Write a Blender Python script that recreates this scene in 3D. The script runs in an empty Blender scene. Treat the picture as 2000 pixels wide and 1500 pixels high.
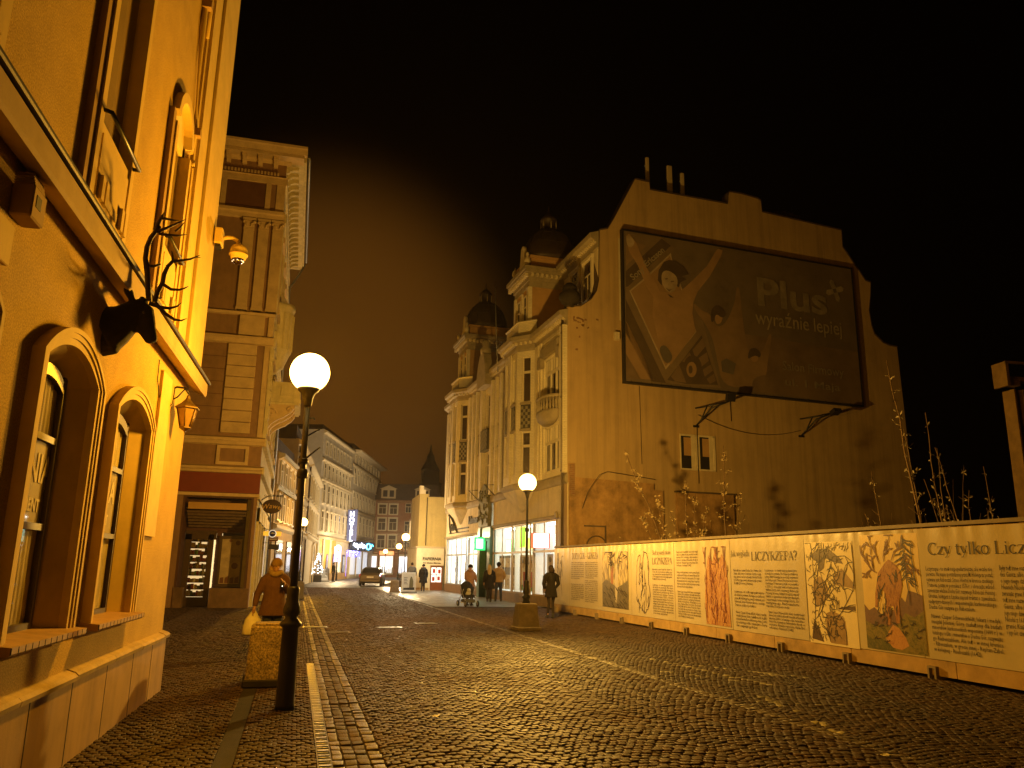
# light levels of the place
SKY_FILL, SKY_HALO, SKY_BASE = 0.06, 0.075, 0.0004
LAMPCOL, LAMPCOL2, LAMPSMOOTH = (1.0, 0.42, 0.016), (1.0, 0.72, 0.38), 9.0
P_L1, P_L2, P_FAR = 1600.0, 5200.0, 4200.0
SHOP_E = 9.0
HAZE = 0.00025
EXPOSURE = 0.0
import bpy, bmesh, math, random
from mathutils import Vector, Matrix, Quaternion
random.seed(7)
R_ = math.radians
SC = bpy.context.scene
COL = SC.collection

# ------------------------------------------------------------------ camera geometry (photogrammetry of the street)
EYE = 1.62
CXP, CYP = 1000.0, 750.0
VPT, VVT = (577.0, 1101.0), (1110.0, -5900.0)
FPX = math.sqrt(-((VPT[0]-CXP)*(VVT[0]-CXP)+(VPT[1]-CYP)*(VVT[1]-CYP)))
_up = Vector(((VVT[0]-CXP)/FPX, -(VVT[1]-CYP)/FPX, -1)).normalized()
_fy = Vector(((VPT[0]-CXP)/FPX, -(VPT[1]-CYP)/FPX, -1)).normalized()
_rx = _fy.cross(_up)
RW = Matrix((_rx, _fy, _up))            # camera axes -> world axes
CAMPOS = Vector((0, 0, EYE))
def ray(px, py): return RW @ Vector(((px-CXP)/FPX, -(py-CYP)/FPX, -1))
def gnd(px, py, z=0.0):
    r = ray(px, py); return CAMPOS + r*((z-EYE)/r.z)
def aty(px, py, y):
    r = ray(px, py); return CAMPOS + r*(y/r.y)
def on_wall(px, py, A, B):
    """point of a vertical wall through A-B -> (metres along, height)"""
    d = Vector((B[0]-A[0], B[1]-A[1], 0)); L = d.length
    n = Vector((-d.y, d.x, 0))/L
    r = ray(px, py); t = n.dot(Vector((A[0], A[1], 0))-CAMPOS)/n.dot(r); p = CAMPOS+r*t
    return ((p-Vector((A[0], A[1], 0))).dot(d)/L, p.z)

cam_d = bpy.data.cameras.new("camera"); cam = bpy.data.objects.new("camera", cam_d); COL.objects.link(cam)
cam.matrix_world = Matrix.Translation(CAMPOS) @ RW.to_4x4()
cam_d.sensor_width = 36.0; cam_d.lens = FPX/2000*36.0
cam_d.clip_start = 0.05; cam_d.clip_end = 2000
SC.camera = cam

# ------------------------------------------------------------------ materials
MATS = {}
def newmat(name):
    m = bpy.data.materials.new(name); m.use_nodes = True
    nt = m.node_tree; nt.nodes.clear()
    out = nt.nodes.new("ShaderNodeOutputMaterial")
    return m, nt, out
def N(nt, typ, **kw):
    n = nt.nodes.new(typ)
    for k, v in kw.items():
        if k in n.inputs.keys(): n.inputs[k].default_value = v
        else: setattr(n, k, v)
    return n
def pm(name, col, rough=0.8, var=0.18, scale=3.0, bump=0.15, bscale=60, spec=0.3, metal=0.0, streak=0.0, dirt=0.0, speck=0.0):
    """painted / mineral surface: base colour broken up by noise, fine bump"""
    if name in MATS: return MATS[name]
    m, nt, out = newmat(name); L = nt.links.new
    bs = N(nt, "ShaderNodeBsdfPrincipled"); bs.inputs["Roughness"].default_value = rough
    bs.inputs["Metallic"].default_value = metal
    bs.inputs["Specular IOR Level"].default_value = spec
    tc = N(nt, "ShaderNodeTexCoord")
    n1 = N(nt, "ShaderNodeTexNoise", Scale=scale, Detail=6.0, Roughness=0.65)
    L(tc.outputs["Object"], n1.inputs["Vector"])
    mp = N(nt, "ShaderNodeMapRange"); mp.inputs[1].default_value = 0.3; mp.inputs[2].default_value = 0.7
    mp.inputs[3].default_value = 1-var; mp.inputs[4].default_value = 1+var*0.6
    L(n1.outputs["Fac"], mp.inputs[0])
    mul = N(nt, "ShaderNodeMix", data_type='RGBA', blend_type='MULTIPLY'); mul.inputs[0].default_value = 1
    mul.inputs[6].default_value = (*col, 1); L(mp.outputs[0], mul.inputs[7])
    c = mul.outputs[2]
    if streak > 0:      # vertical rain streaks
        ma = N(nt, "ShaderNodeMapping"); ma.inputs["Scale"].default_value = (2.6, 2.6, 0.10)
        L(tc.outputs["Object"], ma.inputs[0])
        n3 = N(nt, "ShaderNodeTexNoise", Scale=1.4, Detail=5.0, Roughness=0.7); L(ma.outputs[0], n3.inputs["Vector"])
        r3 = N(nt, "ShaderNodeMapRange"); r3.inputs[1].default_value = 0.45; r3.inputs[2].default_value = 0.7
        r3.inputs[3].default_value = 1; r3.inputs[4].default_value = 1-streak; L(n3.outputs["Fac"], r3.inputs[0])
        m3 = N(nt, "ShaderNodeMix", data_type='RGBA', blend_type='MULTIPLY'); m3.inputs[0].default_value = 1
        L(c, m3.inputs[6]); L(r3.outputs[0], m3.inputs[7]); c = m3.outputs[2]
    if dirt > 0:        # blotchy grime
        n4 = N(nt, "ShaderNodeTexNoise", Scale=1.1, Detail=8.0, Roughness=0.75); L(tc.outputs["Object"], n4.inputs["Vector"])
        r4 = N(nt, "ShaderNodeMapRange"); r4.inputs[1].default_value = 0.5; r4.inputs[2].default_value = 0.68
        r4.inputs[3].default_value = 1; r4.inputs[4].default_value = 1-dirt; L(n4.outputs["Fac"], r4.inputs[0])
        m4 = N(nt, "ShaderNodeMix", data_type='RGBA', blend_type='MULTIPLY'); m4.inputs[0].default_value = 1
        L(c, m4.inputs[6]); L(r4.outputs[0], m4.inputs[7]); c = m4.outputs[2]
    n2 = N(nt, "ShaderNodeTexNoise", Scale=bscale, Detail=4.0, Roughness=0.7); L(tc.outputs["Object"], n2.inputs["Vector"])
    if speck > 0:
        r5 = N(nt, "ShaderNodeMapRange"); r5.inputs[1].default_value = 0.35; r5.inputs[2].default_value = 0.65
        r5.inputs[3].default_value = 1-speck; r5.inputs[4].default_value = 1+speck*0.5; L(n2.outputs["Fac"], r5.inputs[0])
        m5 = N(nt, "ShaderNodeMix", data_type='RGBA', blend_type='MULTIPLY'); m5.inputs[0].default_value = 1
        L(c, m5.inputs[6]); L(r5.outputs[0], m5.inputs[7]); c = m5.outputs[2]
    L(c, bs.inputs["Base Color"])
    if bump > 0:
        bp = N(nt, "ShaderNodeBump", Strength=bump, Distance=0.01); L(n2.outputs["Fac"], bp.inputs["Height"])
        L(bp.outputs[0], bs.inputs["Normal"])
    L(bs.outputs[0], out.inputs[0]); MATS[name] = m
    return m
def em(name, col, strength, base=(0.8, 0.8, 0.8)):
    if name in MATS: return MATS[name]
    m, nt, out = newmat(name)
    bs = N(nt, "ShaderNodeBsdfPrincipled"); bs.inputs["Base Color"].default_value = (*base, 1)
    bs.inputs["Emission Color"].default_value = (*col, 1); bs.inputs["Emission Strength"].default_value = strength
    nt.links.new(bs.outputs[0], out.inputs[0]); MATS[name] = m
    return m
def glassmat(name, tint=(0.03, 0.03, 0.035), rough=0.05):
    """dark window pane seen from the unlit outside: glossy coat over a dim room"""
    if name in MATS: return MATS[name]
    m, nt, out = newmat(name); L = nt.links.new
    bs = N(nt, "ShaderNodeBsdfPrincipled"); bs.inputs["Roughness"].default_value = rough
    bs.inputs["Specular IOR Level"].default_value = 0.6
    tc = N(nt, "ShaderNodeTexCoord"); n1 = N(nt, "ShaderNodeTexNoise", Scale=1.3, Detail=3.0); L(tc.outputs["Object"], n1.inputs["Vector"])
    mx = N(nt, "ShaderNodeMix", data_type='RGBA'); mx.inputs[6].default_value = (*[c*0.5 for c in tint], 1); mx.inputs[7].default_value = (*[c*1.6 for c in tint], 1)
    L(n1.outputs["Fac"], mx.inputs[0]); L(mx.outputs[2], bs.inputs["Base Color"])
    n2 = N(nt, "ShaderNodeTexNoise", Scale=2.5, Detail=1.0); L(tc.outputs["Object"], n2.inputs["Vector"])
    bp = N(nt, "ShaderNodeBump", Strength=0.08, Distance=0.02); L(n2.outputs["Fac"], bp.inputs["Height"]); L(bp.outputs[0], bs.inputs["Normal"])
    L(bs.outputs[0], out.inputs[0]); MATS[name] = m
    return m
def clearglass(name="clear_glass"):
    if name in MATS: return MATS[name]
    m, nt, out = newmat(name); L = nt.links.new
    tr = N(nt, "ShaderNodeBsdfTransparent"); gl = N(nt, "ShaderNodeBsdfGlossy", Roughness=0.03)
    lw = N(nt, "ShaderNodeLayerWeight", Blend=0.25)
    mr = N(nt, "ShaderNodeMapRange"); mr.inputs[3].default_value = 0.04; mr.inputs[4].default_value = 0.14; L(lw.outputs["Fresnel"], mr.inputs[0])
    mx = N(nt, "ShaderNodeMixShader"); L(mr.outputs[0], mx.inputs[0]); L(tr.outputs[0], mx.inputs[1]); L(gl.outputs[0], mx.inputs[2])
    L(mx.outputs[0], out.inputs[0]); MATS[name] = m
    return m
def brickmat(name, c1, c2, mortar, bw=0.25, bh=0.075, ms=0.012, rough=0.5, bump=0.6, dirt=0.2):
    if name in MATS: return MATS[name]
    m, nt, out = newmat(name); L = nt.links.new
    bs = N(nt, "ShaderNodeBsdfPrincipled"); bs.inputs["Roughness"].default_value = rough
    tc = N(nt, "ShaderNodeTexCoord"); sp = N(nt, "ShaderNodeSeparateXYZ"); L(tc.outputs["Object"], sp.inputs[0])
    ad = N(nt, "ShaderNodeMath", operation='ADD'); L(sp.outputs[0], ad.inputs[0]); L(sp.outputs[1], ad.inputs[1])
    cb = N(nt, "ShaderNodeCombineXYZ"); L(ad.outputs[0], cb.inputs[0]); L(sp.outputs[2], cb.inputs[1])
    br = N(nt, "ShaderNodeTexBrick"); br.inputs["Color1"].default_value = (*c1, 1); br.inputs["Color2"].default_value = (*c2, 1)
    br.inputs["Mortar"].default_value = (*mortar, 1); br.inputs["Scale"].default_value = 1; br.inputs["Mortar Size"].default_value = ms
    br.inputs["Brick Width"].default_value = bw; br.inputs["Row Height"].default_value = bh; L(cb.outputs[0], br.inputs["Vector"])
    n1 = N(nt, "ShaderNodeTexNoise", Scale=1.2, Detail=7.0, Roughness=0.7); L(tc.outputs["Object"], n1.inputs["Vector"])
    mr = N(nt, "ShaderNodeMapRange"); mr.inputs[1].default_value = 0.35; mr.inputs[2].default_value = 0.7; mr.inputs[3].default_value = 1.05; mr.inputs[4].default_value = 1-dirt
    L(n1.outputs["Fac"], mr.inputs[0])
    mu = N(nt, "ShaderNodeMix", data_type='RGBA', blend_type='MULTIPLY'); mu.inputs[0].default_value = 1
    L(br.outputs["Color"], mu.inputs[6]); L(mr.outputs[0], mu.inputs[7]); L(mu.outputs[2], bs.inputs["Base Color"])
    inv = N(nt, "ShaderNodeMath", operation='SUBTRACT'); inv.inputs[0].default_value = 1; L(br.outputs["Fac"], inv.inputs[1])
    bp = N(nt, "ShaderNodeBump", Strength=bump, Distance=0.01); L(inv.outputs[0], bp.inputs["Height"]); L(bp.outputs[0], bs.inputs["Normal"])
    L(bs.outputs[0], out.inputs[0]); MATS[name] = m
    return m

# ------------------------------------------------------------------ mesh builder
class MB:
    def __init__(self): self.v = []; self.f = []; self.m = []; self.sm = []
    def add(self, verts, faces, m=0, smooth=False):
        b = len(self.v); self.v += [tuple(p) for p in verts]
        for f in faces: self.f.append(tuple(i+b for i in f)); self.m.append(m); self.sm.append(smooth)
        return self
    def box(self, x0, x1, y0, y1, z0, z1, m=0, M=None):
        p = [Vector((x, y, z)) for z in (z0, z1) for y in (y0, y1) for x in (x0, x1)]
        if M is not None: p = [M @ q for q in p]
        return self.add(p, [(0, 2, 3, 1), (4, 5, 7, 6), (0, 1, 5, 4), (1, 3, 7, 5), (3, 2, 6, 7), (2, 0, 4, 6)], m)
    def bevbox(self, x0, x1, y0, y1, z0, z1, b=0.01, m=0, top=1.0):
        """box with chamfered edges and optional taper to the top"""
        cx, cy = (x0+x1)/2, (y0+y1)/2
        def ring(z, ins, s):
            hx, hy = (x1-x0)/2*s-ins, (y1-y0)/2*s-ins
            k = b
            return [(cx-hx+k, cy-hy, z), (cx+hx-k, cy-hy, z), (cx+hx, cy-hy+k, z), (cx+hx, cy+hy-k, z), (cx+hx-k, cy+hy, z), (cx-hx+k, cy+hy, z), (cx-hx, cy+hy-k, z), (cx-hx, cy-hy+k, z)]
        rs = [ring(z0, b, 1), ring(z0+b, 0, 1), ring(z1-b, 0, top), ring(z1, b, top)]
        return self.skin(rs, m, True, True, False)
    def skin(self, rings, m=0, cap0=True, cap1=True, smooth=True, closed=True):
        n = len(rings[0]); vs = [p for r in rings for p in r]; fs = []
        for i in range(len(rings)-1):
            for j in range(n if closed else n-1):
                k = (j+1) % n
                fs.append((i*n+j, i*n+k, (i+1)*n+k, (i+1)*n+j))
        self.add(vs, fs, m, smooth)
        b = len(self.v)-len(vs)
        if closed and cap0: self.f.append(tuple(b+j for j in reversed(range(n)))); self.m.append(m); self.sm.append(False)
        if closed and cap1: self.f.append(tuple(b+(len(rings)-1)*n+j for j in range(n))); self.m.append(m); self.sm.append(False)
        return self
    def tube(self, pts, r, seg=8, m=0, smooth=True):
        pts = [Vector(p) for p in pts]; n = len(pts)
        rs = r if isinstance(r, (list, tuple)) else [r]*n
        rings = []; prev = None
        for i, p in enumerate(pts):
            t = (pts[min(i+1, n-1)]-pts[max(i-1, 0)]).normalized()
            if prev is None:
                u = t.cross(Vector((0, 0, 1)))
                if u.length < 0.05: u = t.cross(Vector((1, 0, 0)))
                u.normalize()
            else:
                u = prev - t*prev.dot(t); u.normalize()
            prev = u; w = t.cross(u)
            rings.append([p+(u*math.cos(a)+w*math.sin(a))*rs[i] for a in [2*math.pi*k/seg for k in range(seg)]])
        return self.skin(rings, m, True, True, smooth)
    def lathe(self, prof, c=(0, 0, 0), seg=20, m=0, smooth=True, axis='z', a0=0.0):
        rings = []
        for r, h in prof:
            ring = []
            for k in range(seg):
                a = a0+2*math.pi*k/seg; x, y = r*math.cos(a), r*math.sin(a)
                p = {'z': (x, y, h), 'x': (h, x, y), 'y': (y, h, x)}[axis]
                ring.append((c[0]+p[0], c[1]+p[1], c[2]+p[2]))
            rings.append(ring)
        return self.skin(rings, m, prof[0][0] > 1e-4, prof[-1][0] > 1e-4, smooth)
    def ball(self, c, r, m=0, seg=16, rings=10, sx=1, sy=1, sz=1):
        rs = []
        for i in range(rings+1):
            t = math.pi*i/rings; rr = max(math.sin(t), 1e-4)
            rs.append([(c[0]+sx*r*rr*math.cos(2*math.pi*k/seg), c[1]+sy*r*rr*math.sin(2*math.pi*k/seg), c[2]-sz*r*math.cos(t)) for k in range(seg)])
        return self.skin(rs, m, False, False, True)
    def poly(self, pts, m=0): return self.add(pts, [tuple(range(len(pts)))], m)
    def prism_xz(self, pts, y0, y1, m=0):
        """outline in x,z given thickness in y"""
        a = [(x, y0, z) for x, z in pts]; b = [(x, y1, z) for x, z in pts]; n = len(pts)
        fs = [tuple(range(n)), tuple(reversed(range(n, 2*n)))]+[(i, i+n, (i+1) % n+n, (i+1) % n) for i in range(n)]
        return self.add(a+b, fs, m)
    def ribbon(self, pts, w, y, m=0):
        """flat stroke in the x,z plane at depth y"""
        pts = [Vector((p[0], 0, p[1])) for p in pts]; n = len(pts); L = []; Rr = []
        ws = w if isinstance(w, (list, tuple)) else [w]*n
        for i, p in enumerate(pts):
            t = pts[min(i+1, n-1)]-pts[max(i-1, 0)]
            if t.length < 1e-6: t = Vector((1, 0, 0))
            t.normalize(); nn = Vector((-t.z, 0, t.x))*ws[i]/2
            L.append((p.x+nn.x, y, p.z+nn.z)); Rr.append((p.x-nn.x, y, p.z-nn.z))
        vs = L+Rr
        return self.add(vs, [(i, i+1, n+i+1, n+i) for i in range(n-1)], m)
    def build(self, name, mat, parent=None, fix=True):
        me = bpy.data.meshes.new(name); me.from_pydata(self.v, [], self.f)
        mats = mat if isinstance(mat, (list, tuple)) else [mat]
        for q in mats: me.materials.append(q)
        me.polygons.foreach_set("material_index", self.m); me.polygons.foreach_set("use_smooth", self.sm)
        if fix:
            bm = bmesh.new(); bm.from_mesh(me); bmesh.ops.recalc_face_normals(bm, faces=bm.faces); bm.to_mesh(me); bm.free()
        me.update()
        o = bpy.data.objects.new(name, me); COL.objects.link(o)
        if parent is not None: o.parent = parent
        return o
def build_split(mb, name, mat, parent=None):
    """one object per separate piece of mb"""
    par = list(range(len(mb.v)))
    def find(i):
        while par[i] != i: par[i] = par[par[i]]; i = par[i]
        return i
    for f in mb.f:
        a = find(f[0])
        for i in f[1:]: par[find(i)] = a
    grp = {}
    for k, f in enumerate(mb.f): grp.setdefault(find(f[0]), []).append(k)
    out = []
    for ks in grp.values():
        t = MB(); mp = {}
        for k in ks:
            for i in mb.f[k]:
                if i not in mp: mp[i] = len(t.v); t.v.append(mb.v[i])
            t.f.append(tuple(mp[i] for i in mb.f[k])); t.m.append(mb.m[k]); t.sm.append(mb.sm[k])
        out.append(t.build(name, mat, parent))
    return out
def blob(mb, voxel, name, mat, parent, smooth_it=6):
    """fuse overlapping shapes of mb into one continuous smooth surface"""
    o = mb.build(name, mat, None)
    md = o.modifiers.new("r", 'REMESH'); md.mode = 'VOXEL'; md.voxel_size = voxel; md.use_smooth_shade = True
    if smooth_it:
        ms = o.modifiers.new("s", 'SMOOTH'); ms.iterations = smooth_it; ms.factor = 0.5
    dg = bpy.context.evaluated_depsgraph_get()
    me = bpy.data.meshes.new_from_object(o.evaluated_get(dg))
    old = o.data; o.modifiers.clear(); o.data = me; bpy.data.meshes.remove(old); me.name = name
    me.materials.clear(); me.materials.append(mat)
    me.polygons.foreach_set("use_smooth", [True]*len(me.polygons))
    if parent is not None: o.parent = parent
    return o
def tag(o, label=None, cat=None, group=None, kind=None):
    if label: o["label"] = label
    if cat: o["category"] = cat
    if group: o["group"] = group
    if kind: o["kind"] = kind
    return o
def empty(name, loc, rz=0.0, label=None, cat=None, group=None):
    o = bpy.data.objects.new(name, None); COL.objects.link(o); o.location = loc; o.rotation_euler = (0, 0, rz)
    o.empty_display_size = 0.2
    return tag(o, label, cat, group)
def kids(o): return [c for c in bpy.data.objects if c.parent == o]
def dup(o, loc=None, rz=None, label=None, group=None, parent=None):
    c = o.copy(); COL.objects.link(c)
    if parent is not None: c.parent = parent
    for ch in kids(o): dup(ch, parent=c)
    if loc is not None: c.location = loc
    if rz is not None: c.rotation_euler = (0, 0, rz)
    if label: c["label"] = label
    if group: c["group"] = group
    return c
def wall_frame(name, A, B, label=None, cat=None, group=None):
    """thing whose local x runs from A towards B, local y is the left-hand normal"""
    o = empty(name, (A[0], A[1], 0), math.atan2(B[1]-A[1], B[0]-A[0]), label, cat, group)
    return o
def text(body, size, mat, parent, loc, rot=(math.pi/2, 0, 0), ex=0.002, name="lettering", ax='LEFT', xs=1.0, bold=0.0, sp=1.0, shear=0.0, res=3, ls=1.0):
    cu = bpy.data.curves.new(name, 'FONT'); cu.body = body; cu.size = size; cu.extrude = ex; cu.align_x = ax
    cu.offset = bold; cu.space_character = sp; cu.shear = shear; cu.resolution_u = res; cu.space_line = ls
    o = bpy.data.objects.new(name, cu); COL.objects.link(o)
    dg = bpy.context.evaluated_depsgraph_get(); dg.update()
    me = bpy.data.meshes.new_from_object(o.evaluated_get(dg)); bpy.data.objects.remove(o); bpy.data.curves.remove(cu)
    me.transform(Matrix.Diagonal((xs, 1, 1, 1)))
    me.materials.clear(); me.materials.append(mat); me.name = name
    o = bpy.data.objects.new(name, me); COL.objects.link(o); o.parent = parent; o.location = loc; o.rotation_euler = rot
    return o
def pierced(mb, s0, s1, z0, z1, holes, y, ydeep, m=0, mr=None, sp=0.0):
    """wall sheet in x,z at depth y with rectangular / arched openings (a,b,z0,zspring,rise) and reveals back to ydeep"""
    if mr is None: mr = m
    xs = sorted({s0, s1, *[h[0] for h in holes], *[h[1] for h in holes]})
    zs = sorted({z0, z1, *[h[2] for h in holes], *[h[3]+h[4] for h in holes]})
    xs = [x for x in xs if s0-1e-6 <= x <= s1+1e-6]; zs = [z for z in zs if z0-1e-6 <= z <= z1+1e-6]
    for i in range(len(xs)-1):
        for j in range(len(zs)-1):
            cx, cz = (xs[i]+xs[i+1])/2, (zs[j]+zs[j+1])/2
            if any(h[0] < cx < h[1] and h[2] < cz < h[3]+h[4] for h in holes): continue
            mb.add([(xs[i], y, zs[j]), (xs[i+1], y, zs[j]), (xs[i+1], y, zs[j+1]), (xs[i], y, zs[j+1])], [(0, 1, 2, 3)], m)
    for a, b, h0, hs, rise in holes:
        q = lambda p: mb.add(p, [(0, 1, 2, 3)], mr)
        a2, b2, hd = a+sp, b-sp, hs-sp*.25
        q([(a, y, h0), (a2, ydeep, h0), (a2, ydeep, hd), (a, y, hs)]); q([(b, y, h0), (b2, ydeep, h0), (b2, ydeep, hd), (b, y, hs)])
        q([(a, y, h0), (b, y, h0), (b2, ydeep, h0), (a2, ydeep, h0)])
        if rise < 1e-4: q([(a, y, hs), (b, y, hs), (b, ydeep, hs), (a, ydeep, hs)]); continue
        n = 14; P = [(a+(b-a)*k/n, hs+arch((k/n)*2-1, rise, (b-a)/2)) for k in range(n+1)]
        r2 = rise*(b2-a2)/(b-a); P2 = [(a2+(b2-a2)*k/n, hd+arch((k/n)*2-1, r2, (b2-a2)/2)) for k in range(n+1)]
        for k in range(n):
            (x0, t0), (x1, t1) = P[k], P[k+1]; (u0, w0), (u1, w1) = P2[k], P2[k+1]
            mb.add([(x0, y, t0), (x1, y, t1), (x1, y, hs+rise), (x0, y, hs+rise)], [(0, 1, 2, 3)], m)
            q([(x0, y, t0), (x1, y, t1), (u1, ydeep, w1), (u0, ydeep, w0)])
def arch(u, rise, half):
    """segmental arch height above the spring, u in -1..1"""
    Rr = (half*half+rise*rise)/(2*rise)
    return math.sqrt(max(Rr*Rr-(u*half)**2, 0))-(Rr-rise)
def moulding(mb, prof, s0, s1, o, m=0, end0=True, end1=True):
    """horizontal moulding along x: prof = [(d,z)...] closed outline; o = sign of the outward side"""
    a = [(s0, o*d, z) for d, z in prof]; b = [(s1, o*d, z) for d, z in prof]; n = len(prof)
    fs = [(i, i+n, (i+1) % n+n, (i+1) % n) for i in range(n)]
    fs += [tuple(range(n)), tuple(reversed(range(n, 2*n)))]
    mb.add(a+b, fs, m)
def simple_window(parent, s, z, w, h, o, fm, pmat, d=0.0, bars=(0.5, 0.62), fw=0.06, sill=None, surround=None, name="window"):
    """framed casement standing in the wall face: frame (part) > pane, sill (sub-parts)"""
    mb = MB(); D = lambda a, b: (min(o*a, o*b), max(o*a, o*b))
    def bx(x0, x1, d0, d1, z0, z1): y = D(d0, d1); mb.box(x0, x1, y[0], y[1], z0, z1)
    bx(s, s+fw, d-.03, d+.035, z, z+h); bx(s+w-fw, s+w, d-.03, d+.035, z, z+h)
    bx(s+fw, s+w-fw, d-.03, d+.035, z, z+fw); bx(s+fw, s+w-fw, d-.03, d+.035, z+h-fw, z+h)
    if bars[1]:
        zb = z+h*bars[1]; bx(s+fw, s+w-fw, d-.03, d+.03, zb-.03, zb+.03)
        if bars[0]:
            xb = s+w*bars[0]; bx(xb-.025, xb+.025, d-.03, d+.028, z+fw, zb-.03)
    if surround:
        g, pj = surround
        bx(s-g, s, d-.02, d+pj, z, z+h); bx(s+w, s+w+g, d-.02, d+pj, z, z+h); bx(s-g-.03, s+w+g+.03, d-.02, d+pj+.03, z+h, z+h+g)
    fr = mb.build(name, fm, parent)
    p = MB(); y = D(d-.02, d+.004); p.box(s+fw*.8, s+w-fw*.8, y[0], y[1], z+fw*.8, z+h-fw*.8); p.build("pane", pmat, fr)
    if sill:
        q = MB(); y = D(d-.02, d+sill); q.box(s-.08, s+w+.08, y[0], y[1], z-.08, z-.005); q.build("sill", fm, fr)
    return fr
# ------------------------------------------------------------------ shared materials
M_PLY = pm("plaster_yellow", (0.60, 0.42, 0.12), 0.9, 0.14, 2.0, 0.8, 70, 0.2, dirt=0.12, speck=0.35)
M_PLYS = pm("plaster_smooth_cream", (0.66, 0.50, 0.17), 0.8, 0.12, 3.0, 0.10, 60, 0.25, dirt=0.12)
M_PLYD = pm("paint_tan", (0.40, 0.27, 0.11), 0.8, 0.12, 3.0, 0.1, 60, 0.25)
M_PLINTH = pm("plinth_render", (0.40, 0.26, 0.12), 0.75, 0.25, 2.2, 0.2, 40, 0.3, streak=0.25, dirt=0.25)
M_DARK = pm("dark_iron", (0.012, 0.012, 0.013), 0.42, 0.2, 8, 0.08, 90, 0.5)
M_GREYM = pm("grey_metal", (0.25, 0.25, 0.25), 0.45, 0.2, 8, 0.05, 90, 0.5, metal=0.6)
M_WHITE = pm("white_paint", (0.75, 0.73, 0.66), 0.5, 0.08, 4, 0.05, 60, 0.4)
M_BLACK = pm("black_paint", (0.015, 0.013, 0.012), 0.6, 0.1, 8, 0.05, 60, 0.4)
M_WOODD = pm("dark_brown_frame", (0.045, 0.022, 0.012), 0.45, 0.2, 6, 0.1, 60, 0.4)
M_GLASS = glassmat("dark_glass")
M_GLASSB = glassmat("brown_glass", (0.05, 0.035, 0.022))
M_CLEAR = clearglass()

# ------------------------------------------------------------------ night sky: near black, with a painted lamp halo and an added fill glow
w = bpy.data.worlds.new("World"); SC.world = w; w.use_nodes = True
nt = w.node_tree; nt.nodes.clear(); L = nt.links.new
wo = nt.nodes.new("ShaderNodeOutputWorld"); bg = nt.nodes.new("ShaderNodeBackground"); L(bg.outputs[0], wo.inputs[0])
tc = N(nt, "ShaderNodeTexCoord"); sp = N(nt, "ShaderNodeSeparateXYZ"); L(tc.outputs["Generated"], sp.inputs[0])
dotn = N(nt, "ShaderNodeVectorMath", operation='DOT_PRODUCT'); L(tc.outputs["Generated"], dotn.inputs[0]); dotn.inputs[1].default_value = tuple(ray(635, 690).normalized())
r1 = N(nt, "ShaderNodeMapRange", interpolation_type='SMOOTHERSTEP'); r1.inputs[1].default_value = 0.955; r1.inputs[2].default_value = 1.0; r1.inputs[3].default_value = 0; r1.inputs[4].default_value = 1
L(dotn.outputs["Value"], r1.inputs[0])                     # halo of the nearest lamp, painted into the sky
r2 = N(nt, "ShaderNodeMapRange", interpolation_type='SMOOTHSTEP'); r2.inputs[1].default_value = 0.75; r2.inputs[2].default_value = -0.1; r2.inputs[3].default_value = 0; r2.inputs[4].default_value = 1
L(sp.outputs[2], r2.inputs[0])                             # lower sky lighter
r3 = N(nt, "ShaderNodeMapRange", interpolation_type='SMOOTHSTEP'); r3.inputs[1].default_value = 0.3; r3.inputs[2].default_value = -0.7; r3.inputs[3].default_value = 0; r3.inputs[4].default_value = 1
L(sp.outputs[1], r3.inputs[0])                             # unseen fill glow added behind the viewer to lift the walls
m1 = N(nt, "ShaderNodeMath", operation='MULTIPLY'); L(r3.outputs[0], m1.inputs[0]); L(r2.outputs[0], m1.inputs[1])
m2 = N(nt, "ShaderNodeMath", operation='MULTIPLY_ADD'); L(m1.outputs[0], m2.inputs[0]); m2.inputs[1].default_value = SKY_FILL; m2.inputs[2].default_value = 0.0
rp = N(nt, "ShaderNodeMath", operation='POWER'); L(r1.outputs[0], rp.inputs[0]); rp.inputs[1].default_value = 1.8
m3 = N(nt, "ShaderNodeMath", operation='MULTIPLY_ADD'); L(rp.outputs[0], m3.inputs[0]); m3.inputs[1].default_value = SKY_HALO; L(m2.outputs[0], m3.inputs[2])
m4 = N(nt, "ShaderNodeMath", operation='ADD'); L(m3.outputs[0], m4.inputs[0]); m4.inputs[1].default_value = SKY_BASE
bg.inputs[0].default_value = (1.0, 0.34, 0.035, 1); L(m4.outputs[0], bg.inputs[1])

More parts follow.
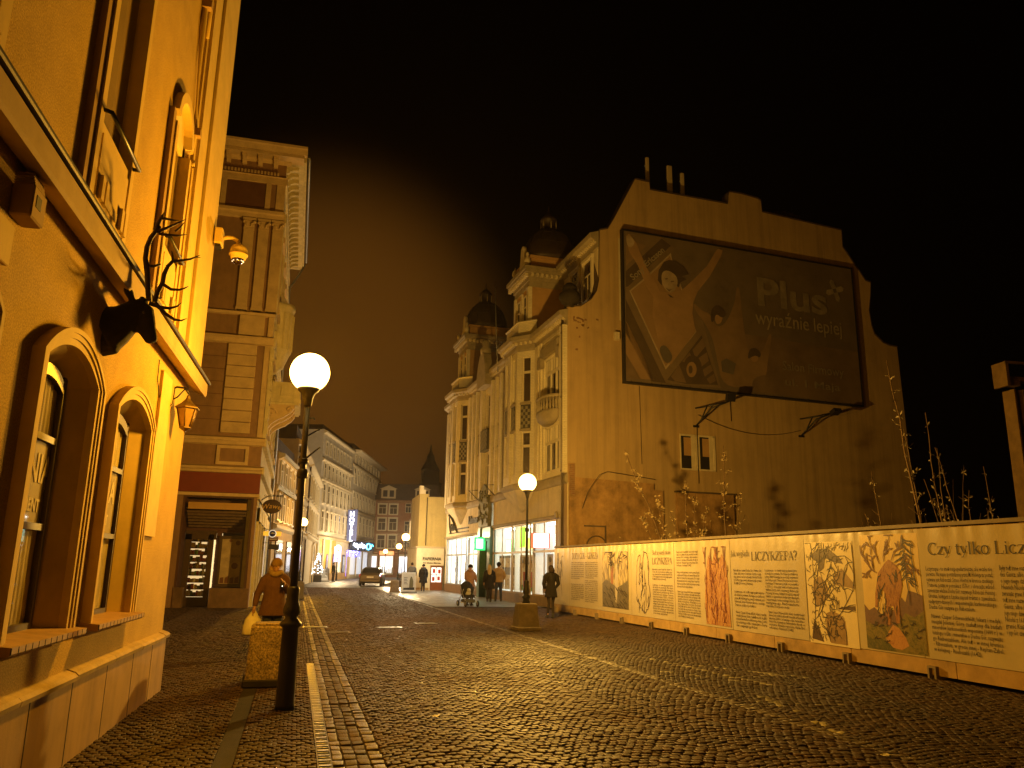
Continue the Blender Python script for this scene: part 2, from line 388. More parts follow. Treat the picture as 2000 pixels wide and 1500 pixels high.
# ------------------------------------------------------------------ ground, road, pavements
def flat(name, pts, mat, kind="structure"):
    o = MB().poly(pts).build(name, mat, None, fix=False); return tag(o, kind=kind)
def settmat(name, base, scale, rough):
    """far paving seen at a low angle: small setts from voronoi cells"""
    m, nt, out = newmat(name); L = nt.links.new
    bs = N(nt, "ShaderNodeBsdfPrincipled"); bs.inputs["Roughness"].default_value = rough
    tc = N(nt, "ShaderNodeTexCoord"); vo = N(nt, "ShaderNodeTexVoronoi", feature='DISTANCE_TO_EDGE', Scale=scale, Randomness=0.45); L(tc.outputs["Object"], vo.inputs["Vector"])
    vc = N(nt, "ShaderNodeTexVoronoi", Scale=scale, Randomness=0.45); L(tc.outputs["Object"], vc.inputs["Vector"])
    bw = N(nt, "ShaderNodeRGBToBW"); L(vc.outputs["Color"], bw.inputs[0])
    n1 = N(nt, "ShaderNodeTexNoise", Scale=0.5, Detail=6.0); L(tc.outputs["Object"], n1.inputs["Vector"])
    ad = N(nt, "ShaderNodeMath", operation='MULTIPLY_ADD'); L(bw.outputs[0], ad.inputs[0]); ad.inputs[1].default_value = 0.8; L(n1.outputs["Fac"], ad.inputs[2])
    mu = N(nt, "ShaderNodeMix", data_type='RGBA', blend_type='MULTIPLY'); mu.inputs[0].default_value = 1; mu.inputs[6].default_value = (*base, 1); L(ad.outputs[0], mu.inputs[7])
    L(mu.outputs[2], bs.inputs["Base Color"])
    mr = N(nt, "ShaderNodeMapRange"); mr.inputs[2].default_value = 0.12; L(vo.outputs["Distance"], mr.inputs[0])
    bp = N(nt, "ShaderNodeBump", Strength=0.7, Distance=0.02); L(mr.outputs[0], bp.inputs["Height"]); L(bp.outputs[0], bs.inputs["Normal"])
    L(bs.outputs[0], out.inputs[0]); return m
def stonemat(name, base, rough, var=0.6):
    """one granite sett differs from the next: colour and gloss per mesh island"""
    m, nt, out = newmat(name); L = nt.links.new
    bs = N(nt, "ShaderNodeBsdfPrincipled"); bs.inputs["Specular IOR Level"].default_value = 0.34
    ge = N(nt, "ShaderNodeNewGeometry"); tc = N(nt, "ShaderNodeTexCoord")
    n1 = N(nt, "ShaderNodeTexNoise", Scale=0.35, Detail=6.0, Roughness=0.7); L(tc.outputs["Object"], n1.inputs["Vector"])
    n2 = N(nt, "ShaderNodeTexNoise", Scale=70.0, Detail=3.0); L(tc.outputs["Object"], n2.inputs["Vector"])
    a = N(nt, "ShaderNodeMath", operation='MULTIPLY_ADD'); L(ge.outputs["Random Per Island"], a.inputs[0]); a.inputs[1].default_value = var; a.inputs[2].default_value = 1-var*0.7
    b = N(nt, "ShaderNodeMapRange"); b.inputs[1].default_value = 0.3; b.inputs[2].default_value = 0.7; b.inputs[3].default_value = 0.5; b.inputs[4].default_value = 1.35; L(n1.outputs["Fac"], b.inputs[0])
    c = N(nt, "ShaderNodeMath", operation='MULTIPLY'); L(a.outputs[0], c.inputs[0]); L(b.outputs[0], c.inputs[1])
    mu = N(nt, "ShaderNodeMix", data_type='RGBA', blend_type='MULTIPLY'); mu.inputs[0].default_value = 1; mu.inputs[6].default_value = (*base, 1); L(c.outputs[0], mu.inputs[7]); L(mu.outputs[2], bs.inputs["Base Color"])
    r = N(nt, "ShaderNodeMapRange"); r.inputs[1].default_value = 0.3; r.inputs[2].default_value = 0.7; r.inputs[3].default_value = rough-0.1; r.inputs[4].default_value = rough+0.14; L(n1.outputs["Fac"], r.inputs[0]); L(r.outputs[0], bs.inputs["Roughness"])
    bp = N(nt, "ShaderNodeBump", Strength=0.8, Distance=0.009); L(n2.outputs["Fac"], bp.inputs["Height"]); L(bp.outputs[0], bs.inputs["Normal"])
    L(bs.outputs[0], out.inputs[0]); return m
M_MORTAR = pm("joint_sand", (0.030, 0.021, 0.014), 0.95, 0.3, 5, 0.3, 80, 0.1)
M_SETT = stonemat("granite_setts", (0.068, 0.038, 0.020), 0.62)
M_SETTD = stonemat("basalt_setts", (0.066, 0.038, 0.022), 0.62)
M_SETTL = stonemat("pale_setts", (0.125, 0.096, 0.068), 0.5, 0.5)
M_CHALK = stonemat("whitened_setts", (0.42, 0.40, 0.35), 0.6, 0.5)
M_FAR = settmat("far_setts", (0.085, 0.075, 0.063), 9.0, 0.5)
M_SLAB = settmat("far_slabs", (0.20, 0.195, 0.18), 1.6, 0.4)
flat("ground", [(-400, -400, -.06), (400, -400, -.06), (400, 500, -.06), (-400, 500, -.06)], M_MORTAR)
flat("mortar_bed", [(-14, -6, -.015), (10.4, -6, -.015), (10.4, 60, -.015), (-14, 60, -.015)], M_MORTAR)
Y_N = 60.0
flat("far_road", [(.8, Y_N, 0), (5.6, Y_N, 0), (16, 118, 0), (-2, 118, 0)], M_FAR)
flat("far_pavement", [(-14, Y_N, 0), (.8, Y_N, 0), (-2, 118, 0), (-14, 118, 0)], M_FAR)
flat("shop_pavement", [(5.62, 33.0, 0.012), (10.7, 33.0, 0.012), (10.7, 62, 0.012), (5.62, 62, 0.012)], M_SLAB)

CH_LINES = [((6.5, 14.6), (6.9, 11.0)), ((6.6, 13.9), (7.9, 11.6)), ((6.7, 11.8), (7.7, 11.9)), ((6.2, 10.1), (5.6, 7.6)), ((5.9, 9.6), (6.8, 9.2)), ((6.0, 12.6), (6.6, 11.4))]
def near_line(x, y):
    for (ax, ay), (bx, by) in CH_LINES:
        dx, dy = bx-ax, by-ay; t = max(0, min(1, ((x-ax)*dx+(y-ay)*dy)/(dx*dx+dy*dy)))
        if math.hypot(x-ax-t*dx, y-ay-t*dy) < 0.05: return True
    return False
def setts(name, x0, x1, y0, y1, sx, sy, bow, period, mats, gap=0.012, alt=0.5, jit=0.012, chalk=False, z=0.0):
    """every sett a low domed stone; courses bow in segmental arcs"""
    mb = MB(); rnd = random.Random(hash(name) % 1000 if False else len(name)*7+3)
    nx = max(1, int(round((x1-x0)/sx))); sx = (x1-x0)/nx
    F = lambda u, v: (u, v + (bow*(1-(2*(((u-x0)/period) % 1.0)-1)**2) if bow else 0))
    ny = int((y1-y0+bow)/sy)
    V, Fc, Mi = [], [], []
    for j in range(ny):
        v0 = y0-bow+j*sy; off = (j % 2)*alt*sx
        for i in range(-1 if off else 0, nx):
            a = x0+i*sx+off; b = a+sx
            a = max(a, x0); b = min(b, x1)
            if b-a < 0.035: continue
            g = gap/2; q = []
            for (u, v) in ((a+g, v0+g), (b-g, v0+g), (b-g, v0+sy-g), (a+g, v0+sy-g)):
                px, py = F(min(max(u, x0+1e-4), x1-1e-4), v); q.append((px+rnd.uniform(-jit, jit)*.6, py+rnd.uniform(-jit, jit)))
            cx = sum(p[0] for p in q)/4; cy = sum(p[1] for p in q)/4
            if cy < y0-.1 or cy > y1: continue
            h = z+rnd.uniform(-.007, .005); tx, ty = rnd.uniform(-.05, .05), rnd.uniform(-.05, .05)
            k = len(V)
            for px, py in q: V.append((px, py, z-.022))
            for px, py in q:
                X, Y = cx+(px-cx)*.97, cy+(py-cy)*.97; V.append((X, Y, h-.0052+tx*(X-cx)+ty*(Y-cy)))
            for px, py in q:
                X, Y = cx+(px-cx)*.74, cy+(py-cy)*.74; V.append((X, Y, h-.001+tx*(X-cx)+ty*(Y-cy)))
            for a4 in range(4):
                b4 = (a4+1) % 4
                Fc.append((k+a4, k+b4, k+4+b4, k+4+a4)); Fc.append((k+4+a4, k+4+b4, k+8+b4, k+8+a4))
            Fc.append((k+8, k+9, k+10, k+11))
            mi = 1 if (chalk and near_line(cx, cy) and rnd.random() < .55) else 0
            Mi += [mi]*9
    me = bpy.data.meshes.new(name); me.from_pydata(V, [], Fc)
    for q in mats: me.materials.append(q)
    me.polygons.foreach_set("material_index", Mi)
    sm = []
    for i in range(len(Fc)//9): sm += [False, True]*4+[True]
    me.polygons.foreach_set("use_smooth", sm); me.update()
    o = bpy.data.objects.new(name, me); COL.objects.link(o); return tag(o, kind="structure")
setts("road", .86, 5.42, 4.5, Y_N, .095, .092, .21, 1.52, [M_SETT], gap=.014, jit=.022)
setts("sett_row", 5.42, 5.58, 4.0, Y_N, .16, .13, 0, 1, [M_SETTL])
setts("right_pavement", 5.58, 10.02, 6.0, 33.0, .094, .088, .17, 1.48, [M_SETTD, M_CHALK], chalk=True)
setts("gutter", .52, .74, 4.0, Y_N, .11, .19, 0, 1, [M_SETT], alt=0, z=-.004)
setts("gutter_row", .42, .52, 4.0, Y_N, .10, .20, 0, 1, [M_SETTL], alt=0)
setts("gutter_edge_row", .30, .42, 14.4, Y_N, .06, .12, 0, 1, [M_SETT], alt=0)
setts("road_edge_row", .74, .86, 4.0, Y_N, .12, .17, 0, 1, [M_SETTL], alt=0)
setts("left_pavement", -.38, .30, 4.0, Y_N, .085, .08, .05, .68, [M_SETT])
setts("lane_pavement", -1.95, -.54, 4.0, 12.4, .082, .078, .12, .705, [M_SETTD])
setts("lane_paving", -4.6, -.54, 12.4, 34.0, .10, .095, .2, 1.3, [M_SETTD])
M_ASPH = pm("dark_asphalt", (0.028, 0.024, 0.020), 0.8, 0.3, 6, 0.35, 120, 0.3)
flat("asphalt_strip", [(-.54, 3, -.004), (-.38, 3, -.004), (-.38, 60, -.004), (-.54, 60, -.004)], M_ASPH)
flat("lane_asphalt", [(-14, 12.4, -.006), (-4.6, 12.4, -.006), (-4.6, 34, -.006), (-14, 34, -.006)], M_ASPH)
# slot drain with wet steel slats along the gutter
dr = empty("slot_drain", (.36, 0, 0), 0, "narrow wet steel slot drain running along the left gutter", "drain")
mb = MB()
for i in range(150): 
    y = 5.0+i*.062; mb.box(-.05, .05, y, y+.046, -.02, .002+.003*((i*7) % 3))
mb.build("grate", pm("wet_steel", (0.15, 0.17, 0.21), 0.32, 0.3, 9, 0.2, 60, 0.6, metal=0.7), dr)
mb = MB(); mb.box(-.062, -.052, 5, 14.3, -.03, .004); mb.box(.052, .06, 5, 14.3, -.03, .004); mb.build("frame", M_DARK, dr)
# iron covers let into the paving
for (x, y, a, lab) in ((.62, 22.3, 0, "small rectangular drain grate in the gutter by the pale sett row"), (2.55, 22.06, .1, "flat rectangular iron cover in the road, nearer of two"), (3.75, 23.55, .1, "flat rectangular iron cover in the road, farther right of two"), (1.1, 20.6, 0, "pale stone slab cover across the gutter rows")):
    c = empty("drain_cover", (x, y, .004), a, lab, "drain cover")
    mb = MB(); mb.bevbox(-.32, .32, -.25, .25, 0, .006, .002); mb.build("rim", M_DARK if 'slab' not in lab else M_SETTL, c)
    mb = MB()
    for k in range(7): mb.box(-.27, .27, -.21+k*.062, -.18+k*.062, .006, .009)
    mb.build("ribs", M_GREYM if 'slab' not in lab else M_SETTL, c)
for (x, y, a, lab) in ((5.32, 6.62, .4, "crumpled scrap of white paper on the setts at the bottom edge"), (1.62, 9.2, 1.1, "tiny white paper scrap beside the gutter"),):
    mb = MB(); n = 5
    vs = [(.045*(i-2)/2*(1+.2*random.random()), .03*(j-2)/2, .006+.010*random.random()) for j in range(n) for i in range(n)]
    mb.add(vs, [(j*n+i, j*n+i+1, (j+1)*n+i+1, (j+1)*n+i) for j in range(n-1) for i in range(n-1)], 0)
    o = mb.build("litter", M_WHITE, None); o.location = (x, y, .004); o.rotation_euler = (0, 0, a); tag(o, lab, "litter")

# ------------------------------------------------------------------ street lamps
def globe_mat(name, col, s):
    """opal glass globe: glows and lets the lamp inside shine through"""
    m, nt, out = newmat(name); L = nt.links.new
    e = N(nt, "ShaderNodeEmission", Strength=s); e.inputs[0].default_value = (*col, 1)
    t = N(nt, "ShaderNodeBsdfTransparent"); a = N(nt, "ShaderNodeAddShader"); L(e.outputs[0], a.inputs[0]); L(t.outputs[0], a.inputs[1]); L(a.outputs[0], out.inputs[0])
    return m
M_GLOBE = globe_mat("lit_opal_globe", (1.0, 0.62, 0.16), 7.0)
def lamp_light(parent, z, power, col, smooth, exp='Quadratic'):
    ld = bpy.data.lights.new("lamp_light", 'POINT'); ld.energy = power; ld.shadow_soft_size = 0.16; ld.color = (1, 1, 1)
    ld.use_nodes = True; nt = ld.node_tree; nt.nodes.clear()
    e = N(nt, "ShaderNodeEmission"); e.inputs[0].default_value = (*col, 1); f = N(nt, "ShaderNodeLightFalloff", Strength=1.0, Smooth=smooth)
    nt.links.new(f.outputs[exp], e.inputs[1]); o = N(nt, "ShaderNodeOutputLight"); nt.links.new(e.outputs[0], o.inputs[0])
    lo = bpy.data.objects.new("lamp_light", ld); COL.objects.link(lo); lo.location = (0, 0, z); lo.parent = parent
    return lo
def lamp_parts(root, zg, zb, slim, hooks):
    """round opal globe on a slender post with a cast-iron foot"""
    p = MB()
    p.lathe([(.044*slim, zb), (.042*slim, zb+(zg-zb)*.45), (.038*slim, zg-1.15), (.036*slim, zg-.42)], seg=14)
    p.lathe([(.058*slim, zb+(zg-zb)*.52), (.068*slim, zb+(zg-zb)*.53), (.068*slim, zb+(zg-zb)*.545), (.056*slim, zb+(zg-zb)*.56)], seg=14)
    p.lathe([(.040*slim, zg-.44), (.052*slim, zg-.40), (.060, zg-.33), (.085, zg-.27), (.13, zg-.235), (.135, zg-.20), (.10, zg-.195)], seg=18)
    if hooks:
        p.lathe([(.046, zg-1.15), (.060, zg-1.13), (.060, zg-1.10), (.044, zg-1.08)], seg=14)
        p.tube([(.03, 0, zg-1.08), (.13, -.02, zg-.99), (.19, -.03, zg-.94)], .012, 6); p.tube([(.03, 0, zg-.80), (.12, 0, zg-.74), (.17, .02, zg-.71)], .012, 6)
        p.tube([(.03, 0, zg-.58), (.09, 0, zg-.575), (.10, 0, zg-.60)], .010, 6)
    p.build("post", M_DARK, root)
    if zb > 0.0:
        f = MB()
        k = .114 if slim >= 1 else .11
        f.lathe([(.06, zb+.16), (.075, zb+.13), (k*.62, zb+.05), (k*.66, zb-.02), (k*.86, zb-.09), (k*.86, zb-.14), (k*.6, zb-.20), (k*1.05, zb-.25), (k*1.12, zb-.28), (k*.80, zb-.31), (k*.86, zb-.62), (k*.93, .05), (k*1.0, 0)], seg=18)
        f.build("foot", M_DARK, root)
    g = MB(); g.ball((0, 0, zg), .245, seg=28, rings=18); g.build("globe", M_GLOBE, root)
LAMPG = "round globe street lamps along the street"
def street_lamp(x, y, z0, zg, label, power, zb, slim=1.0, hooks=False, col=LAMPCOL, smooth=LAMPSMOOTH, exp='Quadratic'):
    r = empty("street_lamp", (x, y, z0), 0, label, "street lamp", LAMPG)
    lamp_parts(r, zg, zb, slim, hooks); lamp_light(r, zg, power, col, smooth, exp); return r
street_lamp(0, 9.97, 0, 3.96, "nearest street lamp with a big glowing globe and thick black foot beside the stone block", P_L1, 1.2, 1.0, True)
street_lamp(6.02, 21.0, .70, 3.20, "street lamp on a tapered concrete block in front of the bright shop windows", P_L2, .42, .85, smooth=20, col=(1.0, .53, .085))
street_lamp(.28, 48.2, .62, 3.36, "street lamp whose globe peeks out right behind the nearest lamp's post", 3500, .4, .8, smooth=80)
FARL = [(.62, 76, 0, 3.48, "small globe lamp lower down behind the nearest lamp's post"), (4.15, 85, 0, 3.35, "globe lamp on a black post in front of the yellow hotel wall"),
        (8.75, 71.5, 0, 3.25, "globe lamp right of the parked car, lower of the close pair"), (6.72, 51.6, 0, 3.38, "tallest globe lamp behind the folding sign, higher of the close pair"),
        (9.65, 91, 0, 3.12, "globe lamp glowing above the parked car's roof")]
for x, y, z0, zg, lab in FARL: street_lamp(x, y, z0, zg, lab, (500 if x < 1 else (1700 if y < 55 else P_FAR if y < 80 else 2400)), .9, .8, col=LAMPCOL2, smooth=10)

# concrete blocks
M_AGG = pm("exposed_aggregate", (0.40, 0.31, 0.18), 0.85, 0.4, 9, 0.9, 38, 0.3, speck=0.75)
M_CONC = pm("worn_concrete", (0.26, 0.22, 0.18), 0.8, 0.3, 5, 0.5, 60, 0.3, dirt=0.3)
def block(x, y, w, d, h, taper, mat, rz, label, rim=True):
    r = empty("concrete_block", (x, y, 0), rz, label, "concrete block", "concrete blocks beside the lamps")
    mb = MB(); mb.bevbox(-w/2, w/2, -d/2, d/2, .05, h, .025, top=taper); mb.build("body", mat, r)
    mb = MB(); mb.bevbox(-w/2-.03, w/2+.03, -d/2-.03, d/2+.03, 0, .10, .015); mb.build("base", M_CONC if mat is not M_AGG else M_ASPH, r)
    if rim:
        mb = MB(); mb.bevbox(-w/2*taper+.05, w/2*taper-.05, -d/2*taper+.05, d/2*taper-.05, h, h+.03, .01); mb.build("top", mat, r)
    return r
block(-.27, 11.95, .56, .56, .79, .90, M_AGG, .03, "speckled aggregate stone block behind the nearest lamp's foot")
block(6.02, 21.0, .60, .60, .70, .80, M_CONC, .05, "smooth tapered concrete block carrying the lamp near the display fence", False)
block(6.0, 50.3, .52, .52, .72, .88, M_CONC, 0, "pale round-cornered concrete block left of the folding sign")
block(.30, 40.0, .40, .40, .78, .9, M_CONC, 0, "narrow pale concrete block just right of the nearest lamp's post")
# ------------------------------------------------------------------ yellow corner house on the left
LA, LB = (-1.87, 4.0), (-1.62, 11.6)
CB = wall_frame("corner_house", LA, LB, "rough yellow plastered corner house with arched ground-floor windows and a mounted stag head", "house")
S1 = 7.62                                            # the street corner
holesG = [(1.92, 3.17, 1.10, 3.02, .18), (3.92, 5.32, 1.10, 3.02, .18), (-.35, .90, 1.10, 3.02, .18)]
mb = MB()
pierced(mb, -6, S1, .6, 4.0, holesG, 0, .17, 0, 1, .24)
mb.add([(S1, 0, .6), (S1, 9, .6), (S1, 9, 4.0), (S1, 0, 4.0)], [(0, 1, 2, 3)], 0)
mb.build("lower_wall", [M_PLY, M_PLYS], CB)
# upper floor
UW = [(2.28, 3.22, 4.62, 9.4, .25), (4.80, 5.58, 4.75, 6.45, .45), (-.6, .4, 4.62, 9.4, .25)]
mb = MB()
pierced(mb, -6, 6.42, 4.0, 15, UW, 0, .16, 0, 1)
mb.build("upper_wall", [M_PLY, M_PLYS], CB)
# corner pilaster of smooth render, two stepped strips
mb = MB()
mb.box(5.98, 6.08, -.03, .0, 4.1, 15); mb.box(6.08, 6.56, -.07, .0, 4.1, 15); mb.box(6.59, S1+.10, -.11, .0, 4.1, 15)
mb.box(S1-.2, S1+.10, .0, 9, 4.1, 15)
mb.build("corner_pilaster", M_PLYS, CB)
# plinth
mb = MB(); mb.box(-6, S1+.05, -.05, .0, -.05, .66)
mb.box(S1-.0, S1+.05, .0, 9, -.05, .66)
for x in (-3.9, -2.4, -1.2, .1, 1.5, 2.6, 3.6, 4.7, 5.8, 6.8): mb.box(x, x+.012, -.0525, -.05, 0, .66, 1)
mb.build("plinth", [M_PLINTH, M_ASPH], CB)
mb = MB(); rnd = random.Random(3); x = -6
while x < S1:
    x2 = min(x+rnd.uniform(.9, 1.5), S1+.08)
    dz = rnd.uniform(-.004, .006)
    moulding(mb, [(0, .66+dz), (.085, .655+dz), (.095, .69+dz), (.07, .715+dz), (0, .74+dz)], x, x2-.014, -1); x = x2
mb.build("plinth_ledge", pm("ledge_stone", (.48, .36, .18), .8, .25, 4, .4, 40, .3, dirt=.3), CB)
# string cornice above the ground floor
mb = MB()
moulding(mb, [(0, 4.02), (.03, 3.99), (.19, 3.92), (.205, 3.95), (.205, 4.10), (0, 4.18)], -6, S1+.22, -1)
mb.build("cornice", pm("cornice_render", (.50, .37, .18), .8, .15, 3, .1, 60, .25, dirt=.2), CB)
mb = MB()
moulding(mb, [(0, 4.19), (.235, 4.105), (.245, 4.115), (.245, 4.135), (0, 4.215)], -6, S1+.26, -1)
mb.build("zinc_flashing", pm("zinc_sheet", (.035, .03, .028), .55, .3, 6, .1, 60, .5), CB)

def arched_surround(parent, a, b, z0, zs, rise, g, mat, name="surround"):
    """flat band with a stepped archivolt round an opening"""
    mb = MB()
    for (e0, e1, pj) in ((.0, g*.40, .062), (g*.40, g*.72, .074), (g*.72, g, .085)):
        mb.box(a-e1, a-e0, -pj, 0, z0, zs); mb.box(b+e0, b+e1, -pj, 0, z0, zs)
        n = 18; half = (b-a)/2; cx = (a+b)/2
        def curve(e):
            h2 = half+e; return [(cx+h2*(2*k/n-1), zs+arch(2*k/n-1, rise+e*.9, h2)) for k in range(n+1)]
        c0, c1 = curve(e0), curve(e1)
        for k in range(n):
            p = [(c0[k][0], c0[k][1]), (c0[k+1][0], c0[k+1][1]), (c1[k+1][0], c1[k+1][1]), (c1[k][0], c1[k][1])]
            mb.prism_xz(p, -pj, 0)
    return mb.build(name, mat, parent)
M_CURT = pm("net_curtain", (.62, .56, .42), .9, .25, 2.2, .3, 14, .1)
M_FOIL = pm("frosted_film", (.40, .33, .20), .6, .1, 3, .05, 40, .3)
M_LET = pm("pale_lettering", (.78, .70, .48), .6, .05, 4, 0, 40, .3)
M_SILL = pm("sill_tiles", (.36, .22, .11), .6, .25, 6, .2, 50, .4)
for wi, (a, b, z0, zs, rise) in enumerate(holesG):
    sr = arched_surround(CB, a, b, z0-.04, zs, rise, .15, M_PLYS, "window_surround")
    mb = MB(); 
    moulding(mb, [(-.22, 1.06), (.15, 1.03), (.165, 1.045), (.165, 1.085), (-.22, 1.125)], a-.19, b+.19, -1)
    nt_ = int((b-a+.38)/.12)
    sl = mb.build("sill", M_SILL, CB)
    mb = MB()
    for k in range(nt_+1):
        x = a-.19+k*(b-a+.38)/nt_; mb.box(x-.004, x+.004, -.167, -.16, 1.04, 1.084)
    build_split(mb, "tile_joint", M_ASPH, sl)
    # dark casement set back in the splayed reveal
    a, b, zs, rise = a+.24, b-.24, zs-.06, rise*.62
    top = zs+rise; fr = MB(); fw = .06; y0, y1 = .11, .165
    fr.box(a, a+fw, y0, y1, z0, top-.03); fr.box(b-fw, b, y0, y1, z0, top-.03); fr.box(a+fw, b-fw, y0, y1, z0, z0+fw)
    for zz in (1.86, 2.52): fr.box(a+fw, b-fw, y0+.004, y1-.004, zz-.025, zz+.025)
    n = 12
    for k in range(n):
        u0, u1 = 2*k/n-1, 2*(k+1)/n-1; h = (b-a)/2; cx = (a+b)/2
        t0, t1 = zs+arch(u0, rise, h), zs+arch(u1, rise, h)
        fr.prism_xz([(cx+u0*h, t0-.09), (cx+u1*h, t1-.09), (cx+u1*h, t1), (cx+u0*h, t0)], y0, y1)
    W = fr.build("window", M_WOODD, CB)
    mb = MB(); mb.box(a+.06, b-.06,   .132, .137, z0+.06, top-.09); mb.build("pane", M_CLEAR, W)
    mb = MB(); mb.box(a+.05, b-.05,   .146, .152, 1.89, 2.50); fo = mb.build("frosted_band", M_FOIL, W)
    cu = MB(); n = 44
    vs = []; 
    for (zb, zt) in ((z0+.05, 1.85), (2.53, top-.05)):
        base = len(cu.v); vv = []
        for j in range(6):
            z = zb+(zt-zb)*j/5
            for k in range(n+1):
                vv.append((a+.05+(b-a-.1)*k/n, .158+.006*math.sin(k*1.15+.7*math.sin(j*.7+k*.13))+.004*math.sin(k*2.9), z))
        cu.add(vv, [(j*(n+1)+k, j*(n+1)+k+1, (j+1)*(n+1)+k+1, (j+1)*(n+1)+k) for j in range(5) for k in range(n)], 0, True)
    cu.build("curtain", M_CURT, W, fix=False)
    if wi == 0:
        text("RNIA", .30, M_LET, W, (a+.12, .142, 2.19), xs=.95, bold=.006); text("ELEMENT", .135, M_LET, W, (a+.10, .142, 1.97), xs=.95, bold=.004)
    elif wi == 1:
        text("RNIA", .30, M_LET, W, (a+.12, .142, 2.19), xs=.95, bold=.006); text("ELEMENT", .135, M_LET, W, (a+.10, .142, 1.97), xs=.95, bold=.004)
# shallow raised panel between the window and the corner
mb = MB(); mb.box(5.72, 6.28, -.035, 0, 1.90, 3.80); mb.build("wall_panel", M_PLYS, CB)
# upper windows: tan outer band, cream frame, blind, apron with rail
for wi, (a, b, z0, zs, rise) in enumerate(UW):
    top = zs+rise
    mb = MB(); zlo = 4.24
    mb.box(a-.22, a-.10, -.055, 0, zlo, zs+.1); mb.box(b+.10, b+.19, -.03, 0, zlo, zs+.1)
    build_split(mb, "outer_band", M_PLYD, CB)
    mb = MB(); mb.box(a-.10, a, -.075, 0, zlo, zs); mb.box(b, b+.10, -.07, 0, zlo, zs)
    if wi == 1:
        n = 16; half = (b-a)/2+.10; cx = (a+b)/2
        c0 = [(cx+(half-.10)*(2*k/n-1), zs+arch(2*k/n-1, rise, half-.10)) for k in range(n+1)]
        c1 = [(cx+half*(2*k/n-1), zs+arch(2*k/n-1, rise+.12, half)) for k in range(n+1)]
        for k in range(n): mb.prism_xz([c0[k], c0[k+1], c1[k+1], c1[k]], -.08, 0)
    mb.build("window_frame", M_PLYS, CB)
    mb = MB(); mb.box(a, b, .06, .08, z0+.0, top-.02)
    bl = mb.build("blind", pm("drawn_blind", (.34, .25, .12), .85, .1, 2, .05, 40, .2), CB)
    mb = MB(); mb.box(a, b, .040, .046, z0, top-.02); mb.build("pane", M_CLEAR, bl)
    if wi == 1:
        mb = MB(); n = 12; cx = (a+b)/2; h = (b-a)/2
        mb.prism_xz([(a, zs)]+[(cx+h*(2*k/n-1), zs+arch(2*k/n-1, rise, h)-.005) for k in range(n+1)]+[(b, zs)], .02, .06)
        mb.build("arch_infill", pm("tympanum_cream", (.80, .66, .32), .8, .08, 3, .05, 60, .2), CB)
    ap = MB(); ap.box(a, b, -.05, .06, 4.26, 4.62+.42); ap.box(a+.06, b-.06, -.07, -.05, 4.34, 4.94)
    for k in (0.12, .24, .78, .9): 
        x = a+(b-a)*k; ap.box(x, x+.07, -.10, -.07, 4.40, 4.60)
    ap.box(a+.30, b-.30, -.085, -.07, 4.42, 4.50)
    A_ = ap.build("apron", M_PLYS, CB)
    mb = MB(); mb.tube([(a-.04, -.02, 5.10), (a-.02, -.13, 5.08), (b+.02, -.13, 5.08), (b+.04, -.02, 5.10)], .018, 8); mb.build("rail", M_DARK, A_)
# stucco ribbons climbing from the arched window
def plume(pts, w, name="stucco_ribbon"):
    mb = MB(); mb.tube([(x, -.035, z) for x, z in pts], [w*(.6+.4*math.sin(i*1.9)) for i in range(len(pts))], 8); return mb.build(name, M_PLYS, CB)
plume([(5.78, 6.62), (5.82, 6.95), (5.78, 7.25), (5.66, 7.7), (5.58, 8.3), (5.62, 9.2), (5.55, 10.2), (5.5, 11.4)], .04)
plume([(5.98, 6.62), (5.90, 6.50), (5.96, 6.54)], .035)
plume([(5.95, 8.4), (5.93, 8.9), (5.90, 9.6), (5.86, 10.6), (5.84, 11.6)], .03)
mb = MB()
for x, z in ((5.58, 8.62), (5.98, 9.25), (5.80, 6.92)): mb.box(x-.05, x+.05, -.12, 0, z-.05, z+.05, 0, None)
build_split(mb, "stucco_boss", M_PLYD, CB)

# ------------------------------------------------------------------ things fixed on the corner house
def at_left(s, d, z):
    u = Vector((LB[0]-LA[0], LB[1]-LA[1], 0)).normalized(); n = Vector((u.y, -u.x, 0))
    return Vector((LA[0], LA[1], 0))+u*s+n*d+Vector((0, 0, z))
RZL = math.atan2(LB[1]-LA[1], LB[0]-LA[0])
# stag head: local x along the wall, -y out from it
sh = empty("stag_head", at_left(3.40, 0, 3.60), RZL, "black stag head with big branching antlers mounted on the yellow wall", "stag head")
mb = MB()
def E_(mb, c, r, q=(1, 1, 1)): mb.ball(c, r, 0, 14, 9, *q)
q = lambda pts: [(-.03, -d, z) for d, z in pts]
mb.tube(q([(-.02, .0), (.08, .05), (.15, .11), (.21, .17), (.27, .20)]), [.235, .18, .14, .118, .10], 16)
mb.tube(q([(-.02, -.12), (.05, -.12), (.11, -.03)]), [.13, .11, .08], 12)
mb.tube(q([(.24, .21), (.29, .175), (.32, .10), (.352, .02), (.378, -.055), (.392, -.085)]), [.088, .092, .075, .056, .050, .042], 14)
mb.tube(q([(.22, .12), (.28, .05), (.335, -.03), (.365, -.085)]), [.07, .055, .042, .034], 10)
for sx in (-1, 1):
    mb.tube([(-.03+.07*sx, -.20, .26), (-.03+.13*sx, -.17, .33), (-.03+.19*sx, -.14, .385)], [.026, .042, .010], 8)
    E_(mb, (-.03+.068*sx, -.295, .155), .03)
    mb.tube([(-.03+.045*sx, -.255, .25), (-.03+.05*sx, -.285, .31)], [.036, .03], 8)
M_HIDE = pm("black_hide", (.020, .013, .009), .8, .3, 9, .5, 90, .25)
hb = blob(mb, .014, "head", M_HIDE, sh, 4)
mb = MB()
for sx in (-1, 1): mb.ball((-.03+.088*sx, -.305, .158), .015, 0, 10, 8)
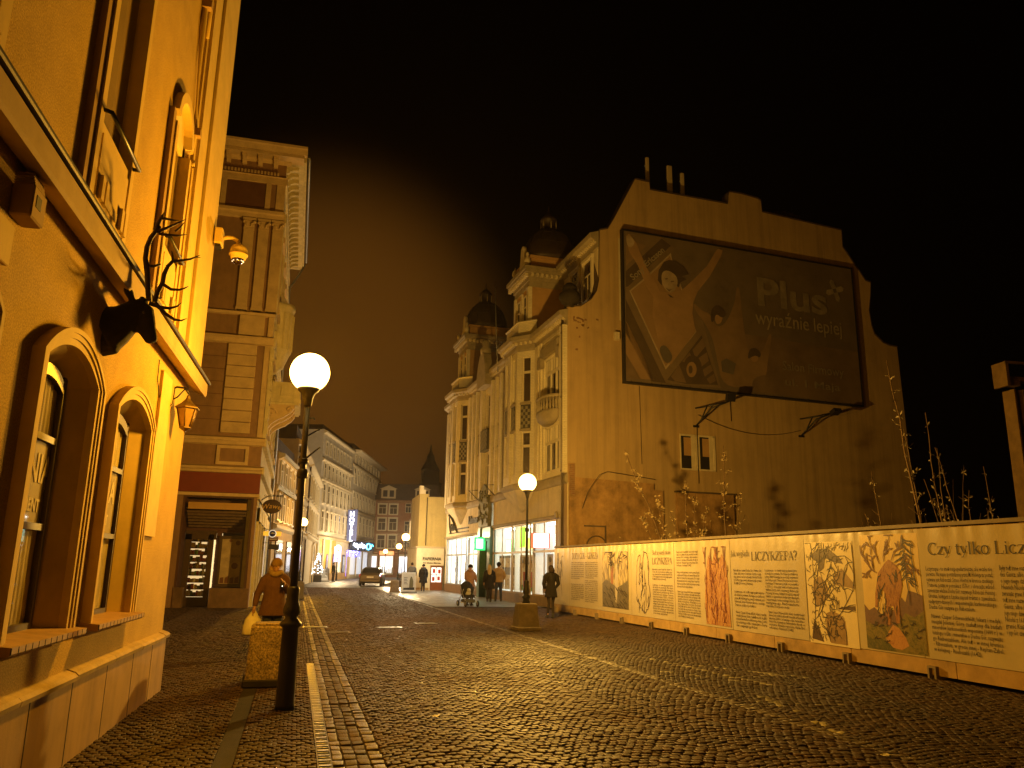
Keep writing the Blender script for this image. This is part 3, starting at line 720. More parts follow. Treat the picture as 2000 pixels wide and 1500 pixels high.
build_split(mb, "eye", pm("glass_eye", (.03, .02, .01), .1, .1, 5, 0, 60, .8), sh)
M_ANT = pm("antler_horn", (.055, .032, .016), .6, .35, 20, .5, 60, .35)
PY1 = 7.15
def tr(pts, y):          # antler beams traced on an upright plane in front of the wall, real depth given by y
    out = []
    for i, (px, py) in enumerate(pts):
        p = aty(px, py, y[i] if isinstance(y, (list, tuple)) else y)
        out.append(sh_inv @ p)
    return out
sh_inv = (Matrix.Translation(sh.location) @ Matrix.Rotation(RZL, 4, 'Z')).inverted()
A1 = MB(); ya = 7.28
A1.tube(tr([(291, 588), (289, 560), (287, 530), (284, 505), (287, 482), (294, 465), (304, 452), (312, 442)], [ya+.02, ya, ya-.02, ya-.05, ya-.06, ya-.06, ya-.05, ya-.04]), [.026, .024, .023, .023, .022, .021, .02, .017], 9)
A1.tube(tr([(304, 452), (308, 438), (316, 424), (321, 414)], ya-.05), [.02, .018, .013, .003], 8)
A1.tube(tr([(312, 426), (324, 427), (338, 430), (350, 431)], ya-.05), [.014, .012, .009, .003], 7)
A1.tube(tr([(306, 452), (322, 447), (342, 438), (363, 428)], ya-.05), [.017, .014, .010, .003], 7)
A1.tube(tr([(310, 456), (328, 459), (346, 460), (365, 458)], ya-.03), [.014, .013, .010, .003], 7)
A1.tube(tr([(342, 452), (352, 444), (360, 434)], ya-.02), [.010, .008, .003], 7)
A1.tube(tr([(287, 519), (300, 520), (314, 516)], ya-.02), [.016, .013, .010], 7)
A1.tube(tr([(292, 592), (312, 600), (332, 602), (346, 598), (355, 591)], ya+.02), [.02, .016, .013, .009, .003], 8)
A1.build("antler", M_ANT, sh)
A2 = MB(); yb = 7.42
A2.tube(tr([(302, 590), (308, 570), (318, 552), (321, 535), (328, 520), (338, 510)], yb), [.025, .022, .021, .02, .018, .016], 9)
A2.tube(tr([(338, 510), (352, 509), (372, 506), (391, 498)], yb), [.016, .013, .010, .003], 7)
A2.tube(tr([(338, 510), (337, 500), (336, 490)], yb), [.014, .011, .006], 7)
A2.tube(tr([(372, 506), (382, 502), (392, 503)], yb), [.009, .007, .003], 7)
A2.tube(tr([(320, 556), (334, 565), (350, 566), (360, 563), (368, 559)], yb), [.016, .014, .011, .008, .003], 7)
A2.tube(tr([(303, 592), (322, 612), (340, 624), (354, 626), (365, 622)], yb), [.02, .016, .013, .009, .003], 8)
A2.tube(tr([(306, 580), (312, 583), (317, 581)], yb), [.010, .007, .003], 6)
A2.build("antler", M_ANT, sh)
# dome camera
cv = empty("security_camera", at_left(S1, 0, 6.24), RZL, "cream dome security camera on a curved arm at the house corner", "camera")
mb = MB(); mb.bevbox(-.14, .12, -.24, -.13, -.09, .15, .012); mb.build("junction_box", M_PLYS, cv)
mb = MB(); mb.box(-.10, .08, -.22, -.15, -.13, -.09); mb.build("cable_entry", M_BLACK, cv)
mb = MB(); mb.tube([(0, -.23, .03), (0, -.30, .055), (0, -.37, .055), (0, -.44, .02), (0, -.475, -.06)], [.030, .030, .030, .030, .032], 10); mb.build("arm", M_PLYS, cv)
mb = MB(); mb.lathe([(.02, -.04), (.06, -.05), (.10, -.075), (.122, -.13), (.125, -.19), (.135, -.195), (.135, -.21), (.112, -.215), (.108, -.26), (.09, -.27)], (0, -.475, 0), 22); mb.build("housing", M_PLYS, cv)
mb = MB(); mb.ball((0, -.475, -.265), .084, 0, 18, 12); dm = mb.build("dome", pm("smoked_dome", (.02, .01, .01), .08, .1, 5, 0, 60, .8), cv)
mb = MB()
for k in range(8):
    a = k*math.pi/4; mb.ball((.078*math.cos(a), -.475+.078*math.sin(a), -.305), .010, 0, 8, 6)
mb.ball((-.02, -.475-.07, -.30), .014, 0, 8, 6); mb.build("diode_ring", em("diode_white", (1, .85, .6), .9), dm)
# unlit wall lantern
ln = empty("wall_lantern", at_left(6.60, -.07, 3.58), RZL, "small unlit hexagonal wall lantern below the house cornice corner", "wall lamp")
mb = MB(); mb.box(-.05, .05, -.03, 0, -.05, .22); mb.tube([(0, -.02, .16), (0, -.10, .21), (0, -.20, .20), (0, -.25, .13)], .014, 8); mb.tube([(0, -.02, .02), (0, -.12, .08), (0, -.2, .19)], .010, 6); mb.build("bracket", M_DARK, ln)
mb = MB(); mb.lathe([(.008, .12), (.02, .10), (.03, .06), (.085, .0), (.155, -.05), (.155, -.065), (.13, -.065)], (0, -.25, 0), 6, smooth=False); mb.build("cap", pm("tarnished_brass", (.20, .13, .05), .45, .3, 8, .1, 60, .5, metal=.5), ln)
mb = MB()
for k in range(6):
    a = k*math.pi/3; c, s = math.cos(a), math.sin(a); mb.tube([(.128*c, -.25+.128*s, -.065), (.070*c, -.25+.070*s, -.30)], .008, 6)
mb.lathe([(.075, -.30), (.08, -.315), (.05, -.335), (.02, -.35), (.004, -.375)], (0, -.25, 0), 6, smooth=False); mb.build("cage", pm("tarnished_brass", (.2, .13, .05)), ln)
mb = MB(); mb.lathe([(.122, -.068), (.064, -.298)], (0, -.25, 0), 6, smooth=False); mb.build("glass", pm("amber_glass", (.42, .27, .09), .25, .2, 8, .05, 60, .5), ln)
# siren, plate, cables
si = empty("alarm_siren", at_left(1.16, 0, 3.78), RZL, "tan louvred alarm siren box under the cornice of the yellow house", "alarm box")
mb = MB(); mb.bevbox(-.11, .11, -.13, 0, -.13, .08, .01); mb.build("case", M_PLYD, si)
mb = MB()
for k in range(5): mb.box(-.09, .09, -.12+.004*k, -.0, .085+k*.016, .094+k*.016)
mb.build("louvres", M_PLYD, si)
mb = MB(); mb.box(-.06, .02, -.133, -.13, -.05, .03); mb.build("grille", M_BLACK, si)
pl = empty("wall_plate", at_left(.98, 0, 3.48), RZL, "small blank pale plate on the wall at the left picture edge", "plate")
mb = MB(); mb.bevbox(-.10, .16, -.025, 0, -.14, .12, .006); mb.build("plate", M_PLYS, pl)
mb = MB()
pts = [(5.5, 3.72), (5.52, 3.5), (5.75, 3.3), (6.1, 3.22), (6.5, 3.40), (6.55, 3.60)]
mb.tube([(x, -.015, z+.15) for x, z in pts], .006, 5)
o = mb.build("wall_cable", M_BLACK, None); o.location = (LA[0], LA[1], 0); o.rotation_euler = (0, 0, RZL); tag(o, "thin black cable looping under the cornice to the wall lantern", "cable")
# ------------------------------------------------------------------ brown stuccoed house beyond the side lane
B2Y = 31.7; B2X = -1.58
B2 = empty("stucco_house", (B2X, B2Y, 0), 0, "tall brown stuccoed house with modillion cornice and a dark red corner shop", "house")
M_B2 = pm("stucco_brown", (.26, .15, .075), .85, .15, 2.0, .15, 60, .2, streak=.15, dirt=.2)
M_B2T = pm("stucco_trim", (.52, .37, .18), .8, .15, 2.5, .12, 60, .25, dirt=.2)
M_B2D = pm("attic_panel_brown", (.12, .055, .03), .85, .15, 3, .1, 60, .2)
M_RED = pm("fascia_dark_red", (.17, .028, .012), .55, .12, 3, .05, 60, .35)
M_B2S = pm("street_front_cream", (.56, .47, .25), .8, .2, 2.5, .2, 50, .25, dirt=.25, streak=.2)
W = 8.0
# gable-side wall towards the viewer, recessed shop mouth left open (x from -2.55 to -.17)
mb = MB(); mb.box(-W, 0, 0, .3, 4.05, 18.2); mb.box(-W, -2.62, 0, .3, 0, 4.05); mb.box(-.12, 0, 0, .3, 0, 4.05)
mb.build("lane_wall", M_B2, B2)
mb = MB()
for z in (6.95, 7.45, 7.95, 8.45, 8.95, 9.45): mb.box(-W, -1.62, -.006, 0, z, z+.02)
mb.build("wall_joints", M_B2D, B2)
mb = MB(); mb.box(-W, .06, -.07, 0, 4.18, 4.92); mb.build("fascia", M_RED, B2)
mb = MB()
M_ = lambda prof, a=-W, b=.10: moulding(mb, prof, a, b, -1)
M_([(0, 4.03), (.09, 4.05), (.09, 4.16), (0, 4.18)], -W, .06)
M_([(0, 4.92), (.10, 4.94), (.14, 5.02), (.20, 5.06), (.20, 5.14), (0, 5.22)])
M_([(0, 5.98), (.10, 6.02), (.16, 6.12), (.20, 6.16), (.20, 6.26), (0, 6.34)])
M_([(0, 10.0), (.12, 10.04), (.16, 10.16), (.20, 10.2), (.20, 10.3), (0, 10.38)])
M_([(0, 11.18), (.10, 11.2), (.14, 11.3), (0, 11.4)])
M_([(0, 15.3), (.12, 15.34), (.14, 15.5), (.20, 15.56), (.20, 15.68), (0, 15.74)])
M_([(0, 16.95), (.06, 16.96), (.06, 17.22), (.12, 17.25), (0, 17.3)])
mb.box(-W, .70, -.62, 0, 17.98, 18.10); M_([(0, 17.86), (.10, 17.9), (.16, 17.98), (0, 17.99)], -W, .2)
M_([(.50, 18.10), (.66, 18.12), (.74, 18.30), (.80, 18.34), (.80, 18.44), (.1, 18.50)], -W, .82)
for k in range(60): mb.box(-W+k*.13, -W+k*.13+.07, -.16, -.10, 17.30, 17.42)
mb.build("lane_mouldings", M_B2T, B2)
def modillion(mb, x, y, z, along):
    """scroll bracket under a cornice; along='x' projects to -y, 'y' projects to +x"""
    pr = [(0, -.30), (.10, -.30), (.16, -.20), (.30, -.14), (.48, -.12), (.50, 0), (0, 0)]
    wd = .17
    for i in (0,):
        if along == 'x': P = [[(x-wd/2, y-d, z+h) for d, h in pr], [(x+wd/2, y-d, z+h) for d, h in pr]]
        else: P = [[(x+d, y-wd/2, z+h) for d, h in pr], [(x+d, y+wd/2, z+h) for d, h in pr]]
        n = len(pr); mb.add(P[0]+P[1], [tuple(range(n)), tuple(reversed(range(n, 2*n)))]+[(i, i+n, (i+1) % n+n, (i+1) % n) for i in range(n)])
mb = MB()
for k in range(12): modillion(mb, -.42-k*.62, 0, 17.98, 'x')
build_split(mb, "cornice_bracket", M_B2T, B2)
# attic panels, pilasters, pedestals, quoin blocks, framed panel
mb = MB(); mb.box(-4.4, -.62, -.02, 0, 15.86, 16.9); mb.build("attic_panel", M_B2D, B2)
mb = MB()
for x in (-.62, -2.36, -4.2): mb.box(x-.10, x+.10, -.07, 0, 15.74, 16.95)
mb.box(-.30, .04, -.05, 0, 15.74, 16.95)
for x in (-1.24, -.67, -.12): 
    mb.box(x-.20, x+.20, -.10, 0, 11.4, 14.82); mb.box(x-.22, x+.22, -.11, 0, 11.4, 11.52)
build_split(mb, "pilaster", M_B2T, B2)
for x in (-1.24, -.67, -.12):
    c = MB(); c.box(x-.21, x+.21, -.12, 0, 14.82, 14.90); c.bevbox(x-.20, x+.20, -.13, -.0, 14.9, 15.2, .02); c.box(x-.26, x+.26, -.17, 0, 15.2, 15.3)
    for sx in (-1, 1): c.ball((x+sx*.20, -.15, 15.12), .075, 0, 10, 8); c.tube([(x+sx*.06, -.13, 14.92), (x+sx*.10, -.17, 15.05), (x+sx*.16, -.19, 15.08)], .03, 6)
    c.build("capital", M_B2T, B2)
mb = MB(); mb.box(-1.25, -.30, -.12, 0, 10.38, 11.18); mb.box(-.16, .05, -.07, 0, 10.38, 11.18)
mb.build("pedestal", M_B2T, B2)
mb = MB()
for k in range(8): mb.bevbox(-1.58, -.50, -.09, 0, 6.46+k*.445, 6.46+k*.445+.425, .02)
mb.box(-.22, .04, -.04, 0, 6.34, 10.0)
mb.build("quoin_blocks", M_B2T, B2)
mb = MB(); mb.box(-1.62, -.46, -.06, 0, 5.24, 5.36); mb.box(-1.62, -.46, -.06, 0, 5.86, 5.97); mb.box(-1.62, -1.50, -.06, 0, 5.36, 5.86); mb.box(-.58, -.46, -.06, 0, 5.36, 5.86)
mb.build("panel_frame", M_B2T, B2)
mb = MB(); mb.box(-W, -1.1, .8, 3.4, 18.3, 18.95); mb.build("roof", pm("dark_roof", (.03, .022, .018), .8, .3, 3, .3, 20, .2), B2)
M_PLD = pm('shop_plinth_stone', (.14, .08, .04), .7, .3, 4, .2, 40, .3, dirt=.3)
# recessed corner shop mouth
M_SHOPIN = pm("shop_mouth_brown", (.075, .03, .018), .6, .2, 3, .1, 60, .3)
mb = MB()
mb.box(-2.62, -2.54, 0, 1.25, 0, 4.05); mb.box(-.20, -.12, .02, 1.25, 0, 4.05); mb.box(-2.54, -.2, 1.2, 1.3, 2.75, 4.05); mb.box(-1.42, -.2, 1.2, 1.3, 0, .72); mb.box(-1.42, -1.24, 1.1, 1.3, .72, 2.75)
mb.box(-2.54, -.2, 0, 1.2, 3.98, 4.05)
SHP = mb.build("shop_recess", M_SHOPIN, B2)
mb = MB(); mb.box(-1.40, -.02, -.04, .98, 0, .70); mb.build("shop_plinth", M_PLD, B2)
mb = MB(); mb.box(-2.62, -2.30, -.04, .35, 0, .72); mb.build("shop_plinth", M_PLD, B2)
# ceiling slats stepping down into the mouth
mb = MB()
for k in range(6): mb.box(-2.45, -.35-.02*k, .06+k*.18, .10+k*.18, 3.42-k*.10, 3.50-k*.10)
mb.box(-2.5, -.3, .04, 1.15, 3.56, 3.60)
mb.build("shop_ceiling_slats", pm("dim_slats", (.10, .06, .03), .7, .3, 6, .2, 50, .3), B2)
mb = MB(); mb.box(-2.42, -.36, -.03, .03, 3.55, 3.80); mb.build("shop_sign_strip", pm("ochre_strip", (.42, .24, .06), .6, .1, 3, .05, 60, .3), B2)
# lit glass door with goods inside
mb = MB()
mb.box(-2.52, -2.30, .98, 1.06, 0, 2.66); mb.box(-1.70, -1.50, .98, 1.06, 0, 2.66); mb.box(-2.52, -1.42, .98, 1.06, 2.46, 2.80); mb.box(-2.30, -1.70, .98, 1.06, 0, .34)
D_ = mb.build("shop_door", M_WOODD, B2)
mb = MB(); mb.box(-2.30, -1.70, 1.01, 1.02, .34, 2.46); mb.build("pane", M_CLEAR, D_)
mb = MB(); mb.tube([(-1.76, .94, .95), (-1.76, .92, 1.0), (-1.76, .92, 1.35), (-1.76, .94, 1.4)], .014, 6); mb.build("handle", M_GREYM, D_)
mb = MB(); mb.box(-1.49, -1.43, .99, 1.05, .28, 2.62); mb.build("side_light", em("shop_warm_strip", (1, .72, .36), 1.1), D_)
mb = MB(); mb.box(-2.62, -1.30, 2.3, 2.34, 0, 2.75); mb.build("shop_interior", em("shop_warm_wall_glow", (1, .70, .32), .85, (.8, .7, .5)), B2)  # rear wall glows by itself, in place of lamps inside
mb = MB(); rnd = random.Random(11); cols = 5
mats_ = [pm("goods_red", (.35, .05, .03), .6), pm("goods_cream", (.6, .5, .3), .6), pm("goods_dark", (.05, .03, .02), .6), pm("goods_yellow", (.55, .38, .06), .6), pm("goods_green", (.08, .16, .06), .6)]
for r in range(9):
    z = .35+r*.26; mb.box(-2.5, -1.45, 2.02, 2.28, z-.03, z, 2); x = -2.46
    while x < -1.5:
        w_ = rnd.uniform(.05, .15); mb.box(x, x+w_*.9, 2.05, 2.2, z, z+rnd.uniform(.12, .25), rnd.randrange(5)); x += w_
mb.build("goods_shelf", mats_, B2)
# poster in its frame
PO = empty("shop_poster", (B2X-.82, B2Y+.98, 0), 0, "tall pale poster with cup pictures in the recessed shop window", "poster")
mb = MB(); mb.box(-.46, .46, -.05, 0, .72, 2.62); mb.build("frame", M_WOODD, PO)
mb = MB(); mb.box(-.36, .36, -.056, -.05, .84, 2.50); mb.build("sheet", pm("poster_paper", (.36, .27, .15), .5, .35, 4, .05, 60, .3), PO)
mb = MB()
for (x, z, r) in ((.16, 1.5, .12), (.22, 2.36, .09), (-.05, 2.44, .06)): mb.poly([(x+r*math.cos(a*.5236), -.058, z+r*math.sin(a*.5236)) for a in range(12)])
for k in range(4): mb.poly([(-.34+k*.18, -.058, .86), (-.19+k*.18, -.058, .86), (-.2+k*.18, -.058, 1.08+.05*(k % 2)), (-.33+k*.18, -.058, 1.06)])
build_split(mb, "print", pm("poster_brown", (.12, .045, .02), .5, .3, 9), PO)
text("BOCK", .13, pm("poster_ink", (.04, .02, .01), .5), PO, (.0, -.06, 1.82))
# ---- street front, running away from the viewer
mb = MB(); mb.box(-.35, 0, .3, 12.6, 0, 18.2); mb.build("street_wall", M_B2S, B2)
mb = MB()
for (z0, z1, d) in ((4.0, 4.15, .08), (4.92, 5.2, .16), (6.0, 6.3, .16), (10.0, 10.35, .18), (11.2, 11.4, .10), (15.3, 15.7, .18), (16.95, 17.3, .10)): mb.box(0, d, .0, 12.6, z0, z1)
mb.box(0, .70, 0, 12.6, 17.98, 18.10); mb.box(0, .80, -.0, 12.6, 18.12, 18.46)
SM = mb.build("street_mouldings", M_B2S, B2)
mb = MB()
for k in range(20): modillion(mb, .0, .35+k*.60, 17.98, 'y')
build_split(mb, "cornice_bracket", M_B2S, B2)
mb = MB(); mb.tube([(.86, .1, 18.46), (.90, .2, 18.40), (.90, 12.4, 18.40)], .06, 8); mb.build("gutter_pipe", M_GREYM, B2)
for y in (1.2, 4.1, 7.0, 9.6):
    for (z0, z1) in ((6.7, 9.4), (11.7, 14.6)):
        mb = MB(); mb.box(0, .10, y-.62, y-.48, z0, z1); mb.box(0, .10, y+.48, y+.62, z0, z1); mb.box(0, .18, y-.75, y+.75, z1, z1+.25); mb.box(0, .20, y-.7, y+.7, z0-.2, z0)
        f = mb.build("window", M_B2T, B2); mb = MB(); mb.box(0, .03, y-.48, y+.48, z0, z1); mb.build("pane", M_GLASSB, f)
    mb = MB(); mb.box(0, .12, y-1.25, y-.9, 6.3, 10); mb.box(0, .12, y-1.2, y-.95, 11.4, 15.3)
    for k in range(6): mb.box(.0, .16, y-1.28, y-.88, 6.5+k*.58, 6.95+k*.58)
    mb.build("wall_strip", M_B2S, B2)
# oriel drum and balcony on scrolls
mb = MB()
mb.lathe([(.05, 9.4), (.45, 9.75), (.66, 10.3), (.72, 10.4), (.72, 12.2), (.78, 12.3), (.78, 12.5), (.05, 12.6)], (0, 2.6, 0), 18)
OR_ = mb.build("oriel", M_B2S, B2); mb = MB()
for k in range(9):
    a = -1.4+k*.35; mb.box(.72*math.cos(a)-.03, .72*math.cos(a)+.05, 2.6+.72*math.sin(a)-.03, 2.6+.72*math.sin(a)+.03, 10.5, 12.1)
mb.build("balusters", M_B2S, OR_)
mb = MB(); mb.box(0, 1.30, 1.1, 3.9, 8.0, 8.16); mb.box(0, 1.24, 1.16, 3.84, 7.92, 8.0)
mb.box(.02, 1.26, 1.14, 1.28, 8.16, 8.85); mb.box(1.12, 1.26, 1.28, 3.86, 8.16, 8.85); mb.box(.02, 1.26, 3.72, 3.86, 8.16, 8.85); mb.box(.5, 1.0, 1.10, 1.14, 8.28, 8.74)
BA = mb.build("balcony", M_B2S, B2)
for y in (1.3, 2.2, 3.5):
    mb = MB(); pr = [(0, 6.95), (.12, 6.95), (.22, 7.12), (.45, 7.30), (.70, 7.42), (.95, 7.62), (1.08, 7.8), (1.08, 7.92), (0, 7.92)]
    P = [(d, y-.13, h) for d, h in pr]+[(d, y+.13, h) for d, h in pr]; n = len(pr)
    mb.add(P, [tuple(range(n)), tuple(reversed(range(n, 2*n)))]+[(i, i+n, (i+1) % n+n, (i+1) % n) for i in range(n)])
    for cx, cz, rr in ((.20, 7.55, .20), (.88, 7.72, .14)):
        pts = [(cx+rr*(1-.09*k)*math.cos(k*.7), y-.15, cz+rr*(1-.09*k)*math.sin(k*.7)) for k in range(10)]; mb.tube(pts, .035, 6)
    mb.build("scroll_bracket", M_B2T, BA)
mb = MB(); mb.tube([(.85, 12.45, 18.3), (.55, 12.45, 17.6), (.12, 12.45, 16.8), (.12, 12.45, .2)], .06, 8); mb.build("downpipe", M_GREYM, B2)
# shop fronts along the street at ground level
M_SHLIT = em("shop_cool_pane", (.75, .85, 1.0), .55)
for k, (y0, y1, mm) in enumerate(((1.0, 2.6, None), (3.4, 4.8, None), (5.6, 7.6, None), (8.2, 10.4, M_SHLIT), (10.9, 12.0, M_SHLIT))):
    mb = MB(); mb.box(0, .10, y0-.2, y0, .0, 3.7); mb.box(0, .10, y1, y1+.2, 0, 3.7); mb.box(0, .12, y0-.2, y1+.2, 3.2, 3.7); mb.box(0, .08, y0, y1, 0, .5)
    f = mb.build("shop_front", M_B2S, B2); mb = MB(); mb.box(0, .03, y0, y1, .5, 3.2); mb.build("pane", mm or M_GLASSB, f)
for k in range(3): 
    st = MB(); 
    for q in range(3): st.box(0, .55-.14*q, 5.7+k*1.2, 6.5+k*1.2, .0+.14*q, .14+.14*q)
    st.build("door_step", M_B2S, B2)

# ------------------------------------------------------------------ signs hanging over the left pavement
def hang_sign(name, x, y, z, label): return empty(name, (x, y, z), 0, label, "sign")
s = hang_sign("hanging_sign", B2X, 33.4, 3.84, "dark oval hanging sign with a script name on a scrolled iron bracket")
mb = MB(); mb.lathe([(.001, -.03), (.33, -.03), (.36, -.02), (.36, .02), (.33, .03), (.001, .03)], (0, 0, 0), 28, axis='y')
for v in range(len(mb.v)): mb.v[v] = (mb.v[v][0]*1.03+.50, mb.v[v][1], mb.v[v][2]*.78)
mb.build("board", pm("sign_dark_brown", (.035, .015, .008), .5), s)
gold = pm("sign_gold", (.50, .30, .07), .45, .15, 6)
t_ = text("Wawel", .27, gold, s, (.50, -.034, -.07), shear=.18, ax='CENTER', sp=1.06)
for v in t_.data.vertices: v.co.y -= .55*v.co.x**2
mb = MB(); mb.tube([(0, 0, -.45), (0, 0, .35)], .018, 6); mb.tube([(0, 0, .05), (.10, 0, .25), (.3, 0, .38), (.55, 0, .43), (.90, 0, .40)], .014, 6); mb.tube([(0, 0, .18), (.15, 0, .32), (.4, 0, .46), (.92, 0, .46)], .010, 6)
for x in (.22, .38, .54, .70, .86): mb.tube([(x+.05*math.cos(k*.8), 0, .42+.03*math.sin(k*.8)) for k in range(9)], .008, 5)
for x in (.35, .65): mb.tube([(x, 0, .42), (x, 0, .27)], .008, 5)
mb.tube([(.02, 0, -.4), (.10, 0, -.3), (.10, 0, -.15), (.02, 0, -.05)], .012, 6); mb.build("bracket", M_DARK, s)
s = hang_sign("box_sign", B2X+.02, 38.0, 2.93, "yellow lit sign with a round blue disc above the left pavement")
mb = MB(); mb.bevbox(-.02, .84, -.06, .06, -.10, .10, .015); mb.build("body", em("sign_yellow", (1, .52, .04), .8, (.7, .4, .05)), s)
mb = MB(); mb.lathe([(.001, -.09), (.17, -.09), (.17, .09), (.001, .09)], (.46, 0, 0), 24, axis='y'); dd = mb.build("disc", em("sign_white", (.9, .9, .8), .5), s)
mb = MB(); mb.lathe([(.001, -.095), (.135, -.095), (.135, -.088)], (.46, 0, 0), 24, axis='y'); mb.build("disc_face", pm("sign_navy", (.02, .03, .16), .4), dd)
mb = MB(); mb.prism_xz([(.36, -.01), (.44, .05), (.56, .03), (.56, .0), (.44, .01)], -.10, -.096); mb.build("emblem", M_WHITE, dd)
mb = MB(); mb.bevbox(.32, .72, -.05, .05, -.34, -.14, .01); sub = mb.build("lower_plate", pm("sign_maroon", (.16, .06, .03), .5), s)
mb = MB(); mb.box(.36, .68, -.054, -.05, -.20, -.18); mb.box(.36, .68, -.054, -.05, -.27, -.25); mb.build("stripes", M_WHITE, sub)
mb = MB(); mb.tube([(0, 0, .22), (.2, 0, .2), (.4, 0, .12)], .012, 6); mb.build("bracket", M_DARK, s)
s = hang_sign("box_sign", B2X+.30, 38.6, 2.36, "dark boxed sign with a small white lit end below the yellow sign")
mb = MB(); mb.bevbox(.02, .50, -.08, .08, -.11, .11, .012); mb.build("body", M_BLACK, s)
mb = MB(); mb.bevbox(.50, .64, -.07, .07, -.13, .15, .02); mb.build("lit_end", em("sign_cool_white", (.85, .9, 1), 1.6), s)
mb = MB(); mb.tube([(-.3, 0, .17), (.7, 0, .19)], .012, 6); mb.build("bracket", M_DARK, s)
# ------------------------------------------------------------------ corner house with domed towers on the right
RA, RB = (10.51, 30.76), (9.60, 53.23)
GB = (26.5, 32.05)
RH = wall_frame("towered_house", RA, RB, "cream glazed-brick house with two domed towers, bay windows and bright shop windows", "house")
# local frame: x along the street front (away from the viewer), +y towards the street
M_GB = brickmat("glazed_brick_cream", (.76, .69, .50), (.70, .63, .45), (.55, .49, .34), .25, .075, .010, .38, .35, .2)
M_RST = pm("stone_grey_trim", (.32, .27, .18), .75, .2, 3, .2, 50, .3, dirt=.25)
M_RPL = pm("house_plaster", (.62, .54, .37), .85, .15, 2, .15, 50, .2, streak=.2, dirt=.15)
M_TILE1 = pm("tile_dark", (.05, .045, .035), .4, .2, 6); M_TILE2 = pm("tile_pale", (.26, .24, .18), .4, .2, 6)
M_WF = pm("window_white", (.62, .56, .42), .5, .08, 4, .05, 60, .4)
M_DOME = pm("dome_sheet_brown", (.045, .028, .018), .55, .3, 3, .15, 30, .4, dirt=.3)
M_TOW = pm("tower_render", (.42, .26, .11), .85, .15, 2, .15, 50, .2)
M_TEAL = pm("portal_teal_tiles", (.05, .12, .075), .35, .3, 6, .1, 50, .4)
def rb(mb, s0, s1, d0, d1, z0, z1, m=0): return mb.box(s0, s1, d0, d1, z0, z1, m)
LEN = 22.4
# upper walls: flat stretches between the bays, with slots
mb = MB()
pierced(mb, 0, 4.0, 5.4, 12.0, [(.95, 3.0, 5.72, 7.75, 0), (.95, 3.0, 8.95, 10.9, .0)], 0, -.22)
slots = [(9.75, 10.1), (10.55, 10.9), (13.9, 14.25), (14.75, 15.1), (15.6, 15.95)]
hol = []
for a, b in slots: hol += [(a, b, 5.9, 7.9, 0), (a, b, 9.2, 11.3, 0)]
hol += [(11.6, 12.9, 5.9, 7.9, 0), (11.6, 12.9, 9.2, 11.3, 0), (20.6, 21.0, 5.9, 7.9, 0), (20.6, 21.0, 9.2, 11.3, 0)]
mb.build('upper_wall', M_GB, RH); mb = MB()
pierced(mb, 9.2, 16.4, 5.4, 12.0, [h for h in hol if h[0] < 17], 0, -.22)
mb.build('upper_wall', M_GB, RH); mb = MB()
pierced(mb, 20.2, LEN, 5.4, 12.0, [h for h in hol if h[0] > 17], 0, -.22)
mb.add([(LEN, 0, 0), (LEN, -6, 0), (LEN, -6, 12), (LEN, 0, 12)], [(0, 1, 2, 3)])
mb.build("upper_wall", M_GB, RH)
# lesenes (narrow brick strips)
mb = MB()
for a, b in ((0, .45), (9.25, 9.6), (10.22, 10.44), (11.0, 11.4), (13.1, 13.6), (14.38, 14.62), (15.22, 15.48), (16.05, 16.4), (20.2, 20.5), (21.1, 21.5), (21.9, LEN)): mb.box(a, b, 0, .20, 5.45, 11.8)
for a, b in ((3.15, 3.35), (3.5, 4.0)): mb.box(a, b, 0, .10, 5.45, 11.8)
build_split(mb, "wall_strip", M_GB, RH)
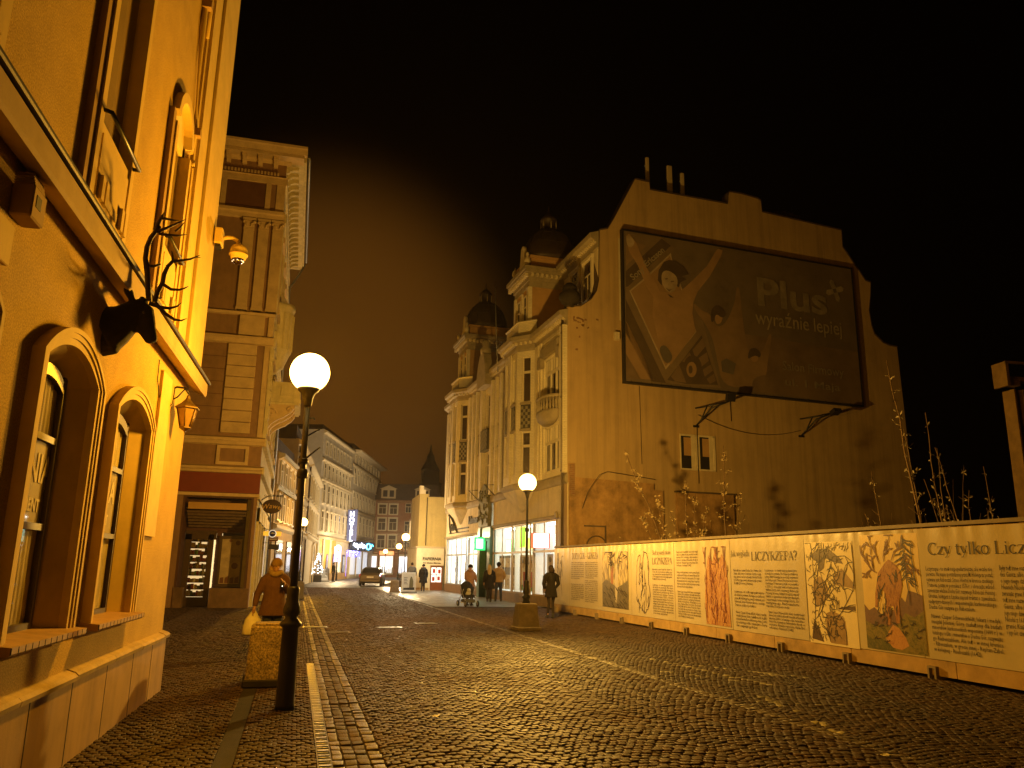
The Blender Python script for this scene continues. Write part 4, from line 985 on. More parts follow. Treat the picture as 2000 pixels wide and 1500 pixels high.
# two canted bays
def bay(s0, n_tag):
    """canted oriel from s0: slanted cheeks and a flat front, slot windows with chequer panels"""
    w1, d = .72, .70; fl = 2.0
    P = [(s0, 0), (s0+w1, d), (s0+w1+fl, d), (s0+2*w1+fl, 0)]
    for i in range(3):
        (xa, ya), (xb, yb) = P[i], P[i+1]; L_ = math.hypot(xb-xa, yb-ya); ang = math.atan2(yb-ya, xb-xa)
        M = Matrix.Translation((xa, ya, 0)) @ Matrix.Rotation(ang, 4, 'Z')
        opens = [(L_*.26, L_*.74)] if i != 1 else [(.22, .72), (1.28, 1.78)]
        t = MB(); hs = []
        for a, b in opens: hs += [(a, b, 5.85, 7.85, 0), (a, b, 9.25, 11.5, 0)]
        pierced(t, 0, L_, 5.4, 12.0, hs, 0, -.20)
        t.v = [tuple(M @ Vector(v)) for v in t.v]; bw = t.build("bay_wall", M_GB, RH)
        for a, b in opens:
            for z0, z1 in ((5.85, 7.85), (9.25, 11.5)):
                f = MB(); zb = z0+(z1-z0)*.66; fw = .065
                f.box(a, a+fw, -.17, -.10, z0, z1); f.box(b-fw, b, -.17, -.10, z0, z1); f.box(a+fw, b-fw, -.17, -.10, z0, z0+.07); f.box(a+fw, b-fw, -.17, -.10, z1-.07, z1); f.box(a+fw, b-fw, -.17, -.09, zb-.06, zb+.06)
                f.v = [tuple(M @ Vector(v)) for v in f.v]; F = f.build("window", M_WF, RH)
                g = MB(); g.box(a+.05, b-.05, -.15, -.14, z0+.05, z1-.05); g.v = [tuple(M @ Vector(v)) for v in g.v]; g.build("pane", M_GLASSB, F)
            c = MB(); c.box(a-.02, b+.02, .0, .03, 7.9, 9.2, 0); c.box(a-.05, b+.05, 0, .07, 7.86, 7.98, 2); c.box(a-.05, b+.05, 0, .07, 9.12, 9.24, 2)
            nx, nz = 4, 7
            for q in range(nx):
                for r in range(nz):
                    w_ = (b-a)/nx; h_ = 1.02/nz
                    if (q+r) % 2: c.box(a+q*w_, a+(q+1)*w_, .03, .045, 8.03+r*h_, 8.03+(r+1)*h_, 1)
            c.v = [tuple(M @ Vector(v)) for v in c.v]; c.build("chequer_panel", [M_TILE1, M_TILE2, M_RST], RH)
        if i == 1:
            t = MB(); t.box(.80, 1.20, 0, .08, 5.5, 11.8); t.v = [tuple(M @ Vector(v)) for v in t.v]; t.build("wall_strip", M_GB, bw)
    def ringp(e, z): return [(s0-e, -.05, z), (s0-e*.6, .0+e, z), (s0+w1-e*.35, d+e, z), (s0+w1+fl+e*.35, d+e, z), (s0+2*w1+fl+e*.6, e, z), (s0+2*w1+fl+e, -.05, z)]
    t = MB(); t.skin([ringp(.02, 5.12), ringp(.12, 5.2), ringp(.14, 5.36), ringp(.03, 5.42)], smooth=False); t.build("bay_sill", M_RST, RH)
    t = MB(); c = (s0+w1+fl/2, .05)
    def shr(k, z): return [(c[0]+(x-c[0])*k, c[1]+(y-c[1])*k, z) for x, y, _ in ringp(.02, 0)]
    t.skin([shr(.06, 4.15), shr(.20, 4.25), shr(.55, 4.62), shr(.92, 5.0), shr(.98, 5.12)], smooth=False); t.build("bay_corbel", M_RPL, RH)
    # cornice with teeth
    t = MB(); t.skin([ringp(.02, 11.75), ringp(.06, 11.85), ringp(.06, 12.05), ringp(.30, 12.18), ringp(.38, 12.24), ringp(.40, 12.42), ringp(.30, 12.50)], smooth=False)
    R0 = ringp(.22, 0)
    for i in range(1, 4):
        a, b = Vector(R0[i]), Vector(R0[i+1]); n = int((b-a).length/.22)
        for k in range(n):
            p = a+(b-a)*((k+.5)/n); t.box(p.x-.05, p.x+.05, p.y-.07, p.y+.05, 12.04, 12.17, 1)
    t.build("bay_cornice", [M_RST, M_RPL], RH)
    # brick parapet
    t = MB(); t.skin([ringp(-.05, 12.5), ringp(-.05, 13.2)], smooth=False); t.skin([ringp(.0, 13.2), ringp(.03, 13.24), ringp(.0, 13.30)], smooth=False); t.build("bay_parapet", M_GB, RH)
    # tower box
    a, b, f0, f1 = s0+.62, s0+w1+fl+.2, .12, -2.6
    t = MB(); t.box(a, b, f1, f0, 12.4, 15.15); t.build("tower", M_TOW, RH)
    t = MB(); t.box(a-.04, a+.22, f0-.1, f0+.10, 12.6, 15.15); t.box(b-.22, b+.04, f0-.1, f0+.10, 12.6, 15.15); t.box((a+b)/2-.10, (a+b)/2+.10, f0-.05, f0+.08, 12.6, 15.1); t.build("tower_pilasters", M_GB, RH)
    for xx in (a+.42, (a+b)/2+.28): simple_window(RH, xx, 13.35, .46, 1.5, 1, M_WF, M_GLASSB, d=f0+.02, bars=(None, .6))
    t = MB()
    for (z0, z1, e) in ((15.15, 15.45, .06), (15.45, 15.62, .12), (15.80, 15.92, .36), (15.92, 16.10, .42)): t.box(a-e, b+e, f1, f0+e, z0, z1)
    t.box(a-.14, b+.14, f1, f0+.14, 15.62, 15.80)
    for k in range(12): t.box(a-.1+k*.25, a+.02+k*.25, f0+.14, f0+.30, 15.64, 15.79, 1)
    for k in range(10): t.box(a-.30, a-.14, f0-.1-k*.25, f0+.02-k*.25, 15.64, 15.79, 1)
    t.build("tower_cornice", [M_RST, M_RPL], RH)
    t = MB(); t.box(a+.08, b-.08, f1, f0-.08, 16.10, 16.72); t.box(a-.02, b+.02, f1, f0, 16.72, 16.84); t.build("tower_attic", M_TOW, RH)
    # front gable with round-headed ornament and little figure
    t = MB(); cx = (a+b)/2-.15
    t.prism_xz([(cx-.75, 16.1), (cx-.70, 16.45), (cx-.45, 16.62), (cx-.32, 17.0), (cx-.28, 17.35)]+[(cx-.28*math.cos(k*.393), 17.35+.30*math.sin(k*.393)) for k in range(1, 8)]+[(cx+.28, 17.35), (cx+.32, 17.0), (cx+.45, 16.62), (cx+.70, 16.45), (cx+.75, 16.1)], f0-.05, f0+.10)
    t.build("tower_gable", M_RPL, RH)
    t = MB(); t.lathe([(.12, 16.12), (.16, 16.2), (.10, 16.3), (.17, 16.42), (.14, 16.62), (.06, 16.7), (.09, 16.8), (.07, 16.92), (.001, 16.97)], (cx-1.0, f0+.16, 0), 12)
    t.lathe([(.12, 16.12), (.16, 16.2), (.10, 16.3), (.17, 16.42), (.14, 16.62), (.06, 16.7), (.001, 16.86)], (cx+1.0, f0+.16, 0), 12); t.build("finial", M_RPL, RH)
    # dome with ribs, then lantern
    cx, cy = (a+b)/2, (f0+f1)/2-.0; hx = (b-a)/2*1.12; hy = (f0-f1)/2
    def sq(k, z):
        out = []
        for q in range(24):
            an = 2*math.pi*q/24; c_, s_ = math.cos(an), math.sin(an); pw = .62
            out.append((cx+hx*k*math.copysign(abs(c_)**pw, c_), cy+hy*k*math.copysign(abs(s_)**pw, s_), z))
        return out
    t = MB(); prof = [(1.0, 16.84), (1.02, 17.0), (.985, 17.35), (.90, 17.75), (.78, 18.10), (.62, 18.40), (.46, 18.62), (.40, 18.70)]
    t.skin([sq(k, z) for k, z in prof], smooth=True); DM = t.build("dome", M_DOME, RH)
    t = MB()
    for q in range(0, 24, 2):
        t.tube([sq(k*1.01, z)[q] for k, z in prof], .022, 5)
    for k, z in prof[1:6:2]: t.tube(sq(k*1.006, z)+[sq(k*1.006, z)[0]], .012, 4)
    t.build("dome_seams", M_DOME, DM)
    t = MB(); t.lathe([(.46, 18.68), (.46, 18.78), (.34, 18.82), (.34, 19.25), (.44, 19.3), (.44, 19.38), (.34, 19.5), (.2, 19.68), (.06, 19.78), (.03, 20.1), (.001, 20.2)], (cx, cy, 0), 12); LT = t.build("lantern", M_DOME, RH)
    t = MB()
    for q in range(6): t.tube([(cx+.40*math.cos(q*1.047), cy+.40*math.sin(q*1.047), 18.8), (cx+.40*math.cos(q*1.047), cy+.40*math.sin(q*1.047), 19.3)], .035, 6)
    t.build("lantern_posts", M_RST, LT)
bay(4.15, 0); bay(16.5, 1)
# stretch cornices
mb = MB(); CPR = [(0, 11.75), (.06, 11.82), (.06, 12.02), (.26, 12.16), (.36, 12.22), (.38, 12.40), (0, 12.50)]
for a, b in ((-.05, 4.1), (7.6, 16.4), (20.0, LEN+.35)): moulding(mb, CPR, a, b, 1)
for a, b in ((0, 4.1), (7.7, 16.4), (20.0, LEN)):
    n = int((b-a)/.20)
    for k in range(n): mb.box(a+k*.20, a+k*.20+.10, .06, .24, 12.03, 12.15, 1)
mb.build("cornice", [M_RST, M_RPL], RH)
# windows of the right wing with fine glazing bars
def many_light(s, z, w, h):
    f = MB(); fw = .07; f.box(s, s+fw, -.20, -.10, z, z+h); f.box(s+w-fw, s+w, -.20, -.10, z, z+h); f.box(s, s+w, -.20, -.10, z, z+fw); f.box(s, s+w, -.20, -.10, z+h-fw, z+h)
    zb = z+h*.64; f.box(s, s+w, -.20, -.09, zb-.06, zb+.06)
    for k in (1, 2): x = s+w*k/3; f.box(x-.045, x+.045, -.20, -.095, z, z+h)
    for k in range(9):
        x = s+w*(k+.5)/9; f.box(x-.018, x+.018, -.19, -.11, zb, z+h)
    F = f.build("window", M_WF, RH); g = MB(); g.box(s+.05, s+w-.05, -.17, -.16, z+.05, z+h-.05); g.build("pane", M_GLASSB, F)
many_light(.95, 5.72, 2.05, 2.03); many_light(.95, 8.95, 2.05, 1.95)
mb = MB(); mb.box(.85, 3.1, .0, .16, 10.95, 11.45); mb.box(2.85, 3.35, .02, .22, 10.55, 11.0); mb.box(.55, .9, .02, .22, 10.55, 11.0); mb.build("window_hood", M_RST, RH)
# bowed balcony with stone balusters
mb = MB(); cx = 1.98
def bow(r, z, n=14): return [(cx+1.12*r*math.cos(math.pi*k/n), .02+.55*r*math.sin(math.pi*k/n), z) for k in range(n+1)]
mb.skin([bow(.25, 7.72), bow(.62, 7.78), bow(.9, 7.95), bow(1.0, 8.15), bow(1.03, 8.22), bow(1.03, 8.30), bow(.98, 8.32)], closed=True)
BB = mb.build("balcony", M_RST, RH); mb = MB()
mb.skin([bow(1.0, 8.82), bow(1.05, 8.86), bow(1.05, 8.95), bow(.98, 8.97)], closed=True)
for k in range(15):
    x, y, _ = bow(.96, 0)[k]; mb.lathe([(.035, 8.32), (.055, 8.45), (.03, 8.65), (.045, 8.82)], (x, y, 0), 8)
mb.build("balustrade", M_RST, BB)
# slot windows of flat stretches
for a, b, z0, z1, _ in hol:
    simple_window(RH, a, z0, b-a, z1-z0, 1, M_WF, M_GLASSB, d=-.16, bars=((.5 if b-a > 1 else None), .66))
for a, b in slots+[(20.6, 21.0)]: mb = MB(); mb.box(a-.02, b+.02, 0, .05, 7.95, 9.15, 0); mb.box(a-.05, b+.05, 0, .09, 7.9, 8.0, 2); mb.box(a-.05, b+.05, 0, .09, 9.08, 9.2, 2); mb.build('sill_panel', [M_TILE1, M_TILE2, M_RST], RH)
mb = MB()
for q in range(9):
    for r in range(8):
        if (q+r) % 2: mb.box(11.6+q*.144, 11.6+(q+1)*.144, .30, .315, 8.05+r*.13, 8.05+(r+1)*.13, 1)
mb.box(11.55, 12.95, 0, .30, 7.95, 9.15, 0)
mb.build("chequer_panel", [M_TILE1, M_TILE2, M_RST], RH)
# carved crest over the middle axis and on the roofline
mb = MB()
mb.prism_xz([(11.35, 11.6), (13.1, 11.6), (13.2, 12.2), (13.0, 12.9), (12.6, 13.5), (12.2, 13.7), (11.8, 13.5), (11.5, 12.9), (11.3, 12.2)], .1, .55)
mb.lathe([(.28, 13.5), (.36, 13.8), (.2, 14.0), (.26, 14.25), (.001, 14.5)], (12.2, .3, 0), 12); mb.build("roof_crest", M_RST, RH)
mb = MB(); rnd = random.Random(5)
mb.prism_xz([(11.3, 3.75), (13.2, 3.75), (13.3, 4.6), (13.1, 5.4), (12.7, 5.9), (12.25, 6.1), (11.8, 5.9), (11.4, 5.4), (11.2, 4.6)], 0, .22)
for k in range(26):
    x, z = rnd.uniform(11.45, 13.05), rnd.uniform(3.95, 5.75); a = rnd.uniform(0, 6.28)
    mb.tube([(x+.16*math.cos(a+q*.8)*(1-.1*q), .25, z+.16*math.sin(a+q*.8)*(1-.1*q)) for q in range(6)], [.05, .05, .045, .04, .03, .01], 6)
mb.build("portal_relief", pm("relief_grey_green", (.15, .15, .085), .6, .3, 6, .2, 60, .3), RH)
mb = MB(); mb.tube([(9.6, .3, 11.9), (9.25, .55, 14.3), (9.1, .7, 16.6)], [.035, .03, .02], 6); mb.build("flag_pole", M_GREYM, RH)
for s in (10.3, 13.7):
    mb = MB(); mb.tube([(s, 0, 5.9), (s, .7, 5.85), (s, 0, 5.2), (s, 0, 5.9)], .03, 6); mb.build("iron_bracket", M_DARK, RH)
# ground storey: fascia, shop frames, base, portal
mb = MB(); mb.box(-.0, 10.9, -.25, 0, 3.72, 5.05); mb.box(13.4, LEN, -.25, 0, 3.45, 5.05); mb.box(-.0, 1.18, -.25, 0, 0, 3.72); mb.box(10.9, 13.4, -.6, -.3, 0, 3.8); mb.box(22.0, LEN, -.25, 0, 0, 3.45)
mb.build("shop_fascia", M_RPL, RH)
mb = MB(); moulding(mb, [(0, 5.0), (.08, 5.04), (.12, 5.12), (.12, 5.32), (.06, 5.4), (0, 5.45)], -.05, LEN, 1)
moulding(mb, [(0, 3.62), (.10, 3.66), (.10, 3.76), (0, 3.80)], .7, 10.9, 1); moulding(mb, [(0, 3.36), (.10, 3.40), (.10, 3.48), (0, 3.52)], 13.4, LEN, 1)
mb.lathe([(.001, .1), (.14, .1), (.14, .16), (.001, .16)], (.95, 0, 3.78), 14, axis='y')
mb.build("string_course", M_RST, RH)
mb = MB(); mb.box(1.1, 10.9, -.2, .04, 0, .42); mb.box(13.4, LEN, -.2, .04, 0, .50); mb.build("shop_base", pm("base_stone", (.16, .10, .06), .6, .3, 4, .2, 40, .35), RH)
mb = MB(); mb.box(10.9, 11.45, -.3, .18, 0, 3.72); mb.box(12.95, 13.45, -.3, .18, 0, 3.72); mb.box(11.45, 12.95, -.3, .10, 3.0, 3.72); PT = mb.build("portal", M_TEAL, RH)
mb = MB(); mb.box(11.5, 12.9, -.28, -.22, 0, 2.95); mb.build("door", M_WOODD, PT)
mb = MB(); mb.box(12.0, 12.4, -.21, -.20, 1.9, 2.4); mb.build("house_plate", pm("plate_blue", (.03, .05, .09), .4), PT)
M_SF = pm("shop_frame_brass", (.30, .20, .09), .45, .2, 5, .05, 50, .5)
M_SLIT = em("shop_wall_glow", (.96, 1.0, .93), SHOP_E, (.9, .9, .85)); M_SLIT2 = em('shop_wall_glow_dim', (.96, 1.0, .93), SHOP_E*.22, (.9, .9, .85))  # back walls emit the window light themselves, standing in for shop lighting
M_STRIP = em("ceiling_tubes", (.95, 1, .95), 9.0)
bays = [(1.22, 4.28, 3.62), (4.60, 7.36, 3.62), (7.44, 10.85, 3.62), (13.6, 16.3, 3.36), (16.62, 19.2, 3.36), (19.2, 21.95, 3.36)]
rnd = random.Random(21)
M_DISP = [pm("display_grey", (.30, .29, .27), .6), pm("display_white", (.75, .73, .68), .6), pm("display_dark", (.05, .05, .05), .5), pm("display_red", (.45, .03, .03), .5), pm("display_green", (.08, .35, .06), .5), pm("display_tan", (.45, .33, .2), .6)]
for bi, (a, b, zt) in enumerate(bays):
    zb = .42 if a < 12 else .50; f = MB()
    f.box(a, a+.07, -.03, .03, zb, zt); f.box(b-.07, b, -.03, .03, zb, zt); f.box(a+.07, b-.07, -.03, .03, zb, zb+.07); f.box(a+.07, b-.07, -.03, .03, zt-.07, zt); zm = 2.32; f.box(a+.07, b-.07, -.03, .028, zm-.05, zm+.05)
    x = (a+b)/2; f.box(x-.025, x+.025, -.02, .022, zb+.07, zt-.07)
    F = f.build("shop_window", M_SF if a < 12 else M_GREYM, RH)
    g = MB(); g.box(a+.05, b-.05, -.006, -.001, zb+.05, zt-.05); g.build("pane", M_CLEAR, F)
    w_ = MB(); w_.box(a, b, -1.30, -1.26, zb, zt); w_.build("glowing_back_wall", M_SLIT if a > 12 else M_SLIT2, F)
    c = MB(); c.box(a, b, -1.26, -.12, zb-.02, zb); c.box(a-.02, a, -1.26, -.12, zb, zt); c.box(b, b+.02, -1.26, -.12, zb, zt); c.box(a, b, -1.26, -.12, zt, zt+.02); c.build("shop_interior", pm("interior_white", (.75, .75, .70), .7, .05, 3), F)
    t = MB(); t.box(a+.2, b-.2, -.75, -.60, zt-.10, zt-.04); t.build("ceiling_light", M_STRIP, F)
    d = MB()
    if bi in (1, 2):           # posters standing in the lower lights
        n = 2 if bi == 1 else 3
        for k in range(n):
            x0 = a+.2+(b-a-.4)*k/n; w2 = (b-a-.4)/n-.10
            d.box(x0, x0+w2, -.30, -.28, zb+.12, zm-.12, 1)
            if bi == 1:
                d.box(x0+.06, x0+w2-.06, -.275, -.27, zm-.55, zm-.2, 0); d.ball((x0+w2*.5, -.27, zm-.55), .16, 5, 12, 8, 1, .05, 1.2); d.ball((x0+w2*.5, -.26, zm-.42), .17, 2, 12, 8, 1, .04, .6)
                d.box(x0+.1, x0+w2-.1, -.275, -.268, zb+.14, zb+.4, 4); d.box(x0+.2, x0+w2*.45, -.268, -.262, zb+.3, zb+1.0, 3)
            else:
                d.box(x0, x0+w2, -.277, -.27, 1.25, 1.62, 2); d.box(x0, x0+w2, -.277, -.27, zm-.25, zm-.12, 2)
                for q, zz in enumerate((1.98, .9)):
                    for a_ in range(12): d.box(x0+w2*.35+.13*math.cos(a_*.524)-.025, x0+w2*.35+.13*math.cos(a_*.524)+.025, -.277, -.27, zz+.13*math.sin(a_*.524)-.025, zz+.13*math.sin(a_*.524)+.025, 0)
    if bi == 0:
        for k in range(2):
            x0 = a+.3+k*1.3; d.box(x0, x0+.9, -.30, -.28, zb+.1, 1.28, 2)
            d.box(x0+.1, x0+.9, -.5, -.48, 1.4, zm-.1, 1); d.ball((x0+.45, -.47, 1.85), .16, 5, 12, 8, 1, .05, 1.3); d.ball((x0+.45, -.46, 1.98), .18, 2, 12, 8, 1, .05, .7)
            for q in range(4): d.box(x0+.12, x0+.7, -.275, -.27, .60+q*.16, .65+q*.16, 0)
        d.ball((2.0, -.4, 1.1), .42, 0, 18, 10, .8, .1, 1.1)
        d.ball((2.0, -.38, 1.1), .26, 1, 18, 10, .8, .1, 1.1)
    if bi >= 3:                # dressed busts and shelves
        for k in range(2):
            x0 = a+.65+k*1.3; d.lathe([(.05, zb), (.04, zb+.7), (.15, zb+.75), (.18, zb+.95), (.12, zb+1.15), (.17, zb+1.35), (.06, zb+1.48), (.05, zb+1.55), (.09, zb+1.62), (.08, zb+1.74), (.001, zb+1.78)], (x0, -.55, 0), 12, rnd.choice((0, 1, 2, 5)))
        for k in range(5): x0 = a+.2+rnd.uniform(0, b-a-.6); d.box(x0, x0+rnd.uniform(.1, .3), -.8, -.6, zb, zb+rnd.uniform(.15, .6), rnd.choice((0, 1, 3, 5)))
        d.box(a+.1, b-.1, -1.2, -1.0, 2.5, 2.55, 0)
        for k in range(9): x0 = a+.15+k*(b-a-.4)/9; d.box(x0, x0+.18, -1.2, -1.05, 2.55, 2.55+rnd.uniform(.15, .5), rnd.choice((0, 1, 5)))
    if bi in (0, 1, 2):
        d.box(a+.12, b-.12, -1.2, -1.1, 2.42, 2.62, 5 if bi < 2 else 0)
        d.box(a+.3, a+.8, -1.0, -.8, 2.42, 3.2, 0)
    dd = d.build("display", M_DISP, F)
    if bi == 2 or bi == 0: 
        tx = text("KORO", .20, M_WHITE, F, ((b-.55) if bi == 2 else a+2.3, -.262, 1.36 if bi == 2 else 1.02), rot=(math.pi/2, 0, math.pi))
# lit box signs on the shops
def lit_box(label, s, z, w, h, d0, d1, face, side, es, ss):
    o = empty("lightbox_sign", RH.matrix_basis @ Vector((s, d0, z)), RH.rotation_euler.z, label, "sign")
    mb = MB(); mb.box(-w/2+.02, w/2-.02, 0.005, d1-d0-.005, -h/2+.02, h/2-.02); mb.build("lit_face", face, o)
    mb = MB()
    D_ = d1-d0
    if D_ > w:
        for (y0, y1, z0, z1) in ((-.01, D_+.01, -h/2, -h/2+.02), (-.01, D_+.01, h/2-.02, h/2), (-.05, .0, -h/2, h/2), (D_-.015, D_+.01, -h/2, h/2)): mb.box(-w/2, w/2, y0, y1, z0, z1)
    else:
        for (x0, x1, z0, z1) in ((-w/2, w/2, -h/2, -h/2+.03), (-w/2, w/2, h/2-.03, h/2), (-w/2, -w/2+.03, -h/2, h/2), (w/2-.03, w/2, -h/2, h/2)): mb.box(x0, x1, 0, D_, z0, z1)
    mb.build("rim", side, o); return o
RH.rotation_euler = RH.rotation_euler; bpy.context.view_layer.update()
M_GRN = em("sign_green", (.03, 1.0, .22), 1.3, (.05, .5, .1)); M_GRNW = em("sign_green_white", (.55, 1.0, .72), 3.0)
M_WHT = em("sign_white_hot", (1, .98, .93), 4.0); M_REDE = em("sign_red", (1, .05, .03), 1.2, (.5, .03, .03)); M_LIME = em("sign_lime", (.25, .95, .03), 1.3, (.2, .6, .05)); M_YELE = em("sign_yellow_warm", (1, .75, .08), 1.6)
o = lit_box("glowing green and white cube sign on the teal portal", 12.35, 2.85, .22, .70, .10, .66, M_GRN, M_GRN, 1, 1)
mb = MB(); mb.box(-.125, -.115, .09, .47, -.25, .25); mb.build("white_core", M_GRNW, o); mb = MB(); mb.box(-.05, .05, -.1, .0, .2, .25); mb.build("arm", M_DARK, o)
o = lit_box("green lit box standing inside the shop window right of the portal", 9.2, 2.68, .9, .62, -.50, -.34, M_GRNW, M_GRN, 1, 1)
o = lit_box("lime green lit panel high in the middle shop window", 6.6, 3.05, .85, 1.0, -.40, -.25, M_LIME, M_YELE, 1, 1)
o = lit_box("big white lit sign with a red edge beside the display fence", 2.05, 2.74, .24, .62, .10, .78, M_WHT, M_REDE, 1, 1)
o = lit_box("yellow lit panel low in the middle shop window beside the lamp post", 5.6, 2.72, .5, .5, -.36, -.25, M_YELE, M_YELE, 1, 1)
# shop lettering over the far windows
M_SL = pm("sign_dark_letters", (.03, .028, .02), .6)
lt = empty("shop_lettering", RH.matrix_basis @ Vector((16.1, .03, 0)), RH.rotation_euler.z+math.pi, "dark raised shop lettering and leaf scroll above the far shop windows", "sign")
text("Kolorowa", .62, M_SL, lt, (-.0, -.03, 4.1), ex=.03, bold=.02, xs=.85)
text("Gala", .62, M_SL, lt, (-4.8, -.03, 3.85), ex=.03, bold=.02, xs=.95)
mb = MB()
mb.tube([(-5.2, -.05, 4.9), (-4.4, -.05, 4.65), (-3.6, -.05, 4.2), (-2.9, -.05, 3.72)], .07, 6)
mb.tube([(-5.1, -.05, 4.8), (-5.0, -.05, 4.2), (-4.6, -.05, 3.7)], .05, 6); mb.box(-2.9, -.0, -.05, 0, 3.86, 3.94); mb.box(-5.2, -.0, -.05, 0, 3.66, 3.72)
mb.build("scroll", M_SL, lt)
# upper storey set back over the right wing
mb = MB(); mb.box(0.1, 4.3, -4, -1.5, 12.3, 16.2); mb.build("attic_storey", M_RPL, RH)
mb = MB(); moulding(mb, [(-1.5, 15.5), (-1.42, 15.56), (-1.42, 15.8), (-1.22, 15.95), (-1.10, 16.0), (-1.08, 16.2), (-1.5, 16.34)], .0, 4.4, 1)
for k in range(20): mb.box(.05+k*.21, .15+k*.21, -1.42, -1.26, 15.82, 15.93, 1)
mb.build("attic_cornice", [M_RST, M_RPL], RH)
simple_window(RH, .75, 13.5, .95, 1.85, 1, M_WF, M_GLASSB, d=-1.48, bars=(.5, .62), surround=(.14, .08)); simple_window(RH, 2.3, 13.5, .95, 1.85, 1, M_WF, M_GLASSB, d=-1.48, bars=(.5, .62), surround=(.14, .08))
mb = MB(); mb.tube([(.18, .16, 12.3), (.18, .16, .1)], .06, 8)
for z in (2.5, 5.5, 8.6, 11.4): mb.lathe([(.075, z), (.075, z+.08)], (.18, .16, 0), 10)
mb.build("downpipe", pm("pipe_brown", (.07, .05, .035), .5), RH)
# roof body behind
mb = MB()
mb.prism_xz([(1.8, 12.3), (LEN, 12.3), (LEN-.4, 15.2), (9, 17.2), (1.8, 17.6)], -9, -3.4); mb.build("roof", pm("roof_black", (.02, .015, .012), .8, .3, 3, .3, 20, .2), RH)
# ------------------------------------------------------------------ blank gable end of the towered house, facing the viewer
def pmf(name, c, *a, **k): return pm(name, tuple(v*.62+m*.38 for v, m in zip(c, (.185, .14, .095))), *a, **k)
GAF = wall_frame("gable_frame_tmp", RA, GB); GRZ = GAF.rotation_euler.z; bpy.data.objects.remove(GAF)
GA = RA
def G(px, py): return on_wall(px, py, RA, GB)
M_GAB = pm("gable_plaster", (.47, .335, .165), .9, .14, .35, .25, 50, .15, streak=.26, dirt=.12, speck=.10)
M_GABE = pm("gable_coping", (.10, .07, .045), .8, .3, 4, .2, 40, .2)
inv = Matrix.Rotation(GRZ-RH.rotation_euler.z, 4, 'Z')
gb = empty("gable_wall", (0, 0, 0), GRZ-RH.rotation_euler.z); gb.parent = RH
out = [(0, -.05), (0, 5.9), (0, 12.59), (.65, 12.71), (1.14, 13.08), (1.40, 13.5), (1.50, 14.0), (1.55, 16.4), (1.98, 16.54), (2.3, 17.1), (3.41, 19.26), (4.16, 19.24), (4.18, 18.86), (4.4, 18.86), (8.42, 18.9), (8.46, 19.36), (8.56, 19.56), (9.2, 19.58), (10.2, 19.50), (10.36, 19.40), (10.40, 18.82), (15.21, 18.65), (15.19, 17.75), (16.48, 16.11), (16.80, 16.05), (16.70, 15.3), (16.53, 14.5), (16.60, 13.75), (16.75, 13.3), (17.27, 12.90), (17.7, 12.8), (18.14, 12.78), (18.22, 9), (18.3, -.05)]
mb = MB(); mb.prism_xz(out, 0, .45); gw = mb.build("gable_wall", M_GAB, gb)
bpy.data.objects.remove(gb); gw.parent = RH; gw.matrix_basis = inv
mb = MB()
P = out[2:-2]
for k in range(len(P)-1):
    (x0, z0), (x1, z1) = P[k], P[k+1]; mb.add([(x0, -.04, z0), (x1, -.04, z1), (x1, .5, z1), (x0, .5, z0), (x0, -.04, z0+.05), (x1, -.04, z1+.05), (x1, .5, z1+.05), (x0, .5, z0+.05)], [(0, 1, 5, 4), (2, 3, 7, 6), (4, 5, 6, 7), (0, 4, 7, 3), (1, 2, 6, 5)])
o = mb.build("gable_coping", M_GABE, RH); o.matrix_basis = inv
def on_gable(mb, name, mat, parent=None, fix=True):
    o = mb.build(name, mat, parent or RH, fix)
    if parent is None: o.matrix_basis = inv
    return o
# old party-wall remains: rough brick and patched render
M_OLD = brickmat("old_brick", (.22, .09, .04), (.30, .15, .06), (.30, .20, .10), .26, .08, .014, .9, .9, .55)
M_OLDP = pm("old_render_patchy", (.40, .245, .10), .95, .45, 1.6, .9, 26, .1, dirt=.3, streak=.2)
mb = MB(); mb.prism_xz([(0.05, 0), (.05, 5.83), (.3, 5.84), (.3, 5.27), (3.97, 5.18), (3.96, 4.92), (4.4, 4.9), (4.4, 0)], -.10, -.0); on_gable(mb, "old_wall_patch", M_OLDP)
mb = MB(); mb.prism_xz([(.06, 0), (.06, 2.2), (.5, 2.4), (1.4, 2.3), (1.5, 0)], -.13, -.10); mb.prism_xz([(.06, 4.6), (.06, 5.8), (.28, 5.8), (.28, 4.5)], -.12, -.10); on_gable(mb, "brick_patch", M_OLD)
mb = MB(); mb.box(1.62, 1.68, -.14, -.10, 1.0, 3.35); mb.box(.7, 1.68, -.14, -.10, 3.28, 3.34)
pts = [(.8+.45*(1-math.cos(k*.35)), 2.5+.42*math.sin(k*.35)) for k in range(10)]; mb.tube([(x, -.12, z) for x, z in pts], .03, 6); on_gable(mb, "niche_trace", M_GABE)
mb = MB(); mb.box(5.05, 7.9, -.14, 0, 0, 4.86); on_gable(mb, "old_wall_patch", M_OLDP)
mb = MB(); mb.box(5.0, 7.95, -.2, 0, 4.86, 4.93); on_gable(mb, "old_wall_ledge", M_GABE)
